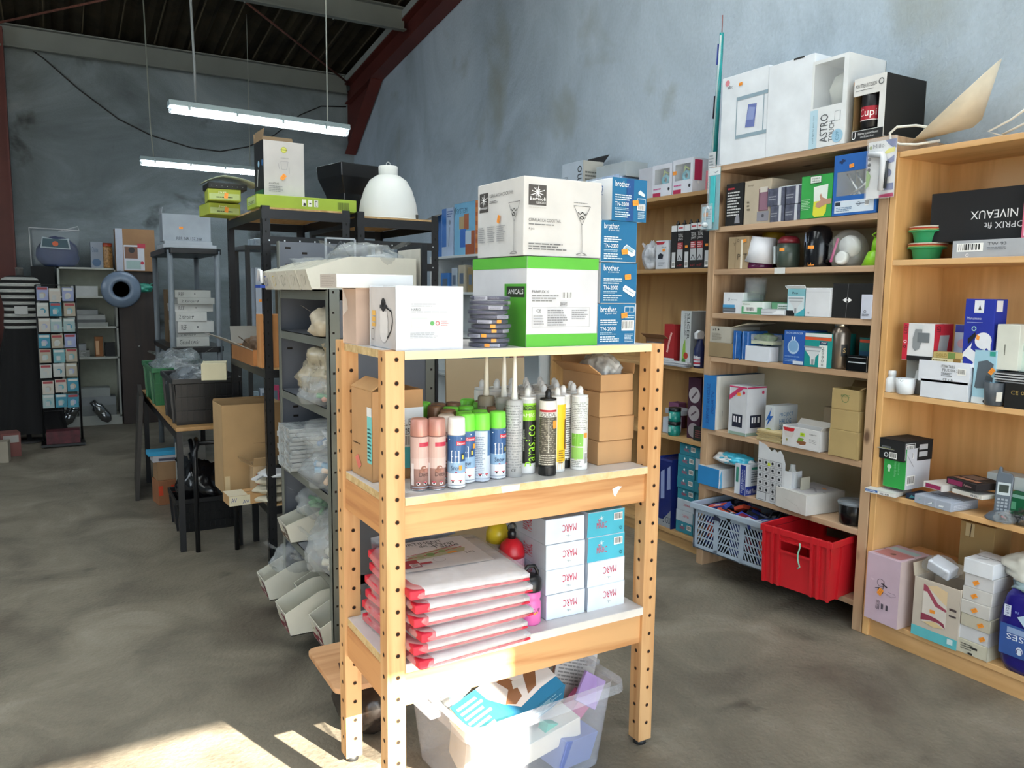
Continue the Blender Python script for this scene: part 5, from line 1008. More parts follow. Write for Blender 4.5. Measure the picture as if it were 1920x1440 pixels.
wc('carton', 'white carton lettered PROJECT HALO with a blue lightning flash', 'carton', 2.567, 0.055, 0.163, Z5, .16, '#bdc3c6', {'F': [('p', [(.1, .55), (.7, .95), (.55, .7), (.9, .72), (.2, .38), (.4, .6)], '#1f5aa8'), ('o', .45, .2, .15, '#8f9a4a')], 'R': [('t', .22, .66, .80, .80, 'PROJECT', '#2c6a9c'), ('t', .22, .48, .72, .62, 'HALOG', '#2c6a9c'), ('t', .22, .30, .75, .44, '300/20', '#2c6a9c'), ('t', .22, .13, .7, .26, 'BE NP', '#2c5a8c')]}, x=2.90)
wc('carton', 'beige flat box at the back of the shelf between the halogen carton and brown boxes', 'carton', 2.318, 0.213, 0.166, Z5, .08, '#b5a68e', None, x=3.10)
m0 = None
for i in range(8):
    yc, w, h = 2.536, 0.150, -0.008
    o = wc('booklet', 'cream-edged booklet in the small stack before the halogen carton', 'booklet', yc+.003*math.sin(i*2), w-.004*(i % 3), .0058, Z5+i*.0062, .12, '#c9b98f' if i % 2 else '#a89468', None, x=2.868+.004*math.sin(i*3), group='booklets in the small stack', seam=False, bev=.0)
wc('carton', 'white food-maker carton picturing a red-lidded pot and a plate of salad', 'carton', 2.353, 0.205, 0.093, Z5, .10, '#cfcfd0', {'F': [('p', [(.02, .92), (.34, .92), (.32, .78), (.2, .70), (.06, .76)], '#c22a30'), ('p', [(.04, .74), (.34, .74), (.28, .45), (.1, .45)], '#c9c4c0'), ('o', .52, .30, .17, '#e6e6e4'), ('p', [(.40, .30), (.50, .18), (.64, .22), (.66, .36), (.5, .42)], '#8a5a3c'), ('p', [(.42, .36), (.56, .36), (.60, .50), (.46, .54)], '#6f9a3c'), ('o', .14, .32, .06, '#a8a06a'), ('t', .74, .72, .92, .82, 'Laguna', '#3a3a3c'), ('w', [(.74, .55), (.92, .5)], .014, '#6a6a70'), ('w', [(.74, .48), (.92, .43)], .014, '#6a6a70'), ('w', [(.74, .41), (.92, .35)], .014, '#6a6a70'), ('r', .50, .62, .62, .78, '#b8dc2c'), ('t', .52, .66, .60, .73, '487', '#3a4a10')]}, x=2.862, flaps={'K': (.03, 50), 'R': (.02, 60), 'm': card('#c4c0ba')})
zz = Z5
for i, (h, lab) in enumerate(((.115, 'worn brown box at the bottom of the three stacked at the right end'), (.085, 'worn brown box in the middle of the three stacked at the right end'), (.088, 'worn open brown box with a green recycling mark, top of the three'))):
    yc, w, _ = 2.140, 0.139, -0.015
    wc('carton', lab, 'carton', yc+.004*(i-1), w-.002*i, h, zz, .13, '#ab9464', {'F': [('O', .5, .55, .2, .03, '#5f7a4a'), ('t', .34, .62, .66, .74, 'RECYC', '#5f7a4a')]} if i == 2 else None, x=2.866+.004*i, flaps={'K': (.03, 60), 'R': (.025, 30), 'm': card('#8f7850')} if i == 2 else None, group='worn brown boxes'); zz += h+.0006
# shelf 6
wc('carton', 'blue box with a torn white corner, leftmost on the lowest full pine shelf', 'carton', 2.899, 0.152, 0.096, Z6, .13, '#2380bf', {'R': [('p', [(0, 0), (.06, .3), (.0, .6), (.12, 1), (.14, .5), (.2, 0)], '#5aa8d4'), ('r', .14, 0, 1, 1, '#cfd5dc')]}, x=2.850, faces={'R': '#cfd5dc', 'T': '#b9bcbc'}, seam=False)
o = plastic_bag('plump white and turquoise nappy pack lying on the torn blue box', (2.93, 2.799, Z6+.124), (.06, .12, .028), 21, None, cat='pack', name='nappy_pack', mat=M('#d9dee2', .3, 0, .1, 20), ears=False)
m = MB(); blob(m, (0, -.02, .003), (.061, .095, .0285), M('#3fa8c4', .3, 0, .3, 25), 21, .33, 4); m.build('printed_band', o)
wc('carton', 'upright white and blue carton with sideways lettering, between the torn box and the folded card', 'carton', 2.695, 0.069, 0.149, Z6, .12, '#cdd3dc', {'F': [('r', .5, 0, .98, 1, '#22388c'), ('t', .60, .08, .74, .85, 'Fluid Filtration', '#dfe4f2', 90), ('t', .80, .2, .92, .85, 'Pour Peinture', '#dfe4f2', 90), ('r', .1, .4, .34, .9, '#3c8a7a')], 'R': [('r', 0, 0, 1, .3, '#22388c'), ('t', .08, .06, .8, .2, 'Fluid Fluorine', '#e4e8f2'), ('l', .3, .4, .95, .8, 5, '#6a7686'), ('r', .3, .84, .9, .92, '#3c8a7a')]}, x=2.862, seam=False)
o = empty('folded_card', 'tall scalloped white card holder covered with small black pictograms', 'card holder', (2.90, 2.492, Z6), HALF); m = MB(); w = .195
P = [(-.105, 0), (.055, 0), (.055, .20), (.04, .24)]+[(.04-.017*i, .245+.012*(i % 2)) for i in range(1, 6)]+[(-.06, .27), (-.105, .28)]
m.prism(P, -.03, -.0275, card('#c9ccd0'), 'Y'); m.build('front_panel', o)
m = MB(); ops = []
for r_ in range(6):
    for c_ in range(4): ops += [('g', .04+c_*.24, .04+r_*.14, .24+c_*.24, .15+r_*.14, '#6a6c70', .006), ('o', .14+c_*.24, .095+r_*.14, .028, '#33353a')] if (r_ != 0 or c_ > 1) else []
prints(m, ops+[('g', .04, .04, .44, .20, '#33353a', .008), ('r', .45, .74, .55, .80, '#c9d83c')], lambda u, v, k: (-.105+.16*u, -.0305-.0003*k, .24*v), .66); m.build('printed_graphic', o)
m = MB(); m.box(.055, .095, -.03, -.0275, 0, .17, card('#cfd2d6')); m.box(.0925, .095, -.0275, .04, 0, .17, card('#c0c3c8')); m.box(.13, .133, -.01, .05, 0, .15, card('#b0ad9e')); m.build('side_panel', o)
m = MB(); m.lathe([(.022, 0), (.024, .01), (.024, .10), (.012, .12), (.012, .14)], (.075, .0, .06), clear('bottle_plastic', '#d9dee0', .35, .1), 16); m.build('bottle', o)
wc('carton', 'large flat white carton with a creased front, a faint picture on its lid', 'carton', 2.364, 0.188, 0.092, Z6, .23, '#cbcac6', {'T': [('p', [(.1, .1), (.9, .1), (.9, .9), (.1, .9)], '#b4b2b6'), ('w', [(.2, .2), (.5, .6), (.8, .4)], .04, '#8c8890'), ('w', [(.2, .7), (.5, .3), (.8, .75)], .03, '#97939c')], 'F': [('w', [(.3, .55), (.72, .35), (.86, .05)], .01, '#a3a29c')], 's': [('T', .7, .7)]}, x=2.846, turn=-6)
def tubx(o):
    m = MB(); m.lathe([(.066, .085), (.070, .086), (.070, .094), (.064, .098), (0, .099)], (0, 0, 0), clear('tub_lid', '#9aa2aa', .55, .12), 30); m.build('lid', o)
vessel('round black food tub with a clear grey lid, right end of the lowest full shelf', 2.112, 2.935, [(.056, 0), (.060, .004), (.066, .084), (.064, .086)], M('#0f0f10', .25), tubx, 'food_tub', Z6, 'tub')
# ------------------------------------------------------------------ crates on the bottom board
def crate(name, lab, cat, loc, rz, w, d, h, c_main, c_end, style, taper=.012, rimh=.03):
    o = empty(name, lab, cat, loc, rz); ma = plas(c_main); me_ = plas(c_end); t = .0035
    m = MB(); m.box(-w/2+taper, w/2-taper, -d/2+taper, d/2-taper, 0, .006, me_ if style == 'lattice' else ma); m.build('floor', o)
    zt = h-rimh
    if style == 'lattice':
        for sgn in (-1, 1):
            m = MB(); y = sgn*(d/2-taper)
            def B(x0, x1, z0, z1): m.box(x0, x1, min(y, y-sgn*t), max(y, y-sgn*t), z0, z1, ma)
            B(-w/2+.005, w/2-.005, .0, .022); B(-w/2+.005, w/2-.005, zt-.02, zt)
            xs = [-w/2+.005, -w/2+.03, -w*.20, -w*.14, w*.14, w*.20, w/2-.03, w/2-.005]
            for i in range(0, 8, 2): B(xs[i], xs[i+1], 0, zt)
            rows_ = 4; H2 = (zt-.042)/rows_
            for (xa, xb, kind) in ((xs[1], xs[2], 1), (xs[3], xs[4], 0), (xs[5], xs[6], -1)):
                for r_ in range(rows_):
                    z0 = .022+r_*H2
                    if r_ < rows_-1: B(xa, xb, z0+H2-.004, z0+H2+.003)
                    n = 6 if kind else 8
                    for i in range(n):
                        x = xa+(xb-xa)*(i+.5)/n; lean = .010*kind if kind else (.010 if i < n/2 else -.010)
                        m.bar((x-lean, y-sgn*t/2, z0), (x+lean, y-sgn*t/2, z0+H2), .005, t, ma, up=(0, 1, 0))
            m.build('lattice_side', o)
        for sgn in (-1, 1):
            m = MB(); x = sgn*(w/2-taper)
            def B2(y0, y1, z0, z1): m.box(min(x, x-sgn*t), max(x, x-sgn*t), y0, y1, z0, z1, me_)
            B2(-d/2+.01, d/2-.01, 0, .02); B2(-d/2+.01, d/2-.01, zt*.52, zt*.6); B2(-d/2+.01, d/2-.01, zt-.03, zt)
            n = 14
            for i in range(n+1): yy = -d/2+.01+(d-.02)*i/n; B2(yy-.003, yy+.003, 0, zt)
            for q in (.2, .35, .75, .88): B2(-d/2+.01, d/2-.01, zt*q-.002, zt*q+.002)
            m.build('end_grid', o)
    else:
        for sgn in (-1, 1):
            m = MB()
            def W4(x0, x1, z0, z1, off=0):
                m.add([(x0, sgn*(d/2-taper*(1-z0/h)+off), z0), (x1, sgn*(d/2-taper*(1-z0/h)+off), z0), (x1, sgn*(d/2-taper*(1-z1/h)+off), z1), (x0, sgn*(d/2-taper*(1-z1/h)+off), z1),
                       (x0, sgn*(d/2-t-taper*(1-z0/h)), z0), (x1, sgn*(d/2-t-taper*(1-z0/h)), z0), (x1, sgn*(d/2-t-taper*(1-z1/h)), z1), (x0, sgn*(d/2-t-taper*(1-z1/h)), z1)],
                      [(0, 1, 2, 3), (4, 7, 6, 5), (0, 4, 5, 1), (1, 5, 6, 2), (2, 6, 7, 3), (3, 7, 4, 0)], ma)
            g = .22*w if style == 'red' else .0
            if style == 'red':
                W4(-w/2+taper, w/2-taper, 0, zt*.72); W4(-w/2+taper*.5, -g, zt*.72, zt); W4(g, w/2-taper*.5, zt*.72, zt); W4(-g, g, zt*.93, zt)
                for x in (-w/2+taper, -w*.33, -w*.24, w*.24, w*.33, w/2-taper): W4(x-.006, x+.006, 0, h, .010)
                W4(-g-.01, g+.01, zt*.90, zt*.93, .010); W4(-g-.01, g+.01, zt*.68, zt*.72, .010)
            else:
                W4(-w/2+taper, w/2-taper, 0, zt)
                n = int(w/.03)
                for i in range(n+1): x = -w/2+taper+(w-2*taper)*i/n; W4(x-.003, x+.003, .02, zt, .004)
                for z in (.33, .66): W4(-w/2+taper, w/2-taper, zt*z-.004, zt*z+.004, .006)
            m.build('side_wall', o)
        for sgn in (-1, 1):
            m = MB(); 
            m.add([(sgn*(w/2-taper), -d/2+taper, 0), (sgn*(w/2-taper), d/2-taper, 0), (sgn*w/2, d/2, zt), (sgn*w/2, -d/2, zt), (sgn*(w/2-taper-t), -d/2+taper, 0), (sgn*(w/2-taper-t), d/2-taper, 0), (sgn*(w/2-t), d/2, zt), (sgn*(w/2-t), -d/2, zt)], [(0, 1, 2, 3), (4, 7, 6, 5), (0, 4, 5, 1), (1, 5, 6, 2), (2, 6, 7, 3), (3, 7, 4, 0)], ma)
            for q in (-.3, .3): m.bar((sgn*(w/2-taper+.004), q*d, 0), (sgn*(w/2+.004), q*d, zt), .012, .01, ma)
            m.build('end_wall', o)
    m = MB(); e = .008
    for a in ((-w/2-e, w/2+e, -d/2-e, -d/2+.002), (-w/2-e, w/2+e, d/2-.002, d/2+e), (-w/2-e, -w/2+.002, -d/2, d/2), (w/2-.002, w/2+e, -d/2, d/2)): m.box(*a, zt, h, ma)
    m.build('rim', o, bevel=.004); return o
ga = crate('folding_crate', 'pale blue and grey folding lattice crate filled with packs, under the pine shelves', 'crate', (2.925, 2.685, Z7), R(-86), .46, .32, .235, '#a9b9ca', '#343b44', 'lattice')
rc = crate('stacking_crate', 'red plastic crate with a green cord at its handle, under the pine shelves', 'crate', (2.90, 2.255, Z7), R(-83), .335, .36, .262, '#c21f28', '#c21f28', 'red')
m = MB(); m.tube([(.03, -.196, .225), (.035, -.20, .21), (.028, -.202, .18), (.03, -.203, .15), (.04, -.203, .125), (.03, -.203, .115)], .0035, plas('#86b8a0'), 8); m.build('cord', rc)
q = random.Random(5)
cols = ['#26357a', '#1d1f2a', '#2b3f9a', '#14151a', '#d2553a', '#20243a', '#34489c', '#7a2038', '#8d95a4', '#191a22', '#1c2a70', '#c9482c']
for i in range(14):
    yy = 2.52+ (i % 7)*.052; xx = 2.84+(i//7)*.12
    o = carton('tool_pack', 'blue, black or red tool pack jumbled in the pale blue lattice crate', 'tool pack', (xx+q.uniform(-.02, .02), yy, Z7+.185+q.uniform(0, .02)), .14, .055, .018, 0, cols[i % 12], {'T': [('r', .1, .15, .9, .85, cols[(i+5) % 12]), ('r', .3, .3, .6, .7, '#b9bec6')]}, group='tool packs in the lattice crate', seam=False); o.rotation_euler = (q.uniform(-.5, .3), q.uniform(-.35, .35), q.uniform(0, 3.1))
for i in range(5):
    carton('tool_pack', 'dark pack standing upright inside the lattice crate, seen through its side', 'tool pack', (2.84, 2.51+i*.085, Z7+.01), .02, .07, .15, 0, cols[(i*3) % 12], {'L': [('r', .2, .3, .8, .8, cols[(i*3+4) % 12])]}, group='packs standing inside the lattice crate', seam=False)
# ================================================================== OAK-COLOURED BOOKCASE AT THE RIGHT EDGE
A0, A1, A2, A3, A4 = 1.9612, 1.5462, 1.0222, .6132, .0912
o = empty('lamp_shade', 'cream cone lamp shade lying on its side with white cord loops, on the right bookcase', 'lamp shade', (3.0, 1.86, A0))
m = MB(); cm = M('#d6cfbd', .6); N = 40; V = []
ax = Vector((0.05, -.62, .78)).normalized(); e1 = ax.cross(Vector((1, 0, 0))).normalized(); e2 = ax.cross(e1)
# open rim is a tilted disc resting on its edge, apex points up and back
apex = Vector((.10, -.13, .085)); ctr = Vector((.0, -.01, .118)); a_ = Vector((0, -.80, .60)).normalized(); b_ = Vector((.84, .52, .157)); b_ = (b_-a_*b_.dot(a_)).normalized(); n_ = a_.cross(b_); n_ = -n_ if n_.z > 0 else n_; ctr = Vector((0, -.02, .175)); apex = ctr+n_*.115; rad = .20
for k in range(N): t = 6.2832*k/N; V.append(ctr+a_*rad*math.cos(t)+b_*rad*.75*math.sin(t))
for k in range(N): t = 6.2832*k/N; V.append(apex+a_*.02*math.cos(t)+b_*.02*math.sin(t))
m.add(V, [(k, (k+1) % N, (k+1) % N+N, k+N) for k in range(N)], cm, True); s_ = m.build('cone', o); so = s_.modifiers.new('thick', 'SOLIDIFY'); so.thickness = .002
cw = plas('#dcdad2')
m = MB(); m.tube([(-.06, -.01, .03), (-.11, .05, .02), (-.13, .11, .028), (-.135, .145, .05), (-.135, .150, .075), (-.13, .125, .095), (-.11, .06, .092), (-.08, .0, .075)], .005, cw, 8)
m.tube([(-.06, -.24, .01), (-.08, -.20, .03), (-.07, -.27, .06), (-.08, -.33, .09), (-.05, -.36, .10), (-.04, -.34, .06), (-.06, -.28, .03), (-.03, -.22, .02)], .004, cw, 8); m.build('cord', o)
# bowls
def bowlset(z, lab, dz):
    cols_ = ['#2f9f6a', '#cfc27a', '#b8422c', '#e0dccb', '#7a2a20']
    r = None
    for i in range(4):
        o = empty('bowl', lab % ('lowest green' if i == 0 else ('upper nested', 'rim-only pale', 'top red-rimmed')[i-1]), 'bowl', (2.98+.002*i, 1.897, z+i*.0055), 0, 'nested bowls, two stacks'); m = MB()
        m.lathe([(.044, 0), (.047, .002), (.053, .036), (.058, .043), (.070, .045), (.070, .048), (.057, .046), (.051, .037), (.045, .005), (0, .004)], (0, 0, 0), plas(cols_[0] if i == 0 else cols_[i]), 32); m.build('bowl_body', o)
bowlset(A1, '%s bowl of the lower nested stack of bowls', 0); bowlset(A1+.064, '%s bowl of the upper nested stack of bowls', 0)
bb = wc('carton', 'long black box with upside-down white lettering NIVEAUX, resting on the flat grey box', 'carton', 1.873-.26, .52, .185, A1+.064, .20, '#15161a', {'F': [('t', .30, .42, .62, .58, 'NIVEAUX', '#e6e6e8', 180), ('t', .40, .22, .72, .34, 'NOPRIX fit', '#d4d4d8', 180)], 's': []}, x=2.95)
bb.rotation_euler = (0, 0, HALF)
fb = wc('carton', 'flat pale grey box with a barcode label under the long black NIVEAUX box', 'carton', 1.736-.25, .50, .060, A1, .27, '#a9adb4', {'F': [('b', .03, .35, .22, .85), ('t', .25, .68, .38, .86, 'TW 93', '#55585e'), ('l', .25, .4, .42, .6, 2, '#7d8188'), ('O', .11, .14, .10, .03, '#e6e6e6')]}, x=2.885)
wc('leaflet', 'narrow pink and yellow picture leaflet standing at the right edge before the black box', 'leaflet', 1.519-.04, .08, .17, A1+.062, .004, '#d96a86', {'F': [('r', .1, .05, .2, .95, '#e8dfe4'), ('r', .2, .0, 1, 1, '#1e3a30'), ('o', .6, .75, .18, '#d8b23a')]}, x=2.92, seam=False)
# shelf 2 (z 1.022)
def cup_ex(o):
    m = MB(); f = lambda u, v, k: (.031*0+(.0315+.006*v+.0003*k)*math.cos(-3.6+u*1.5), (.0315+.006*v+.0003*k)*math.sin(-3.6+u*1.5), .005+.07*v); prints(m, [('p', [(0, .35), (.5, .42), (1, .5), (1, .6), (.5, .52), (0, .44)], '#8fae9c'), ('o', .2, .75, .08, '#26302c'), ('O', .4, .75, .08, .03, '#4a5a54')], f, .7, 6); m.build('printed_band', o)
vessel('small white plastic bottle with a screw cap, leftmost on its oak shelf', 1.955, 2.90, [(.022, 0), (.024, .003), (.024, .052), (.014, .062), (.013, .066)], plas('#dfe3e8'), lambda o: (lambda m: (m.lathe([(.015, .064), (.015, .084), (.013, .086), (0, .086)], (0, 0, 0), plas('#e9ecef'), 20), m.build('cap', o)))(MB()), 'plastic_bottle', A2, 'bottle')
vessel('white cup with a leafy green pattern, next to the small white bottle', 1.885, 2.885, [(.022, 0), (.031, .004), (.0375, .062), (.036, .062), (.028, .006), (0, .005)], plas('#e2e7ec'), cup_ex, 'cup', A2, 'cup')
wc('carton', 'grey carton picturing a white bottle, behind the patterned cup', 'carton', 1.866, 0.094, 0.148, A2, .10, '#8b8d8c', {'F': [('t', .1, .86, .6, .92, 'PHILIPS', '#5c6470'), ('p', [(.4, .4), (.8, .4), (.74, .62), (.66, .66), (.66, .82), (.54, .82), (.54, .66), (.46, .62)], '#c9ced2'), ('r', .7, 0, 1, .35, '#3c5a8c'), ('w', [(.7, .1), (1, .1)], .02, '#9ab0cc'), ('w', [(.7, .2), (1, .2)], .02, '#9ab0cc')], 's': [('F', .8, .72)]}, x=2.925)
w1 = wc('carton', 'plain white box under the labelled white one, middle of the oak shelf', 'carton', 1.725, 0.183, 0.071, A2, .14, '#d5dae2', None, x=2.872)
wc('carton', 'white box with a large printed label, on the plain white box', 'carton', 1.729, 0.193, 0.077, A2+.063, .14, '#d9dde5', {'F': [('t', .45, .72, .72, .86, '177986 TABLE', '#44474c'), ('t', .48, .54, .78, .68, 'P8U22006 S', '#44474c'), ('l', .46, .3, .7, .5, 3, '#5c6066'), ('b', .78, .42, .94, .74), ('t', .5, .1, .7, .22, 'CE x A', '#44474c')]}, x=2.872)
wc('carton', 'red and white LED spotlight carton standing on the grey bottle carton and white box', 'carton', 1.846, 0.127, 0.143, A2+.135, .12, '#d9dadc', {'F': [('r', .0, 0, .17, 1, '#c4243a'), ('t', .04, .72, .13, .95, 'LED', '#1a1a1a', 90), ('O', .085, .5, .045, .02, '#e8d8d8'), ('O', .085, .36, .04, .02, '#2a1a1a'), ('r', .17, 0, 1, .13, '#17181a'), ('p', [(.34, .35), (.42, .26), (.55, .32), (.62, .5), (.62, .85), (.40, .85), (.33, .6)], '#8a8f92'), ('r', .48, .5, .86, .76, '#6e7478'), ('p', [(.46, .9), (.66, .86), (.62, .95), (.5, .96)], '#cfd4d6')], 'R': [('r', 0, 0, 1, 1, '#c4243a'), ('p', [(.2, .2), (.7, .2), (.8, .7), (.3, .7)], '#a9adb0'), ('t', .1, .8, .3, .95, 'LED', '#1a1a1a', 90)]}, x=2.885, faces={'R': '#c4243a'})
wc('carton', 'blue and white carton peeping out behind the red LED carton', 'carton', 1.730, 0.070, 0.141, A2+.135, .08, '#b8c6dc', {'F': [('r', 0, .8, 1, 1, '#2c3f9a'), ('o', .4, .5, .12, '#d0a9b8')]}, x=2.99)
for i, lab in enumerate(('gold cigar-style packet lying lowest before the blue carton', 'gold cigar-style packet stacked on another one before the blue carton')):
    yc, w, h = 1.724, 0.112, 0.032
    wc('packet', lab, 'packet', yc-.002*i, w-.006*i, .0225, A2+.1305+i*.023, .05, '#b9a467' if i else '#cfc6a0', {'F': [('l', .05, .2, .6, .8, 2, '#5f5228'), ('r', .75, 0, 1, 1, '#8a6a34')] if i == 0 else [('t', .1, .25, .5, .75, 'GOLD', '#8a7430'), ('r', .55, 0, .8, 1, '#6f8a4a')]}, x=2.874, seam=False, group='gold packets')
nb = wc('carton', 'tall blue carton with a white silhouette of a person drinking and a hanging tab', 'carton', 1.620, 0.106, 0.248, A2+.127, .08, '#1c2f9c', {'F': [('r', .32, .80, .64, .98, '#dfe3ec'), ('p', [(.45, .84), (.56, .84), (.5, .92)], '#33363c'), ('t', .10, .70, .58, .74, 'Manuimmo', '#c9d0f0'), ('w', [(.1, .66), (.64, .66)], .004, '#c9d0f0'), ('O', .36, .57, .035, .012, '#a9dcd8'), ('o', .70, .40, .12, '#dfe3ec'), ('p', [(.36, 0), (.42, .08), (.12, .16), (.02, .14), (.06, .22), (.30, .34), (.34, .38), (.30, .28), (.5, .22), (.60, .26), (.78, .28), (.92, .18), (.95, 0)], '#dfe3ec'), ('p', [(.80, .46), (.95, .40), (.98, .22), (.84, .30)], '#dfe3ec'), ('p', [(.2, .34), (.44, .46), (.42, .52), (.18, .42)], '#14161c'), ('p', [(.46, .42), (.56, .40), (.58, .46), (.48, .49)], ORANGE)], 'R': [('r', .1, .82, .6, .98, '#dfe3ec')]}, x=2.885)
m = MB(); m.box(-.045, .05, .03, .033, .18, .205, card('#1c2f9c')); m.build('hanging_tab', nb)
wc('carton', 'square white carton right of the blue silhouette carton', 'carton', 1.515, 0.078, 0.160, A2+.128, .12, '#d3d6cd', {'F': [('l', .38, .2, .44, .7, 1, '#7a7d76')], 'R': [('r', .5, 0, 1, 1, '#dde6c9')]}, x=2.885)
wc('carton', 'pale turquoise carton picturing a grey shower head, beside the stacked white boxes', 'carton', 1.585, 0.078, 0.193, A2, .13, '#9fc9dc', {'F': [('p', [(.1, .3), (.2, .28), (.75, .3), (.9, .75), (.6, .82), (.2, .78)], '#55606a'), ('p', [(.55, .45), (.9, .42), (.9, .5), (.6, .55)], '#3f484f'), ('r', 0, 0, 1, .12, '#d3dde4'), ('o', .6, .05, .03, '#22262a'), ('p', [(.7, .9), (.95, .9), (.95, .98), (.7, .98)], '#2f9c8c')], 's': [('F', .85, .62, .024, .9)]}, x=2.882)
def gc(o):
    m = MB(); m.add([(-.030, -.022, .018), (-.016, -.034, .018), (-.021, -.038, .052), (-.035, -.025, .050)], [(0, 1, 2, 3)], card('#dcdad2')); m.build('paper_label', o)
vessel('grey handleless plastic cup with a hanging white label', 1.545, 2.885, [(.026, 0), (.030, .003), (.036, .082), (.034, .082), (.028, .006), (0, .005)], plas('#4d535a'), gc, 'cup', A2, 'cup')
wc('carton', 'black carton with gold symbols at the right edge, under the pile of booklets', 'carton', 1.502-.06, .12, .085, A2, .16, '#101010', {'F': [('t', .16, .55, .36, .72, 'CE', '#a08a4c'), ('O', .48, .64, .07, .03, '#a08a4c'), ('O', .64, .64, .07, .03, '#a08a4c')]}, x=2.872)
q = random.Random(2)
for i in range(8):
    yc = 1.536-.06
    o = wc('booklet', 'black and white booklet in the fanned pile on the black carton at the right edge', 'booklet', yc+q.uniform(-.006, .006), .13, .0042, A2+.0862+i*.0046, .13, '#26282c' if i % 2 else '#b9bcc0', None, x=2.868+q.uniform(-.004, .01), turn=q.uniform(-5, 5), group='fanned booklets', seam=False, bev=0)
wc('carton', 'white and mint carton at the far right edge above the booklets', 'carton', 1.482-.04, .08, .10, A2+.1245, .1, '#cfe0d8', {'F': [('r', .3, 0, 1, 1, '#8fccb4')]}, x=2.91)
# shelf 3 (z .613)
wc('carton', 'flat white carton with a blue strip, poking out left on its shelf', 'carton', 1.938, 0.124, 0.017, A3, .14, '#cfd0cc', {'F': [('r', .02, .35, .42, .85, '#1f5aa0'), ('l', .05, .45, .38, .75, 1, '#dfe8f2'), ('b', .46, .1, .82, .6)]}, x=2.830, turn=9)
gbx = wc('carton', 'green-ended white carton standing on the shelf, black boxes on top', 'carton', 1.896, 0.095, 0.163, A3+.0325, .16, '#c9ccd4', {'F': [('o', .26, .5, .055, '#c9e8cf'), ('r', .22, .38, .30, .46, '#c9e8cf'), ('t', .46, .28, .60, .68, 'Recyclage des lampes', '#7fc48f', 90), ('t', .64, .34, .74, .64, 'et ampoules', '#7fc48f', 90)], 'R': [('w', [(.02, .85), (.3, .55)], .02, '#9a9da4'), ('b', .06, .1, .38, .34)]}, x=2.868, faces={'F': '#2a9a44'})
bx1 = wc('carton', 'black flat carton with white barcode labels on the green-ended carton', 'carton', 1.905, 0.114, 0.082, A3+.0325+.1105, .17, '#151618', {'F': [('l', .1, .5, .5, .7, 1, '#5c6066'), ('b', .42, .08, .72, .38), ('O', .30, .22, .12, .05, '#c9cdd0')], 'R': [('g', .02, .1, .36, .9, '#c9cdd0', .03), ('b', .05, .5, .32, .82), ('b', .05, .14, .32, .44), ('r', .5, .55, .8, .8, '#b9bdc2'), ('r', .5, .2, .8, .45, '#b9bdc2')]}, x=2.862, turn=-3)
m = MB(); m.add([(-.05, -.08, .001), (.05, -.085, .002), (.055, .03, .003), (.0, .07, .01), (-.05, .04, .004)], [(0, 1, 2, 3, 4)], card('#c2c77c')); m.add([(-.055, -.09, .0), (.06, -.08, .0), (.06, .08, .0), (-.05, .085, .0)], [(0, 1, 2, 3)], card('#a9a7a2')); o = m.build('paper_sheets', loc=(2.945, 1.917, A3+.0325+.1105+.0415), rz=HALF); so = o.modifiers.new('t', 'SOLIDIFY'); so.thickness = .001; tag(o, 'yellow-green and grey paper sheets lying on the black flat carton', 'paper')
wc('carton', 'pale blue-grey carton with small product pictures, foremost on its shelf', 'carton', 1.709, 0.155, 0.034, A3, .15, '#a3abba', {'F': [('r', .30, .05, .31, .95, '#c9d0da'), ('r', .60, .05, .61, .95, '#c9d0da'), ('o', .15, .55, .14, '#8ba6b0'), ('p', [(.38, .3), (.5, .55), (.54, .5), (.42, .26)], '#e6ecee'), ('o', .52, .5, .07, '#34606a'), ('p', [(.68, .3), (.8, .3), (.82, .5), (.74, .45), (.7, .5)], '#e6ecee')], 'R': [('l', .1, .2, .8, .7, 3, '#c4c9d4'), ('g', .03, .05, .97, .95, '#c9ccd6', .02)]}, x=2.842, turn=-6)
wc('carton', 'white barcoded flat carton lying on the pale blue-grey one', 'carton', 1.609, 0.122, 0.016, A3+.0605, .09, '#cfccc4', {'F': [('b', .62, .15, .92, .85)]}, x=2.885, turn=-8)
wc('make_up_palette', 'dark flat palette box with a pale window, lying tilted over the flat cartons', 'palette box', 1.620, .135, .026, A3+.0605+.030, .13, '#20191a', {'T': [('r', .08, .42, .62, .86, '#6f5a52'), ('r', .10, .10, .9, .34, '#3a2320')]+[('r', .12+.16*i, .14, .24+.16*i, .30, '#b9846a') for i in range(5)], 'F': [('r', .05, .1, .55, .8, '#8c2a58'), ('t', .6, .3, .85, .6, 'Paillette', '#c9a0a0')]}, x=2.878, turn=-14)
wc('make_up_palette', 'pale flat box with a crimson front under the dark palette, at its left', 'palette box', 1.727, .08, .022, A3+.0905-.029, .11, '#c9c4c0', {'F': [('r', .1, .15, .95, .85, '#9a2c5c')]}, x=2.87, turn=-10)
wc('booklet', 'dark blue slim pack lying between the green-ended carton and the blue-grey carton', 'pack', 1.825, .05, .02, A3, .10, '#1f2c44', {'F': [('p', [(.3, .2), (.9, .5), (.5, .9)], '#3f8a9c')]}, x=2.88, seam=False)
o = empty('cordless_phone', 'grey cordless phone standing in its base, wrapped bits at its foot', 'phone', (2.915, 1.503, A3), R(-70)); pm = plas('#5b6570')
m = MB(); m.lathe([(.05, 0), (.052, .004), (.04, .018), (.025, .028), (0, .03)], (0, 0, 0), pm, 24, 1, 1.15); m.build('base', o)
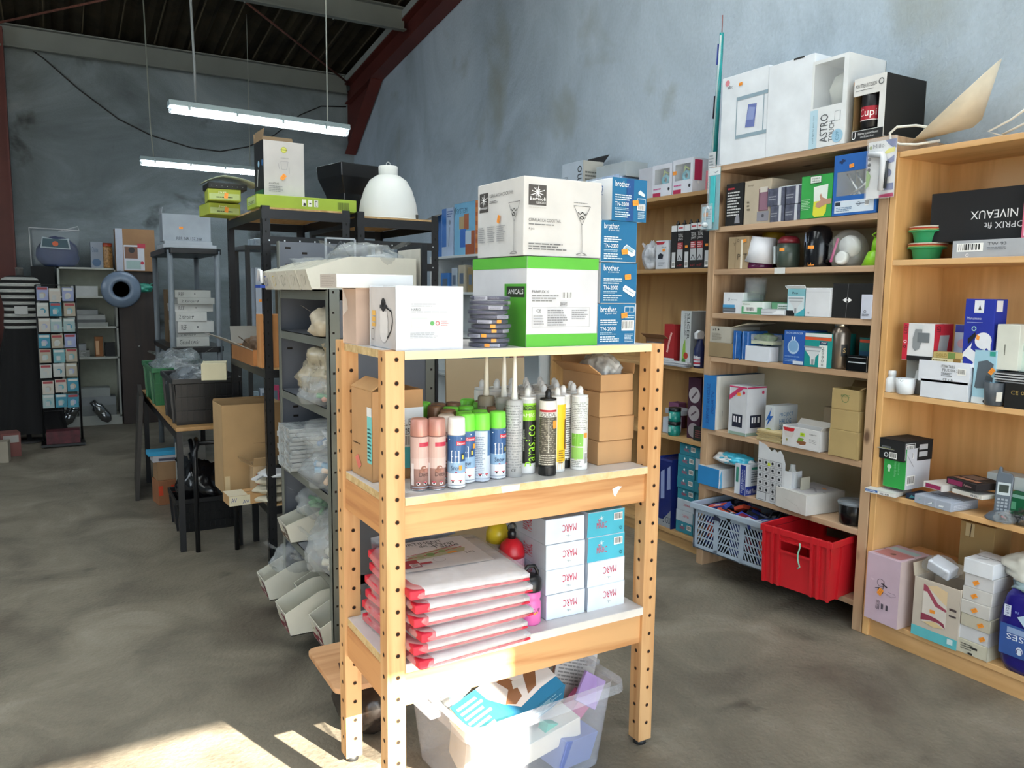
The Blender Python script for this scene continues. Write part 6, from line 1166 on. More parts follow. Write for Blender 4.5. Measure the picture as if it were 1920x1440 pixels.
m = MB(); m.T = Matrix.Rotation(R(-12), 4, 'X'); m.prism([(-.024, .02), (.024, .02), (.027, .15), (.020, .165), (-.010, .168), (-.012, .185), (-.020, .187), (-.024, .165), (-.027, .15)], -.014, .010, pm, 'Y'); m.T = None; m.build('handset', o, bevel=.003)
m = MB(); m.T = Matrix.Rotation(R(-12), 4, 'X'); m.box(-.020, .020, -.0155, -.014, .085, .130, plas('#b9c4c9')); m.box(-.015, .015, -.0162, -.0155, .095, .122, plas('#39423c'))
for i in range(3):
    for j in range(4): m.box(-.016+i*.012, -.008+i*.012, -.016, -.014, .03+j*.012, .037+j*.012, plas('#9aa4ac'))
m.T = None; m.build('screen_and_keys', o)
plastic_bag('small clear bag of white parts at the foot of the cordless phone', (2.872, 1.470, A3), (.028, .035, .022), 31, ['#c9cfd4', '#3a3d40', '#b9484a'], n=5)
plastic_bag('black knotted cable bundle in a bag at the right edge, beside the phone', (2.90, 1.429, A3), (.03, .03, .028), 32, ['#1a1b1e', '#26282c'], n=7, mat=bag_mat('dark_film', '#2c2f33', .5))
wc('carton', 'green carton at the right edge behind the phone', 'carton', 1.525-.05, .12, .08, A3, .1, '#17744a', {'F': [('r', .02, .3, .3, .65, '#6fc49a'), ('r', 0, .85, 1, 1, '#8fc4b4')]}, x=3.0)
wc('carton', 'long white carton standing at the back behind the phone, above the green carton', 'carton', 1.612-.08, .22, .05, A3+.0805, .08, '#bfc8c9', None, x=3.06)
# bottom (z .091) and raised shelf
pk = wc('carton', 'dented pale pink carton picturing a black stick vacuum shape, leftmost at the bottom', 'carton', 1.890, 0.150, 0.276, A4, .19, '#c6aebc', {'F': [('O', .46, .60, .06, .006, '#2a2a32'), ('o', .47, .48, .045, '#26232c'), ('w', [(.30, .50), (.45, .53)], .007, '#3a3440'), ('w', [(.48, .60), (.66, .56)], .02, '#2a2a32'), ('w', [(.54, .52), (.56, .64)], .012, '#2a2a32'), ('w', [(.6, .47), (.8, .44), (.92, .47), (.9, .50), (.7, .50)], .004, '#55505c'), ('t', .15, .60, .27, .64, 'Opa', '#e4d4dc'), ('g', .36, .20, .46, .33, '#3a3640', .006), ('t', .39, .21, .43, .32, '015', '#3a3640', 90), ('r', .52, .22, .58, .30, '#4a4450'), ('r', .66, .22, .72, .30, '#4a4450')], 'T': [('r', .1, .1, .9, .55, '#b3767a'), ('r', .1, .6, .9, .8, '#9fc0c6'), ('o', .5, .3, .06, '#6a4a44')], 'R': [('r', .0, 0, 1, 1, '#c9b4b0')], 's': [('F', .47, .47, .03, 1.1)]}, x=2.835, turn=-2)
sw = wc('carton', 'beige open carton with red wave pattern and turquoise bottom band', 'carton', 1.683, 0.181, 0.233, A4, .13, '#c3b7a8', {'F': [('r', 0, 0, 1, .17, '#5fb9c0'), ('r', .22, .28, .74, .86, '#d6cec4'), ('p', [(.22, .92), (.30, .90), (.55, .66), (.74, .60), (.74, .56), (.5, .60), (.30, .80), (.22, .80)], '#a04a5c'), ('p', [(.30, .90), (.62, .72), (.74, .66), (.74, .9), (.5, .95)], '#dcc29a'), ('p', [(.20, .42), (.35, .42), (.55, .40), (.70, .36), (.74, .28), (.6, .34), (.4, .34), (.20, .30)], '#8f3c50'), ('p', [(.25, .28), (.5, .24), (.7, .28), (.5, .34)], '#dcc492'), ('r', .80, .62, .95, .66, '#4a3f40'), ('r', .80, .52, .95, .55, '#4a3f40'), ('r', .80, .06, .92, .15, '#cfe4e4')], 's': [('F', .45, .50, .02, .1)]}, x=2.858, turn=0, flaps={'L': (.05, 80), 'K': (.05, 70), 'm': card('#bfb29e')})
o = empty('wrapped_plug', 'white plug adapter in a clear bag on top of the wave-patterned carton', 'adapter', (2.91, 1.700, A4+.262)); m = MB(); m.T = Matrix.Rotation(.3, 4, 'X') @ Matrix.Rotation(-.3, 4, 'Y'); m.box(-.03, .03, -.045, .045, .0, .045, plas('#d6dae4')); m.T = None; m.build('adapter_body', o, bevel=.006); m = MB(); blob(m, (0, 0, -.01), (.045, .068, .04), clear('thin_film2', '#d6dde2', .2, .1), 15, .2, 4); m.build('film', o)
for i in range(7):
    yc, w, _ = 1.538, 0.106, 0.056
    h = (.052, .052, .048, .050, .050, .050, .055)[i]; z = A4+sum((.052, .052, .048, .050, .050, .050, .055)[:i])+.0006*i
    lab = ('cream box with black print marks, lowest of the seven small boxes', 'white small box second from the bottom, sticker at its right', 'cream small box third from the bottom, sticker low right', 'off-white small box in the very middle of the seven', 'off-white small box third from the top of the seven', 'off-white small box directly under the pure white top one', 'clean white small box on top of the seven')[i]
    spec = {'F': [('r', .4, .5, .66, .66, '#2a2a28'), ('l', .08, .3, .5, .8, 3, '#6a675e'), ('r', .35, .05, .5, .2, '#2a2a28')]} if i == 0 else ({'s': [('F', (0, .8, .7, .5, .42, .42)[i], .45, .022, .6)]} if i < 6 else {'T': [('w', [(.3, .2), (.6, .4)], .03, '#8f949c')]})
    wc('carton', lab, 'carton', yc+.002*math.sin(i*2.3), w-.001*(i % 2), h, z, .14, ('#c2bda9', '#c9c9cb', '#bcb5a2', '#c4c0ba', '#c6c3bf', '#c8c7c8', '#dadde2')[i], spec, x=2.866+.004*math.sin(i*1.7), group='seven small boxes stacked at the bottom')
wc('carton', 'brown carton with tape and a stickered label on the raised back shelf', 'carton', 1.639, 0.129, 0.196, .3462, .12, '#a1875a', {'F': [('r', .16, .72, .42, .98, '#c4b48c'), ('r', .62, .1, .98, .52, '#c9b9a6'), ('l', .65, .15, .95, .28, 2, '#5a4a3a'), ('w', [(.3, .72), (.33, .98)], .02, '#4a3a24')], 's': [('F', .80, .38, .024, .1)]}, x=3.02)
# blue incontinence-sheet pack
o = empty('plastic_pack', 'bulging dark blue pack lettered ALESES upside down, at the lower right corner', 'pack', (2.93, 1.460-.115, A4+.001), HALF); m = MB(); bf = M('#221d7c', .25, 0, .12, 10)
w, d, h = .24, .15, .29; V = []; F = []; n = 12; nz_ = 14
for j in range(nz_+1):
    v = j/nz_; bl = .75+.25*math.sin(math.pi*min(1, max(0, v)))**.5
    for i in range(28):
        t = 6.2832*i/28; c, s = math.cos(t), math.sin(t); p = 5; rr_ = 1/((abs(c)**p+abs(s)**p)**(1/p)); x = c*rr_*w/2*bl; y = s*rr_*d/2*bl
        nn_ = noise.noise(Vector((x*14, y*14, v*4)))*.008; V.append((x*(1+nn_*3), y*(1+nn_*3), v*h+nn_))
for j in range(nz_):
    for i in range(28): a = j*28+i; b = j*28+(i+1) % 28; F.append((a, b, b+28, a+28))
F.append(tuple(range(28))); F.append(tuple(nz_*28+i for i in range(28))); m.add(V, F, bf, True); m.build('film_body', o)
m = MB(); fm = lambda u, v, k: (-w/2*.80+u*w*.80, -d/2*1.02-.003-k*.0005, v*h)
prints(m, [('r', 0, .22, 1, .60, '#33569a'), ('r', .12, .50, 1, .57, '#8fa6cc'), ('t', .12, .42, .80, .49, 'ALESES', '#dfe6f2', 180), ('o', .36, .31, .05, '#dfe6f2'), ('t', .31, .28, .41, .34, 'U', '#22307c', 180), ('p', [(.46, .30), (.62, .28), (.62, .33), (.46, .345)], ORANGE), ('p', [(.28, .72), (.42, .62), (.56, .67), (.44, .78)], '#b9d0e4'), ('r', .05, .70, .17, .84, '#cfd6e6'), ('t', .08, .71, .14, .83, '16103', '#22307c', 90), ('t', .24, .76, .30, .79, '16', '#8fa6dc', 180)], fm, w/h); m.build('printed_label', o)
m = MB(); blob(m, (0, 0, .275), (.10, .06, .03), bag_mat('torn_top', '#b9d4dc', .7), 41, .5, 3); m.build('torn_top_film', o)
plastic_bag('white padded bag squeezed above the blue pack at the right edge', (2.97, 1.433-.02, A4+.31), (.07, .09, .055), 42, None, mat=M('#c9c8bf', .5, 0, .08, 12), ears=False)

# ================================================================== FAR OAK-COLOURED BOOKCASE
C0, C1, C2, C3, C4 = 1.9412, 1.5412, 1.0112, .6182, .0852
for i, (yc, w, h) in enumerate(((3.288, 0.158, 0.179), (3.454, 0.165, 0.172))):
    o = window_carton('carton', ('white toy carton with a window on a turquoise and green toy, right of its twin', 'white toy carton with a window on a turquoise toy, nearer the toner boxes')[i], 'carton', yc, w-.003, h, C0, .12, '#cfd3de', (.12, .38, .88, .86), {'F': [('o', .86, .2, .05, '#2a2a34'), ('r', .05, .0, .45, .12, '#b0214e'), ('l', .08, .2, .5, .28, 1, '#c0508a')], 'R': [('r', .1, .35, .55, .95, '#b0214e'), ('o', .35, .30, .04, '#e8e8ec')], 's': [('F', .12, .62, .03, 0)] if i == 0 else []}, x=2.955, inner='#7c8a92')
    m = MB(); m.ring(.022, .010, (0, -.03, h*.52), plas('#3fb4cc'), 'Y', 18, 8); m.tube([(-.02, -.03, h*.6), (.0, -.04, h*.8), (.02, -.03, h*.7)], .007, plas('#b9cc3c'), 8); m.build('toy', o)
wc('carton', 'crumpled grey carton left behind the window toy cartons', 'carton', 3.597, 0.122, 0.170, C0, .12, '#b9bdc8', None, x=2.96)
wc('folder', 'pink folder leaning at the near end of the far bookcase top', 'folder', 3.115, .05, .10, C0, .01, '#c9707e', None, x=2.98, seam=False)
wc('carton', 'white carton with one flap of black, upright on the far bookcase behind the glasses carton', 'carton', 4.34, .24, .30, C0, .16, '#b9c6d4', {'F': [('t', .06, .66, .3, .72, 'LOT DE', '#4a5560'), ('t', .06, .58, .12, .63, '47', '#4a5560'), ('l', .06, .50, .4, .55, 1, '#5a6a78'), ('l', .06, .1, .4, .4, 4, '#8a98a6'), ('t', .75, .3, .95, .9, 'wmo', '#2a333c', 90)], 'R': [('l', .1, .5, .8, .8, 4, '#6a6a64')]}, x=2.96, faces={'R': '#b4b2aa'}, flaps={'K': (.07, 50), 'm': card('#1c1d20')})
for i, (yc, h, lab, c) in enumerate(((4.10, .075, 'blue and white film-wrapped pack left of the plain white carton on the far bookcase', '#b4c3d4'), (3.93, .075, 'blue and white film-wrapped pack right behind the topmost toner box', '#9fb6d8'))):
    wc('film_pack', lab, 'pack', yc, .15, .16, C0, .2, c, {'F': [('p', [(0, 0), (.4, 0), (.3, .4), (0, .6)], '#1f4fa4'), ('w', [(0, .8), (1, .6)], .03, '#e6ecf2')]}, x=2.96, m=M(c, .2, 0, .2, 30), seam=False, bev=.01)
wc('carton', 'plain off-white carton lying on the film-wrapped packs of the far bookcase', 'carton', 3.98, .30, .085, C0+.161, .16, '#aab3b8', None, x=3.0)
# tall packaged rod between the bookcases
o = empty('fishing_rod_tube', 'tall slim teal packaged rod standing upright, taller than everything on the bookcases', 'packaged rod', (2.95, 3.055, C0)); m = MB()
m.tube([(0, 0, .06), (.0, -.022, .755)], [.017, .011], M('#1f8f92', .2, 0, .1, 20), 12); m.build('tube_body', o)
m = MB(); m.tube([(0, -.022, .755), (.0, -.022, .84)], .0025, M('#8a4a44', .5), 6); m.build('thin_tip', o)
m = MB(); m.bar((-.016, -.004, .06), (-.010, -.028, .74), .016, .002, M('#cfe0e2', .3)); m.bar((-.018, -.018, .60), (-.016, -.02, .70), .014, .003, M('#3a4a9c', .3)); m.bar((-.020, -.012, .34), (-.018, -.015, .45), .02, .003, M('#2a2030', .3)); m.build('printed_sleeve', o)
m = MB(); m.lathe([(.03, 0), (.03, .02), (.02, .06)], (0, 0, 0), plas('#5a5048'), 16); m.build('foot', o)
wc('leaflet', 'ruled white paper strip leaning at the foot of the tall teal rod', 'paper', 3.02, .045, .20, C0-.03, .004, '#cfd4d8', {'F': [('l', .1, .1, .8, .95, 12, '#8f989f')]}, x=2.905, turn=0, seam=False)
# black-capped glue tubes in boxes
for i in range(6):
    yc = 3.09+.062*i*.82
    sp = [('r', 0, .86, 1, 1, '#d6d9dc'), ('r', .15, .92, .85, .95, '#b0303c')]
    if i in (0, 3, 5): sp = [('r', 0, .86, 1, 1, '#d6d9dc'), ('r', .2, .02, .8, .38, '#c6cace'), ('b', .25, .04, .75, .16)]
    else: sp += [('t', .1, .72, .9, .80, 'TOTAL', '#dedede'), ('t', .1, .64, .9, .70, 'JOINTS', '#dedede'), ('r', .05, .45, .95, .60, '#a02a30'), ('l', .1, .46, .9, .59, 3, '#e6d6d6'), ('r', .05, .18, .95, .44, '#b9bdc2'), ('w', [(.2, .2), (.5, .3), (.8, .2)], .02, '#33363a'), ('t', .1, .05, .9, .09, 'x-2T', '#c0303c')]
    o = wc('glue_box', 'slim black sealant box, number %s from the pine bookcase in the row of six' % ('one', 'two', 'three', 'four', 'five', 'six')[i], 'sealant box', yc, .047, .232+.004*(i < 3), C1, .05, '#1b1b1d', {'F': sp, 's': [('F', .5, .5, .02, 0)] if i in (0, 3) else []}, x=2.962, group='black sealant boxes in a row', seam=False)
    m = MB(); m.lathe([(.012, 0), (.012, .006), (.006, .012), (.005, .022), (0, .024)], (0, 0, .236), plas('#141416'), 10); m.build('cap', o)
wc('carton', 'white hang carton with a red corner and a black clamp pictured', 'carton', 3.439, 0.099, 0.157, C1, .05, '#ccd1da', {'F': [('p', [(0, .96), (.8, .96), (.6, .86), (.1, .86)], '#b02a3a'), ('p', [(.2, .36), (.6, .36), (.66, .5), (.4, .56), (.22, .5)], '#1c2330'), ('t', .5, .74, .9, .78, 'Black', '#3a4048'), ('l', .2, .1, .8, .25, 3, '#8f96a2')], 's': [('F', .7, .66)]}, x=2.958)
plastic_bag('white hang bag with a grey nozzle tool, left of the clamp carton', (3.0, 3.580, C1), (.035, .06, .085), 51, ['#3a3d44', '#5a5f68'], n=4, mat=bag_mat('milky_film', '#ccd2dc', .8))
# level z 1.011
ob = wc('carton', 'open brown box with pictured packs inside, left on its oak shelf behind the toner boxes', 'carton', 3.48, .20, .14, C2, .2, '#7f5a3c', {'F': [('r', .05, .05, .7, .85, '#5c6a7a'), ('p', [(.1, .3), (.6, .4), (.5, .8), (.15, .8)], '#7a3c3a'), ('r', .1, .06, .65, .2, '#b9c0c8')]}, x=2.98, flaps={'K': (.08, 60), 'F': (.05, 30), 'm': card('#8f6a48')})
wc('carton', 'red shiny pack with a running figure, right of the open brown box', 'pack', 3.369, 0.085, 0.223, C2, .06, '#9a1c20', {'F': [('w', [(.3, .3), (.5, .6), (.7, .8)], .06, '#d9a8a0'), ('r', 0, 0, 1, .16, '#cfd6d8')]}, x=2.975)
wc('carton', 'tall vegetable slicer carton with sideways lettering and green vegetables', 'carton', 3.230, 0.076, 0.301, C2, .12, '#bcc2c4', {'F': [('t', .62, .5, .88, .96, 'SLICER', '#3a3e42', -90), ('t', .36, .56, .54, .96, 'MANDOLINE', '#6a6e72', -90), ('p', [(.2, .1), (.6, .15), (.5, .5), (.3, .4)], '#86b048'), ('o', .6, .2, .06, '#a83a2c'), ('o', .4, .1, .05, '#4a7a38')], 'R': [('l', .1, .1, .9, .9, 8, '#8c9296')]}, x=2.965, faces={'R': '#8f9498'})
def spr(o):
    m = MB(); m.prism([(-.03, 0), (.012, 0), (.018, .02), (.012, .04), (-.01, .045), (-.034, .03)], -.012, .012, plas('#dfe3ea'), 'Y'); q_ = m.build('trigger_head', o); q_.location = (0, 0, .155)
    m = MB(); f = lambda u, v, k: ((.0315+.0003*k)*math.cos(-4.2+u*2), (.0315+.0003*k)*math.sin(-4.2+u*2), .01+.1*v); prints(m, [('r', 0, 0, 1, .5, '#c9ccd8'), ('r', 0, .1, 1, .2, '#b82c44'), ('r', 0, .3, 1, .36, '#b82c44'), ('t', .2, .42, .8, .6, 'Jex', '#e9e9f0')], f, .8, 8); m.build('label', o)
vessel('dark blue spray bottle with a white trigger, tucked beside the slicer carton', 3.153, 3.0, [(.03, 0), (.031, .004), (.031, .10), (.018, .135), (.014, .155)], plas('#1c2450'), spr, 'spray_bottle', C2, 'bottle')
q = random.Random(9)
for i in range(9):
    wc('magazine', 'glossy paper in the sliding pile on the oak shelf behind the pine unit', 'magazine', 3.22+q.uniform(-.02, .02), .26, .0035, C2+.0002+i*.0037-.0, .20, ('#a9adb4', '#8d929b', '#c4c7cc')[i % 3], None, x=2.945+q.uniform(-.01, .012), turn=q.uniform(-8, 8), group='sliding pile of papers', seam=False, bev=0) if i < 0 else None
for i in range(7):
    wc('magazine', 'glossy paper in the sliding pile on the oak shelf behind the pine unit', 'magazine', 3.30+q.uniform(-.02, .02), .25, .0035, C2+.0002+i*.0037, .028, ('#a9adb4', '#8d929b', '#c4c7cc')[i % 3], None, x=2.928+q.uniform(-.004, .004), turn=q.uniform(-2, 2), group='sliding pile of papers', seam=False, bev=0)
# level z .618
wc('carton', 'dark plum carton with round white pictures, standing on the lower oak shelf', 'carton', 3.180, 0.096, 0.333, C3, .12, '#3c1730', {'F': [('o', .5, .72, .13, '#b9b3b8'), ('o', .5, .42, .13, '#a9a3a8'), ('o', .5, .14, .12, '#9a949a'), ('w', [(.3, .66), (.7, .78)], .03, '#5a4a54'), ('w', [(.3, .38), (.7, .46)], .03, '#5a4a54')]}, x=3.0)
for i, (dx, z_, lab) in enumerate(((0, 0, 'teal-filled jar with black lid, lower one of the stacked pair'), (0, .078, 'teal-filled jar with black lid, stacked on another jar'))):
    o = empty('jar', lab, 'jar', (2.985, 3.315, C3+z_), 0, 'teal jars'); m = MB(); m.lathe([(.032, 0), (.034, .003), (.034, .06)], (0, 0, 0), M('#1d7f76', .25, 0, .3, 50), 24); m.build('glass_body', o); m = MB(); m.lathe([(.035, .058), (.0355, .062), (.0355, .076), (.033, .0775), (0, .0775)], (0, 0, 0), plas('#101214'), 24); m.build('lid', o); m = MB(); prints(m, [('r', .1, .3, .7, .8, '#9ccfc4')], lambda u, v, k: ((.0345)*math.cos(-3.6+u), .0345*math.sin(-3.6+u), .06*v), 1, 6); m.build('label', o)
wc('carton', 'small white carton left of the teal jars, under a flat pale one', 'carton', 3.385, 0.068, 0.088, C3, .08, '#b9c4d4', None, x=2.99)
wc('carton', 'flat pale carton lying over the small white carton and dark packs', 'carton', 3.40, .14, .03, C3+.100, .1, '#b4bac6', None, x=3.05)
wc('carton', 'pink carton in the shade at the back of the lower oak shelf', 'carton', 3.50, .08, .15, C3, .06, '#8f5a80', None, x=3.14)
wc('carton', 'dark carton with green and red specks, right of the teal jars', 'carton', 3.09, .12, .075, C3, .08, '#1c2a26', {'F': [('l', .1, .2, .9, .8, 4, '#7a3c40')]}, x=2.975)
# bottom: washing powder cartons in two columns
q = random.Random(4)
for c_, (ya, n_) in enumerate(((3.195, 8), (3.058, 8))):
    for i in range(n_):
        white = (c_ == 0 and i in (1, 2)) or (c_ == 1 and i == 6)
        z_ = C4+i*.0625; lf = [('t', .25, .32, .55, .6, 'MARC', '#c8304c'), ('o', .38, .72, .1, '#dfeef2'), ('b', .66, .4, .92, .82)] if not white else [('t', .38, .45, .75, .68, 'MARC', '#c02a48', 180)]
        o = wc('carton', ('white upside-down lettered' if white else 'teal washing powder')+' carton, %s from the bottom of the far oak bookcase, %s column' % (('first', 'second', 'third', 'fourth', 'fifth', 'sixth', 'seventh', 'eighth')[i], ('left', 'right')[c_]), 'carton', ya+q.uniform(-.003, .003), .132, .0615, z_, .16, '#b4bfca' if white else '#2a7f93', {'F': lf}, x=2.972+q.uniform(0, .012), group='washing powder cartons in the far oak bookcase', seam=False)
wc('carton', 'tall dark blue pack with pale strips and grey bottom, left of the teal cartons', 'pack', 3.348, 0.123, 0.388, C4, .15, '#1c2a6c', {'F': [('p', [(.2, .4), (.45, .42), (.4, .85), (.15, .8)], '#8c9ac4'), ('p', [(.6, .55), (.85, .58), (.8, .92), (.6, .88)], '#8c9ac4'), ('p', [(0, 0), (1, 0), (1, .3), (.4, .1), (0, .1)], '#8f959c'), ('t', .4, .06, .9, .16, '5 GU', '#22304c')]}, x=2.965, m=M('#1c2a6c', .3, 0, .1, 8), bev=.01)
# white case beyond
wc('carton', 'pale blue SYSTEM carton with wood and tile samples pictured, on the white bookcase', 'carton', 5.83, .38, .42, 1.7005, .12, '#78b4d6', {'F': [('t', .12, .80, .62, .90, 'SYSTEM', '#2a5a80'), ('p', [(.02, .75), (.1, .85), (.12, .95), (0, .9)], '#4a7a90'), ('r', .25, .5, .5, .74, '#b39a6a'), ('r', .48, .48, .7, .78, '#a85c30'), ('r', .3, .15, .58, .5, '#2a6ac0'), ('r', .55, .0, .98, .45, '#a0522c'), ('r', .55, .2, .82, .45, '#b9cfe0')], 'R': [('l', 0, 0, 1, 1, 6, '#a8582c')]}, x=2.93, faces={'R': '#c07a44'})
wc('carton', 'white and blue toy carton with a figure, left of the SYSTEM carton', 'carton', 6.15, .22, .40, 1.7005, .12, '#a9bcd6', {'F': [('r', 0, .2, .4, 1, '#2f6cb8'), ('w', [(.6, .2), (.7, .6)], .03, '#7a8aa4'), ('o', .7, .7, .05, '#7a8aa4'), ('l', .45, .8, .95, .95, 3, '#3a5a9a')]}, x=2.93)
wc('carton', 'open blue carton with a raised grey flap behind the white dome lamp', 'carton', 6.33, .14, .36, 1.7005, .2, '#3a6aac', None, x=2.93, flaps={'F': (.12, -25), 'K': (.12, 40), 'm': card('#8f8c84')})
wc('carton', 'black carton lettered in white, highest behind the white dome lamp', 'carton', 6.36, .16, .12, 2.075, .12, '#12161c', {'F': [('t', .1, .3, .4, .6, 'BB', '#d0d4d8'), ('t', .5, .3, .9, .6, 'cino', '#d0d4d8')]}, x=3.0) if False else None
for i, (y_, w_, h_, c_, lab) in enumerate(((5.72, .1, .2, '#8c7a54', 'olive pack leaning on the level under the SYSTEM carton'), (5.88, .12, .22, '#b0a894', 'beige picture pack on the level under the SYSTEM carton'), (6.2, .16, .16, '#3c78c0', 'blue socket pack seen through the rack under the dome lamp'), (6.02, .1, .2, '#a9b6c4', 'pale hang pack beside the blue socket pack'))):
    wc('carton', lab, 'pack', y_, w_, h_, 1.4005, .06, c_, {'F': [('r', .2, .3, .8, .7, '#5a6a80')]}, x=2.93)
# ================================================================== GREY SHELVING: parts bins and bags
CR = '#d9d6c8'
def bin_(lab, loc, rz, w=.13, L_=.36, hf=.065, hb=.13, lcol='#8c2230', picture=True, grp=None, col=CR):
    """open-fronted storage bin, low front at local -y"""
    o = empty('parts_bin', lab, 'parts bin', loc, rz, grp); t = .003; mt = plas(col); m = MB()
    m.box(-w/2, w/2, 0, L_, 0, t, mt); m.box(-w/2, w/2, L_-t, L_, 0, hb, mt)
    P = [(0, 0), (L_, 0), (L_, hb), (L_*.36, hb), (L_*.30, hb-.005), (-.022, hf)]
    for x in (-w/2, w/2-t): m.prism(P, x, x+t, mt, 'X')
    m.add([(-w/2, 0, 0), (w/2, 0, 0), (w/2, -.022, hf), (-w/2, -.022, hf), (-w/2, t, t), (w/2, t, t), (w/2, -.022+t, hf), (-w/2, -.022+t, hf)], [(0, 1, 2, 3), (7, 6, 5, 4), (3, 2, 6, 7)], mt); m.build('bin_shell', o)
    m = MB(); f = lambda u, v, k: (-w/2*.86+u*w*.86, -.022*(.06+v*.88)-.0006-.0003*k, hf*(.06+v*.88)); prints(m, [('r', 0, 0, 1, 1, '#d8d2c8'), ('p', [(0, 0), (1, 0), (1, .9), (.55, .9), (.5, .35), (0, .25)], lcol), ('p', [(.06, .35), (.42, .3), (.48, .8), (.3, .95), (.08, .8)], '#dcd6c4'), ('w', [(.15, .5), (.3, .65), (.38, .5)], .06, '#8f8a54'), ('r', .62, .15, .9, .3, '#d8d2c8'), ('r', .62, .45, .72, .8, '#d8d2c8'), ('r', .78, .45, .88, .8, '#d8d2c8')] if picture else [('r', 0, 0, 1, 1, '#d4cfc2'), ('w', [(.2, .2), (.35, .75), (.6, .8), (.5, .3), (.3, .15)], .05, lcol), ('w', [(.6, .2), (.8, .7)], .05, '#77745c')], f, w/hf); m.build('picture_label', o)
    return o
lx = [3.315, 3.195, 3.075, 2.955]
blab = ['farthest of the five parts bins on top, blue printing on its front', 'parts bin with yellow hooks on its label, second farthest on top of the grey shelving', 'parts bin with grey-green hooks on its label, middle of the five on top', 'plain-fronted parts bin, second nearest on top of the grey shelving', 'nearest parts bin on top of the grey shelving, its long cream side facing out']
lc = ['#2a4aa8', '#d4b82c', '#7a7f66', '#b9b4a4', '#b9b4a4']
for i, y in enumerate([3.30, 3.165, 3.03, 2.895, 2.755]):
    bin_(blab[i], (.772, y, 1.4006), HALF, .128, .385, .07, .118, lc[i], False, 'parts bins on top of the grey shelving')
m = MB(); hk = plas('#dfe2e6'); m.tube([(0, -.03, .02), (0, -.02, .07), (0, .02, .075), (0, .035, .03)], .006, hk, 8); m.bar((0, -.045, .008), (0, .045, .008), .02, .012, plas('#2446a8')); o = m.build('plastic_hook', loc=(.735, 3.30, 1.405)); tag(o, 'white and blue plastic hook propped at the farthest bin on the grey shelving', 'hook')
plastic_bag('clear bag ballooning over the nearest parts bins on the grey shelving', (1.02, 2.86, 1.47), (.13, .16, .06), 61, ['#cfd4d8', '#a9b0b6'], n=5)
plastic_bag('low clear bag of white pieces in the far parts bins on top', (.95, 3.2, 1.45), (.12, .13, .045), 62, ['#cfd4d8', '#e0dcc8'], n=5)
m = MB(); P = [(-.06, 0), (.06, 0), (.06, .10), (-.06, .10)]
for a, b in zip(P, P[1:]+P[:1]): m.bar((a[0], 0, a[1]), (b[0], 0, b[1]), .008, .006, M('#b9bec4', .3, .5))
m.bar((-.05, 0, .02), (.0, 0, .09), .006, .005, M('#4a4d52', .4)); m.bar((.0, 0, .09), (.05, 0, .02), .006, .005, M('#4a4d52', .4)); o = m.build('framed_card', loc=(.98, 3.02, 1.50), rz=.1); tag(o, 'rounded grey frame with a dark symbol rising behind the bins', 'frame')
m = MB(); m.box(-.01, .01, -.12, .12, 0, .17, M('#1b1d22', .4)); m.box(-.012, -.0101, -.105, .105, .015, .155, M('#c9c6bd', .6)); o = m.build('picture_frame', loc=(1.185, 2.80, 1.4006)); tag(o, 'black-rimmed frame standing on edge at the right end of the top bins', 'picture frame')
# lower bins
bin_('red-labelled parts bin, farthest on the bottom level, pushed out over the aisle', (.735, 3.335, .1008), HALF, .14, .34, .085, .15, '#7a2230', True, 'parts bins on the bottom level')
bin_('parts bin with a red label, middle of the bottom level and sticking out', (.722, 2.95, .1008), HALF, .15, .36, .09, .16, '#7a2230', True, 'parts bins on the bottom level')
bin_('parts bin with a red label, nearest one on the bottom level', (.800, 2.762, .1008), HALF, .15, .34, .09, .16, '#7a2230', True, 'parts bins on the bottom level')
bin_('parts bin pushed further in between the farthest and middle bottom bins', (.84, 3.13, .1008), HALF, .14, .32, .085, .15, '#5a2a30', True, 'parts bins on the bottom level')
bin_('parts bin with a brown label on the second level from the bottom', (.80, 3.22, .3726), HALF, .14, .34, .075, .12, '#5a4434', True)
plastic_bag('crumpled grey bag spilling over the farthest bottom bin', (.87, 3.32, .20), (.11, .075, .07), 63, ['#7a7c7a', '#4a4c4c'], n=6)
plastic_bag('green-tinted bag piled in the brown-labelled bin', (.93, 3.2, .46), (.10, .08, .075), 64, ['#5f9a66', '#8fc08f'], n=7)
plastic_bag('bag with green netting beside the brown-labelled bin', (.93, 2.93, .3726), (.10, .12, .10), 65, ['#4f8f58', '#c9c2a8', '#8a6a44'], n=8)
plastic_bag('bag hanging over the edge of the second level near the front post', (.87, 2.765, .3726), (.11, .08, .095), 66, ['#c9c7b8', '#dcdcd4'], n=8)
plastic_bag('crumpled clear bag nearest the front post on the middle level', (.88, 2.81, .676), (.11, .13, .08), 67, ['#b9bcc0', '#7fa8c8', '#d8b89c'], n=7)
plastic_bag('upper clear bag piled on another on the middle level', (.89, 2.87, .80), (.11, .14, .07), 68, ['#c4c8cc', '#5f7a9c'], n=6)
for i in range(10):
    o = carton('clamshell_pack', 'clear flat pack in the stack at the far end of the middle level', 'clear pack', (.905, 3.215, .6765+i*.0172), .19, .22, .016, HALF+R(3*math.sin(i*2)), '#cfd3d4', None, group='clear flat packs', m=bag_mat('clamshell', '#cdd3d6', .6), seam=False, bev=.003)
plastic_bag('beige netting bag hanging high on the fourth level', (.90, 2.87, 1.02), (.11, .14, .11), 69, ['#b9a878', '#a8946a'], n=7, mat=bag_mat('amber_film', '#bdb29a', .5))
plastic_bag('large clear bag with green bits on the fourth level', (.88, 2.83, .9856), (.11, .14, .07), 70, ['#5fa077', '#d89a8a', '#b9bcc0'], n=8)
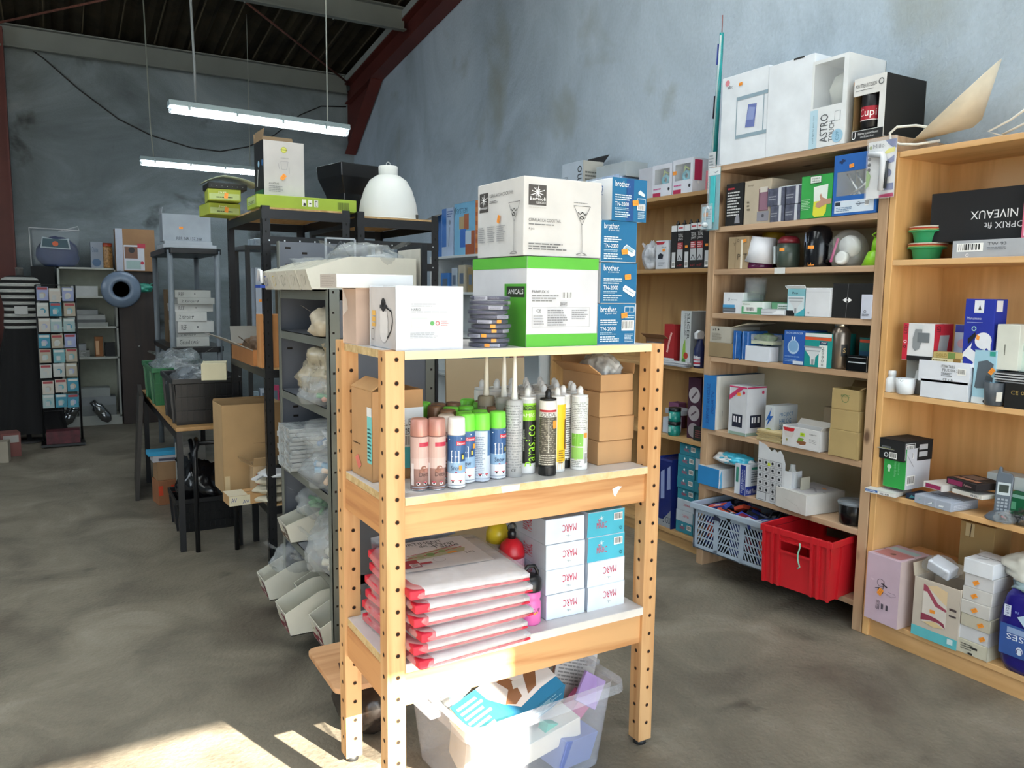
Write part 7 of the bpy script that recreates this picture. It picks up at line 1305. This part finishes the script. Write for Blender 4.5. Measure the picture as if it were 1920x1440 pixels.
plastic_bag('grey-white bag at the far side of the fourth level', (.92, 3.04, .9856), (.09, .09, .06), 71, ['#a9acb0'], n=4)
plastic_bag('cream cloth-like bag on the upper level near the front post', (.88, 2.79, 1.2356), (.09, .085, .06), 72, None, mat=M('#b7ad9a', .5, 0, .15, 10))
plastic_bag('brownish bag in the shade at the back of the upper level', (1.04, 2.98, 1.2356), (.10, .12, .055), 73, ['#7a5a3c', '#5a4632'], n=6, mat=bag_mat('brown_film', '#8a7458', .6))
carton('carton', 'small brown box beside the cream bag on the upper level', 'carton', (.92, 2.97, 1.2356), .07, .06, .04, HALF, '#7f6244')
# ================================================================== BLACK RACKS: things on top
gbox = carton('carton', 'long lime green flat carton along the front of the black rack top', 'carton', (1.027, 3.72, 1.7625), .455, .20, .055, 0, '#96ae3c', {'F': [('r', .44, .25, .48, .8, '#dfe0d4'), ('r', .50, .25, .54, .8, '#dfe0d4'), ('r', .56, .25, .60, .8, '#dfe0d4'), ('p', [(.45, .3), (.475, .3), (.475, .5), (.455, .55)], '#1c1c18'), ('w', [(.51, .5), (.53, .5)], .1, '#3a3c30'), ('g', .568, .3, .592, .75, '#3a3c30', .05)]+[('r', .80+i*.012, .15, .807+i*.012, .75, '#5c6a20') for i in range(10)], 'L': [('r', .1, .3, .9, .9, '#a9bd80'), ('l', .2, .35, .8, .6, 2, '#4a5430')]}, seam=False)
tb = carton('carton', 'tall white carton with an oval green logo standing on the lime green carton', 'carton', (.935, 3.755, 1.8180), .185, .15, .245, R(2), '#bcbab9', {'F': [('o', .50, .85, .055, '#a9ac3c'), ('o', .50, .85, .04, '#c6c860'), ('w', [(.42, .85), (.58, .85)], .012, '#5c6020'), ('t', .42, .69, .62, .71, 'CORRADINI', '#7a7a7a'), ('w', [(.42, .64), (.44, .5), (.56, .5), (.60, .64), (.42, .64)], .006, '#8f8f93'), ('w', [(.36, .6), (.38, .5)], .006, '#8f8f93'), ('w', [(.62, .54), (.62, .42)], .006, '#8f8f93'), ('t', .12, .22, .36, .25, 'ALKATRAZ', '#2a2a2a'), ('l', .12, .08, .5, .2, 4, '#8a8a8c')], 's': [('F', .47, .36, .028, .9)], 'L': [('r', 0, 0, 1, 1, '#15181c'), ('o', .5, .6, .06, '#9cc4e0'), ('o', .9, .6, .06, '#2a5a8c'), ('w', [(.3, .2), (.45, .5)], .05, '#b9bcb8'), ('r', .0, .02, 1, .12, '#1f5a3c')]}, faces={'L': '#15181c'}, flaps={'K': (.05, 70), 'L': (.05, 100), 'm': card('#7f6a50')})
for i, (x, y, z, tn, lab) in enumerate(((.72, 4.22, 1.7625, 4, 'lower lime green carton at the far end of the rack top, overhanging the aisle'), (.725, 4.16, 1.824, -5, 'upper lime green carton with an orange mark, at the far end of the rack top'))):
    o = carton('carton', lab, 'carton', (x+.03, y, z), .15, .20, .055, R(tn), '#97a43c', {'F': [('r', .04, .1, .96, .62, '#a9ba78'), ('t', .3, .62, .55, .82, 'Jazi', '#e0e4c4'), ('l', .25, .2, .8, .4, 1, '#4a5428')], 's': [('F', .55, .45, .026, 1.4)]}, seam=False)
m = MB(); m.box(-.09, .09, -.08, .08, 0, .03, M('#101210', .5))
for i in range(7): m.lathe([(.005, 0), (0, .002)], (-.075+i*.024, -.0805, .014), plas('#c9cfc9'), 6)
o = m.build('perforated_tray', loc=(.765, 4.15, 1.8795), bevel=.004); tag(o, 'black perforated tray on the upper lime green carton', 'tray')
m = MB(); V = []; F = []
for i in range(9):
    u = i/8; z = .008+.05*math.sin(u*math.pi)*(1 if u < .5 else .8)*.8
    for y in (-.09, .09): V.append((-.12+.26*u, y, z))
for i in range(8): F.append((2*i, 2*i+2, 2*i+3, 2*i+1))
m.add(V, F, M('#a9b8a4', .3), True); o = m.build('plastic_sheet', loc=(.775, 4.15, 1.902)); so = o.modifiers.new('t', 'SOLIDIFY'); so.thickness = .002; tag(o, 'curled pale green sheet lying over the perforated tray', 'sheet')
o = empty('planter', 'tall black square planter with flared rim behind the white dome lamp', 'planter', (1.40, 4.13, 1.7625-.0140), R(12)); m = MB(); b = M('#101114', .25)
pr = [(.085, 0), (.095, .15), (.125, .235), (.130, .30)]; V = []; F = []
for r_, z in pr+[(.122, .30), (.115, .23)]: V += [(-r_, -r_, z), (r_, -r_, z), (r_, r_, z), (-r_, r_, z)]
for i in range(5):
    for k in range(4): F.append((i*4+k, i*4+(k+1) % 4, i*4+4+(k+1) % 4, i*4+4+k))
F.append((3, 2, 1, 0)); m.add(V, F, b); m.build('planter_body', o, bevel=.004)
o = empty('pendant_lamp', 'big white dome pendant lamp standing on the second black rack', 'lamp', (1.475, 3.78, 1.7485)); m = MB(); wl = M('#d3d6d4', .4, 0, .02, 6)
m.lathe([(.148, 0), (.150, .008), (.147, .03), (.137, .09), (.118, .15), (.092, .195), (.060, .218), (.045, .222)], (0, 0, 0), wl, 48); m.build('dome', o)
m = MB(); m.lathe([(.046, .220), (.047, .224), (.047, .262), (.044, .266), (0, .267)], (0, 0, 0), wl, 32); m.build('collar', o)
m = MB(); m.ring(.010, .0025, (0, 0, .276), M('#a9adae', .3, .8), 'Y', 16, 6); m.build('hook_ring', o)
m = MB(); m.box(.10, .112, -.115, -.105, .0, .028, M('#3a3a38', .5)); m.lathe([(.149, -.0), (.156, .002), (.156, .006), (.149, .008)], (0, 0, 0), wl, 48); m.build('rim_clip', o)
# things on the lower boards of the near rack
ob = carton('carton', 'open brown box with torn grey flaps on the middle board of the near black rack', 'carton', (.885, 3.95, 1.0506), .50, .20, .075, HALF, '#a56f40', None, flaps={'L': (.10, 60), 'F': (.14, 25), 'm': card('#8f8c86')})
carton('carton', 'upright brown box flap-end at the near end of the middle board', 'carton', (.885, 3.655, 1.0506), .075, .17, .24, HALF, '#b27d4b', {'F': [('r', .3, .1, .34, .9, '#8f6238')]})
plastic_bag('dark crumpled pieces inside the torn brown box', (.88, 4.05, 1.06), (.07, .14, .06), 81, ['#6a5a48', '#1c1c1e', '#a9a294'], n=6, mat=M('#5c4632', .7, 0, .4, 20))
bb = carton('carton', 'big brown cardboard box standing open at the aisle end of the near black rack', 'carton', (.815, 4.0, .4206), .29, .20, .43, R(2), '#a88a62', {'F': [('r', .02, .02, .1, .2, '#c4b08a'), ('w', [(.5, .55), (.82, .55)], .004, '#6a5236')]}, flaps={'K': (.01, 80), 'm': card('#9a7c56')})
carton('carton', 'small brown box lettered FRAGILE in red at the foot of the big open box', 'carton', (.86, 3.83, .4206), .14, .12, .15, R(-4), '#b79c78', {'F': [('t', .1, .08, .32, .75, 'FRAGILE', '#a82030', 90), ('r', .4, 0, 1, 1, '#b4a896')]}, flaps={'L': (.06, 30), 'F': (.05, 60), 'm': card('#a08560')})
carton('carton', 'flat brown carton with taped paper and blue AV lettering, poking out over the aisle', 'carton', (.735, 3.72, .4206), .17, .12, .045, R(3), '#a98458', {'F': [('r', 0, 0, .55, 1, '#c9c2a8'), ('t', .05, .35, .2, .8, 'AV', '#23357c'), ('t', .35, .15, .52, .5, 'AV', '#23357c')], 'T': [('r', 0, 0, .5, 1, '#c4bda8')]})
o = empty('oval_tray', 'black-rimmed wrapped oval tray standing behind the white lids', 'tray', (.905, 3.70, .4206), HALF+R(60)); m = MB(); P = [(.055*math.cos(t/16*math.pi), .155+.055*math.sin(t/16*math.pi)) for t in range(17)]+[(-.055, .0), (.055, .0)]
m.prism(P, -.012, .008, M('#141310', .15, 0, .3, 30), 'Y'); m.build('tray_body', o); m = MB(); m.box(-.042, .042, -.0135, -.0122, .02, .11, card('#b5b0ae')); m.build('white_label', o)
for i, (x, y, z, r_, lab) in enumerate(((.875, 3.675, .60, .085, 'pale grey round lid with a handle tab, topmost over the folded cloths'),)):
    o = empty('pan_lid', lab, 'lid', (x, y, .545), R(20)); m = MB(); m.lathe([(0, 0), (r_, .002), (r_+.004, .008), (r_*.8, .02), (0, .026)], (0, 0, 0), plas('#b4b7bb'), 32); m.build('lid_disc', o); m = MB(); m.bar((-.08, 0, .008), (-.135, -.02, .0), .03, .008, plas('#c4c7ca')); m.build('handle_tab', o)
for i in range(3):
    o = empty('folded_cloth', ('bottom folded cream cloth on the low board of the near black rack', 'middle folded cream cloth on the low board of the near black rack', 'top folded cream cloth under the grey round lid')[i], 'cloth', (.86+.01*i, 3.69, .4206+i*.04), 0, 'folded cream cloths'); m = MB(); blob(m, (0, 0, 0), (.10, .075, .0225), M('#bdb6a2', .8, 0, .08, 10), 90+i, .12, 4); m.build('cloth_body', o)
# ================================================================== WORK TABLE WITH CRATES
o = empty('work_table', 'black-framed table with a wooden top carrying the plastic crates', 'table', (.74, 5.25, 0)); m = MB(); m.box(-.21, .21, -.85, .95, .655, .675, wood('beech_top', '#b58f62', '#94703f', 'Y', 4, .1)); m.build('table_top', o, bevel=.003)
for x in (-.19, .19):
    for y in (-.82, .92): m = MB(); m.box(x-.015, x+.015, y-.015, y+.015, 0, .655, bk); m.build('leg', o)
m = MB(); m.box(-.2, -.18, -.82, .92, .60, .64, bk); m.box(.18, .2, -.82, .92, .60, .64, bk); m.build('apron', o)
o = empty('tube_stand', 'black bent-tube trolley frame standing in front of the work table', 'frame', (.71, 4.32, 0)); bt = M('#1b1c1f', .3, .3)
for (x, y) in ((-.093, .06), (.098, .008)):
    m = MB(); m.tube([(x, y, 0), (x, y, .50), (x+.003, y+.01, .545), (x+.02, y+.05, .575), (x+.03, y+.16, .585)], .013, bt, 10); m.build('leg', o)
m = MB(); m.tube([(-.093, .22, .585), (-.08, .10, .42), (-.09, .25, .50)], .012, bt, 8); m.tube([(-.08, .12, .58), (.11, .10, .58)], .012, bt, 8); m.build('cross_tube', o)
crate('stacking_crate', 'black folding crate with ribbed walls on the near end of the work table', 'crate', (.705, 4.72, .676), R(0), .34, .50, .25, '#141517', '#141517', 'plain')
crate('stacking_crate', 'green slatted crate behind the black one on the work table', 'crate', (.70, 5.60, .676), R(0), .36, .60, .235, '#1c5f38', '#1c5f38', 'plain')
plastic_bag('grey and white plastic fittings heaped in the green crate', (.70, 5.55, .83), (.16, .27, .10), 101, ['#c9cfd4', '#7a8088', '#4a4f55'], n=10, mat=bag_mat('grey_heap', '#8f979c', .6))
plastic_bag('heap of clear bags and brown packets filling the black crate', (.70, 4.74, .80), (.145, .21, .095), 102, ['#8a6a48', '#b9c0c8', '#3a3d44'], n=10, mat=bag_mat('grey_heap2', '#7c838a', .6))
cf = carton('carton', 'cream wedge-shaped carton balanced on the black crate, near the rack', 'carton', (.735, 4.42, .927), .12, .16, .085, R(-12), '#c9c3a6', None)
crate('storage_box', 'clear tub of mixed parts with a red lid behind it, beyond the crates', 'crate', (.95, 5.9, .676), 0, .30, .36, .26, '#8f9aa6', '#8f9aa6', 'plain') if False else None
m = MB(); m.lathe([(0, .0), (.10, .0), (.105, .01), (0, .02)], (0, 0, 0), plas('#a81c2c'), 30); o = m.build('red_lid', loc=(.86, 6.05, .775)); o.rotation_euler = (R(-60), 0, 0); tag(o, 'red round lid standing behind the heap of fittings', 'plate')  # red disc taken for a lid, stood on edge
# under and beside the table
m = MB(); m.box(-.012, .012, -.35, .35, 0, .70, M('#2b2621', .6, 0, .1, 4)); o = m.build('hardboard_sheet', loc=(.455, 6.0, .002)); o.rotation_euler = (0, R(4), R(-4)); tag(o, 'dark brown board sheet leaning on the far end of the work table', 'board')
crate('storage_bin', 'black lidless bin on the floor under the work table', 'bin', (.745, 4.93, 0), R(0), .36, .34, .20, '#101113', '#101113', 'plain')
plastic_bag('shiny black refuse bag stuffed in the black bin', (.75, 4.93, .03), (.15, .15, .20), 103, None, mat=M('#0d0d10', .2, 0, .3, 12))
plastic_bag('small silvery bag at the left rim of the black bin', (.585, 4.72, .15), (.05, .05, .05), 104, None, mat=bag_mat('silver_film', '#a9acae', .8)) if False else None
carton('carton', 'brown carton with an orange-red end on the floor beside the leaning panel', 'carton', (.60, 5.55, 0), .14, .16, .16, R(8), '#8a5a3a', {'F': [('r', .55, 0, 1, .8, '#c23c1c'), ('r', 0, .4, .2, .8, '#c23c1c')]})
carton('carton', 'plain brown carton on the orange-ended one beside the leaning panel', 'carton', (.60, 5.56, .1606), .13, .15, .12, R(4), '#8f7050', None)
carton('carton', 'open white flat carton with a dark edge on the plain brown carton', 'carton', (.60, 5.55, .2812), .17, .13, .04, R(2), '#a9a9ae', {'F': [('r', .2, .2, .8, .6, '#3a3d50')]})
carton('carton', 'bright blue flat lid lying on the open white carton', 'lid', (.585, 5.55, .3218), .19, .12, .028, R(2), '#2f8fb8', None, seam=False)
carton('carton', 'worn white upright carton under the work table, behind the tube frame', 'carton', (.72, 5.3, 0), .14, .2, .42, R(5), '#8f8d88', None)
# ================================================================== GREY-POST PLASTIC SHELVING FURTHER BACK
o = empty('plastic_shelving', 'black plastic shelving with round grey posts, loaded with flat white cartons', 'shelving', (.99, 7.25, 0)); pg = M('#6d757c', .45); kb = plas('#121315')
for x in (-.175, .175):
    for y in (-.52, .52): m = MB(); m.tube([(x, y, 0), (x, y, 1.70)], .022, pg, 16); m.build('post', o)
for z in (1.72, .94, .35):
    m = MB(); m.prism([(-.21, -.50), (-.17, -.56), (.17, -.56), (.21, -.50), (.21, .50), (.17, .56), (-.17, .56), (-.21, .50)], z-.045, z, kb, 'Z'); m.build('shelf', o, bevel=.004)
q = random.Random(8)
def flats(zb, hs, tag_, y=6.95, x=.985):
    z = zb
    for i, h in enumerate(hs):
        c = ('#a6a8a4', '#b9bab6', '#8f908c', '#c4c5c2')[q.randrange(4)]
        tx = 'Grand tiroir' if i == 0 else ('2 tiroirs' if i % 2 else 'REF')
        carton('carton', 'flat pale carton, %s of the pile on the %s plastic shelf' % (('lowest', 'second', 'third', 'fourth', 'fifth', 'sixth', 'seventh', 'eighth')[i], tag_), 'carton', (x+q.uniform(-.02, .02), y+q.uniform(-.02, .02), z), .29+q.uniform(-.06, .02), .36, h, R(q.uniform(-4, 4)), c, {'F': [('t', .1, .25, .1+.05*len(tx), .7, tx, '#4a4c4c'), ('o', .55, .5, .08, '#33353a')]}, group='flat cartons on the plastic shelving', seam=False); z += h+.0008
flats(.9402, (.075, .035, .09, .075, .06, .05, .06), 'middle'); flats(.3502, (.10, .09, .035, .03, .07, .05), 'lower'); 
carton('carton', 'white carton marked REF.NR.137.288 on top of the plastic shelving', 'carton', (.985, 7.1, 1.7204+.0612), .37, .20, .22, 0, '#9aa2aa', {'F': [('t', .28, .06, .80, .17, 'REF. NR.137.288', '#1e2226')], 's': [('F', .38, .5, .03, 0)]}, flaps={'L': (.05, 100), 'R': (.04, 95), 'm': card('#a4abb2')})
carton('carton', 'flat white carton under the one marked REF.NR', 'carton', (.98, 7.0, 1.7204), .40, .30, .03, R(2), '#a9aeb4', None, seam=False); carton('carton', 'second flat white carton right under the one marked REF.NR', 'carton', (.99, 7.05, 1.7512), .36, .28, .03, R(-3), '#a2a8ae', None, seam=False)
carton('carton', 'brown carton at the back of the middle plastic shelf', 'carton', (1.0, 7.5, .9402), .28, .25, .45, 0, '#6f5a40', None)
# shelving behind the near rack, glimpsed through it
o = empty('metal_shelving', 'dark shelving glimpsed through the near black rack, holding a tall white carton', 'shelving', (1.55, 6.2, 0)); 
for x in (-.3, .5):
    for y in (-.2, .2): m = MB(); m.box(x-.015, x+.015, y-.015, y+.015, 0, 1.72, kb); m.build('post', o)
for z in (1.72, 1.08, .5): m = MB(); m.box(-.32, .52, -.22, .22, z-.03, z, kb); m.build('shelf', o)
carton('carton', 'tall white carton with an orange sticker seen through the near black rack', 'carton', (1.36, 6.06, 1.0805), .12, .12, .48, R(2), '#a9b2bf', {'F': [('l', .42, .3, .5, .7, 1, '#55606c')], 's': [('F', .3, .5, .03, 0)]})
carton('carton', 'brown leaning carton seen through the near black rack, left of the tall white one', 'carton', (1.40+.12, 6.1, 1.0805), .06, .2, .40, 0, '#7a6a50', None)
for i in range(5): carton('packet', 'small coloured packet on the low level seen through the near black rack', 'packet', (1.28+i*.075, 6.05, .5005+0), .065, .05, .14+.02*(i % 3), 0, ('#8fa6b4', '#a9b4c4', '#b03c64', '#c4c8c4', '#8fb04c')[i], {'F': [('r', .2, .2, .8, .8, '#5c6a78')]}, group='packets seen through the near rack')
carton('carton', 'silver-wrapped flat pack on top of the shelving seen through the near rack', 'pack', (1.45, 6.1, 1.7205), .30, .2, .05, R(5), '#8f9ca6', None, m=M('#8f9ca6', .25, .4, .25, 20), seam=False)
# ================================================================== BACK OF THE HALL
wk = M('#a8aba4', .6, 0, .05, 5)
o = empty('bookcase', 'narrow white bookcase against the dark back wall, left of the brown wardrobe', 'bookcase', (.32, 9.18, 0)); w2 = .26
for x in (-w2, w2-.018): m = MB(); m.box(x, x+.018, -.16, .14, 0, 1.60, wk); m.build('side_panel', o)
ZW = [1.60, 1.315, 1.01, .70, .10]
for z in ZW: m = MB(); m.box(-w2, w2, -.16, .14, z-.018, z, wk); m.build('shelf', o)
m = MB(); m.box(-w2, w2, .13, .14, .1, 1.6, M('#8e9184', .8)); m.build('back_panel', o); m = MB(); m.box(-w2, w2, -.15, -.13, 0, .085, wk); m.build('plinth', o)
def bk_(lab, x, z, w, d, h, c, spec=None, name='carton', cat='carton', y=9.14, **k): return carton(name, lab, cat, (x, y, z+.0006), w, d, h, 0, c, spec, **k)
bk_('white flat carton on the top inner level of the white bookcase', .29, 1.315, .24, .2, .10, '#a9acab'); bk_('pale book-like box lying third on the second level', .32, 1.01, .34, .2, .04, '#8f928e'); bk_('dark striped flat box on the pale one in the white bookcase', .31, 1.0506, .32, .2, .03, '#5c5f60'); bk_('pale flat box with a dark spine above the striped one', .30, 1.0812, .33, .2, .045, '#979a98'); bk_('grey flat box topping the pile on the second level', .28, 1.1268, .24, .2, .05, '#7f8282')
bk_('stack of grey papers at the left of the third level', .20, .70, .22, .2, .07, '#7a7c78', {'F': [('l', 0, 0, 1, 1, 5, '#a4a6a2')]}); bk_('clear-lidded grey tray on the papers of the third level', .18, .7706, .2, .18, .06, '#8c9092')
bk_('dark red box on the fourth level of the white bookcase', .20, .10+.36, .24, .16, .12, '#5a1418') if False else None
bk_('amber bottle carton on the third level of the white bookcase', .40, .70, .075, .07, .20, '#8a5a34', {'F': [('r', .1, .1, .5, .8, '#c49a70')]}); bk_('dark grey box right of the amber carton', .50, .70, .09, .12, .14, '#26282a'); bk_('dark red low box left of the amber carton', .27, .70, .15, .16, .002+.085, '#5c161b', y=9.06) if False else None
bk_('grey lidded carton on the bottom level of the white bookcase', .36, .10, .34, .2, .10, '#787c7c'); bk_('second grey carton on the bottom pile of the white bookcase', .35, .2006, .36, .2, .09, '#82878a'); bk_('third pale carton on the bottom pile of the white bookcase', .33, .2912, .30, .2, .09, '#8f9492')
for i, (x, a, lab) in enumerate(((.12, 30, 'chrome cylinder leaning left at the foot of the white bookcase'), (.38, -35, 'chrome cylinder leaning right at the foot of the white bookcase'))):
    o = empty('steel_cylinder', lab, 'cylinder', (x, 8.90, .10), 0, 'chrome cylinders'); m = MB(); ch = M('#8f9294', .2, .9); m.T = Matrix.Translation((0, 0, .06)) @ Matrix.Rotation(R(a), 4, 'Y'); m.lathe([(.02, -.13), (.03, -.12), (.055, -.08), (.055, -.02), (.05, -.015), (.055, -.01), (.055, .06), (.03, .08), (.03, .13), (0, .13)], (0, 0, 0), ch, 20); m.T = None; m.build('body', o)
o = empty('bedding_bag', 'zipped clear bag with a blue quilt, leaning on the back wall above the white bookcase', 'bag', (.06, 9.15, 1.6006)); m = MB(); blob(m, (0.02, 0, 0), (.185, .09, .17), M('#1c2c5c', .5, 0, .2, 8), 111, .08, 4); m.build('quilt', o); m = MB(); m.box(-.20, .21, -.10, .10, .005, .37, clear('bag_vinyl', '#8a969c', .12, .15)); m.build('vinyl', o, bevel=.02)
m = MB(); m.tube([(-.21, -.10, .0), (-.215, -.10, .37), (.21, -.10, .36)], .006, plas('#b9bcc0'), 8); m.tube([(.21, -.10, .36), (.03, -.10, .345), (.20, -.1, .40), (.21, -.1, .36)], .005, plas('#b9bcc0'), 8); m.build('piping', o)
m = MB(); prints(m, [('p', [(0, .1), (1, 0), (.95, .9), (.5, .8), (.08, 1)], '#9aa8b0'), ('p', [(.05, .2), (.95, .1), (.9, .8), (.1, .85)], '#1f4450'), ('o', .5, .45, .2, '#c4562a')], lambda u, v, k: (-.13+.26*u, -.105-.001*k, .17+.12*v), 2); m.build('insert_card', o)
bk_('pale blue and red snack carton beside the bedding bag on the white bookcase', .42, 1.60, .11, .12, .26, '#8a929e', {'F': [('o', .45, .2, .15, '#3a5a7c'), ('t', .1, .6, .6, .8, 'Chalute', '#39506e')]}); o = empty('snack_tub', 'orange-lidded tub of snacks at the right end of the white bookcase top', 'tub', (.515, 9.12, 1.6006)); m = MB(); m.lathe([(.045, 0), (.05, .01), (.05, .20), (.045, .22)], (0, 0, 0), M('#a07a4c', .4, 0, .6, 60), 20); m.build('jar_body', o); m = MB(); m.lathe([(.048, .215), (.05, .22), (.05, .25), (0, .252)], (0, 0, 0), plas('#a0381c'), 20); m.build('lid', o)
wd = wood('dark_wardrobe', '#2e211b', '#1f1612', 'Z', 4, .1)
o = empty('wardrobe', 'dark brown tall cabinet right of the white bookcase', 'cabinet', (.78, 9.16, 0)); m = MB(); m.box(-.19, .19, -.18, .16, 0, 1.57, wd); m.build('body', o, bevel=.003); m = MB(); m.box(-.185, .0, -.19, -.18, .08, 1.55, wd); m.build('door', o); m = MB(); m.lathe([(.01, 0), (.012, .01)], (-.02, -.195, .8), bolt, 10); m.build('knob', o)
bk_('corrugated carton with a picture label, on the dark brown cabinet', .76, 1.57, .36, .2, .42, '#8c6a4a', {'F': [('r', 0, 0, .18, 1, '#a4aab8'), ('r', .2, .02, .72, .62, '#b9bcc4'), ('r', .22, .3, .55, .58, '#6f4c38'), ('o', .4, .5, .07, '#1c1a1c'), ('r', .25, .05, .62, .25, '#8fa6a4'), ('r', .55, .55, .75, .66, '#a8283c'), ('o', .66, .2, .04, '#a8283c')]}, y=9.0)
o = empty('hoop', 'pale blue-grey ring with a dark centre hanging before the dark brown cabinet', 'ring', (.60, 8.72, 1.385)); m = MB(); rg = M('#6c7c90', .25)
m.T = Matrix.Rotation(R(90), 4, 'X'); m.lathe([(.175, 0), (.18, .008), (.165, .02), (.11, .05), (.085, .045), (.075, .02), (.08, 0)], (0, 0, 0), rg, 40); m.T = None; m.build('ring_body', o)
m = MB(); m.tube([(0, .02, .17), (.02, .26, .19)], .006, bt, 6); m.build('hanger', o)
plastic_bag('turquoise plastic sheet bunched right of the blue-grey ring', (.80, 8.82, 1.36), (.09, .05, .05), 121, None, mat=M('#2f8a78', .4, 0, .15, 10))
# mannequin in a striped top and black skirt
o = empty('mannequin', 'headless mannequin in a black and white striped top and long black skirt', 'mannequin', (-.235, 8.35, 0))
m = MB(); m.lathe([(.14, 0), (.14, .012), (.02, .02), (.016, .9)], (0, 0, 0), M('#2a2a2a', .5), 20); m.build('stand', o)
m = MB(); V = []; prof = [(.11, 1.00), (.125, 1.06), (.12, 1.12), (.115, 1.20), (.125, 1.28), (.138, 1.36), (.14, 1.42), (.12, 1.475), (.07, 1.50), (.035, 1.51), (.033, 1.545)]
ms = (M('#121212', .9), M('#a6a8a4', .9)); seg2 = 44
def ip(z):
    for (r0, z0), (r1, z1) in zip(prof, prof[1:]):
        if z0 <= z <= z1: return r0+(r1-r0)*(z-z0)/(z1-z0)
    return prof[-1][0]
zs_ = [1.00+i*.0135 for i in range(38)]
for i in range(len(zs_)-1):
    m.lathe([(ip(zs_[i]), zs_[i]), (ip(zs_[i+1]), zs_[i+1])], (0, 0, 0), ms[(i//2) % 2], 32, 1.15, .72) if i < 37 else None
m.build('striped_top', o)
m = MB(); m.lathe([(.030, 1.50), (.030, 1.56), (.034, 1.565), (.02, 1.575), (0, 1.576)], (0, 0, 0), M('#5a5a58', .4), 20); m.build('neck_cap', o)
m = MB(); V = []; F = []
for j in range(13):
    z = 1.03-j*.078
    for i in range(48):
        t = 6.2832*i/48; r_ = .13+.012*j*.9+(.008+.0016*j)*math.sin(t*9)*min(1, j/3); V.append((math.cos(t)*r_*1.1, math.sin(t)*r_*.8, z))
for j in range(12):
    for i in range(48): a = j*48+i; b = j*48+(i+1) % 48; F.append((a, b, b+48, a+48))
m.add(V, F, M('#0c0c0d', .95), True); m.build('skirt', o)
m = MB(); m.box(-.05, .05, -.125, -.105, 1.16, 1.23, plas('#8c8f8e')); m.build('name_card', o)
# display stand with blister packs
o = empty('display_stand', 'black wire display stand full of hanging blister packs, before the white bookcase', 'display stand', (.035, 8.05, 0)); m = MB(); bt2 = M('#111213', .4)
for x in (-.15, .15): m.tube([(x, .05, .03), (x, .05, 1.42)], .009, bt2, 8)
for i in range(9): m.tube([(-.15, .05, .30+i*.14), (.15, .05, .30+i*.14)], .005, bt2, 6)
m.build('wire_frame', o); m = MB(); m.box(-.17, .17, -.16, .12, 0.01, .03, bt2); m.build('base', o)
m = MB(); m.box(-.13, .13, -.14, .02, .031, .14, M('#4a1820', .6, 0, .4, 20)); m.build('bottom_tray', o)
q = random.Random(17); pal = ['#8fa4a4', '#4f9aa4', '#a9aca8', '#3c7f94', '#9c9484', '#8a93b4', '#b0aaa0', '#6a9aa0']
k = 0
for r_ in range(8):
    for c_ in range(3):
        x = -.065+c_*.098+q.uniform(-.006, .006); z = 1.28-r_*.135+q.uniform(-.008, .008); cc = pal[q.randrange(8)]
        o2 = carton('blister_pack', 'small blister pack, %s in the %s row of the wire display stand' % (('left', 'middle', 'right')[c_], ('top', 'second', 'third', 'fourth', 'fifth', 'sixth', 'seventh', 'bottom')[r_]), 'blister pack', (x, 8.055-.035+.003*k % .01, z), .088, .012, .118, 0, cc, {'F': [('r', .08, .78, .92, .95, '#8c2a30' if q.random() < .5 else '#b4b8b4'), ('o', .5, .4, .2, pal[q.randrange(8)]), ('r', .25, .15, .6, .5, '#a4a8a8')]}, group='blister packs on the display stand', seam=False, bev=0); k += 1
# odds and ends at the left edge
def cloth(lab, loc, s, sd, c): 
    m = MB(); blob(m, (0, 0, 0), s, M(c, .9, 0, .3, 16), sd, .3, 4); o = m.build('cloth', loc=loc); tag(o, lab, 'cloth')
carton('cabinet', 'dark low cabinet at the left edge, beside the mannequin', 'cabinet', (-.72, 8.9, 0), .34, .4, .62, 0, '#1d1e1f', None, seam=False)
carton('cabinet', 'black cabinet behind the striped mannequin, under the bedding bag', 'cabinet', (-.06, 9.2, 0), .20, .28, 1.60, 0, '#101112', None, seam=False)
carton('carton', 'grey-white carton on the dark low cabinet at the left edge', 'carton', (-.62, 8.85, .6206), .2, .2, .16, R(10), '#7f8480', None)
cloth('grey and pale draped cloth hanging high at the left edge of the photo', (-.47, 7.9, 1.22), (.12, .1, .12), 131, '#4f5a5c') if False else None
carton('carton', 'dull red carton on the floor at the left edge, before the mannequin', 'carton', (-.36, 7.7, 0), .14, .16, .20, R(12), '#6a3f3a', {'F': [('r', .1, .6, .9, .9, '#8f8c88')]})
carton('carton', 'narrow cream carton on the floor at the left edge, nearest', 'carton', (-.40, 7.45, 0), .10, .12, .17, R(-5), '#8a8274', None)
# behind the pine unit
m = MB(); m.box(-.16, .16, -.006, .006, 0, 1.15, M('#b7a486', .8, 0, .04, 4)); o = m.build('beige_panel', loc=(1.42, 2.60, 0)); o.rotation_euler = (R(-3), 0, R(-8)); tag(o, 'smooth beige panel standing upright behind the sealant cartridges', 'panel')
m = MB(); m.box(-.03, .03, -.004, .004, 0, 1.20, M('#6e2038', .7)); o = m.build('maroon_panel', loc=(1.545, 2.72, 0)); o.rotation_euler = (R(-3), R(4), R(-8)); tag(o, 'narrow maroon sheet beside the beige panel behind the cartridges', 'panel')
plastic_bag('twist of clear bag standing above the green caps, behind the brown label box', (.985, 2.28, .98), (.035, .03, .06), 141, None) if False else None
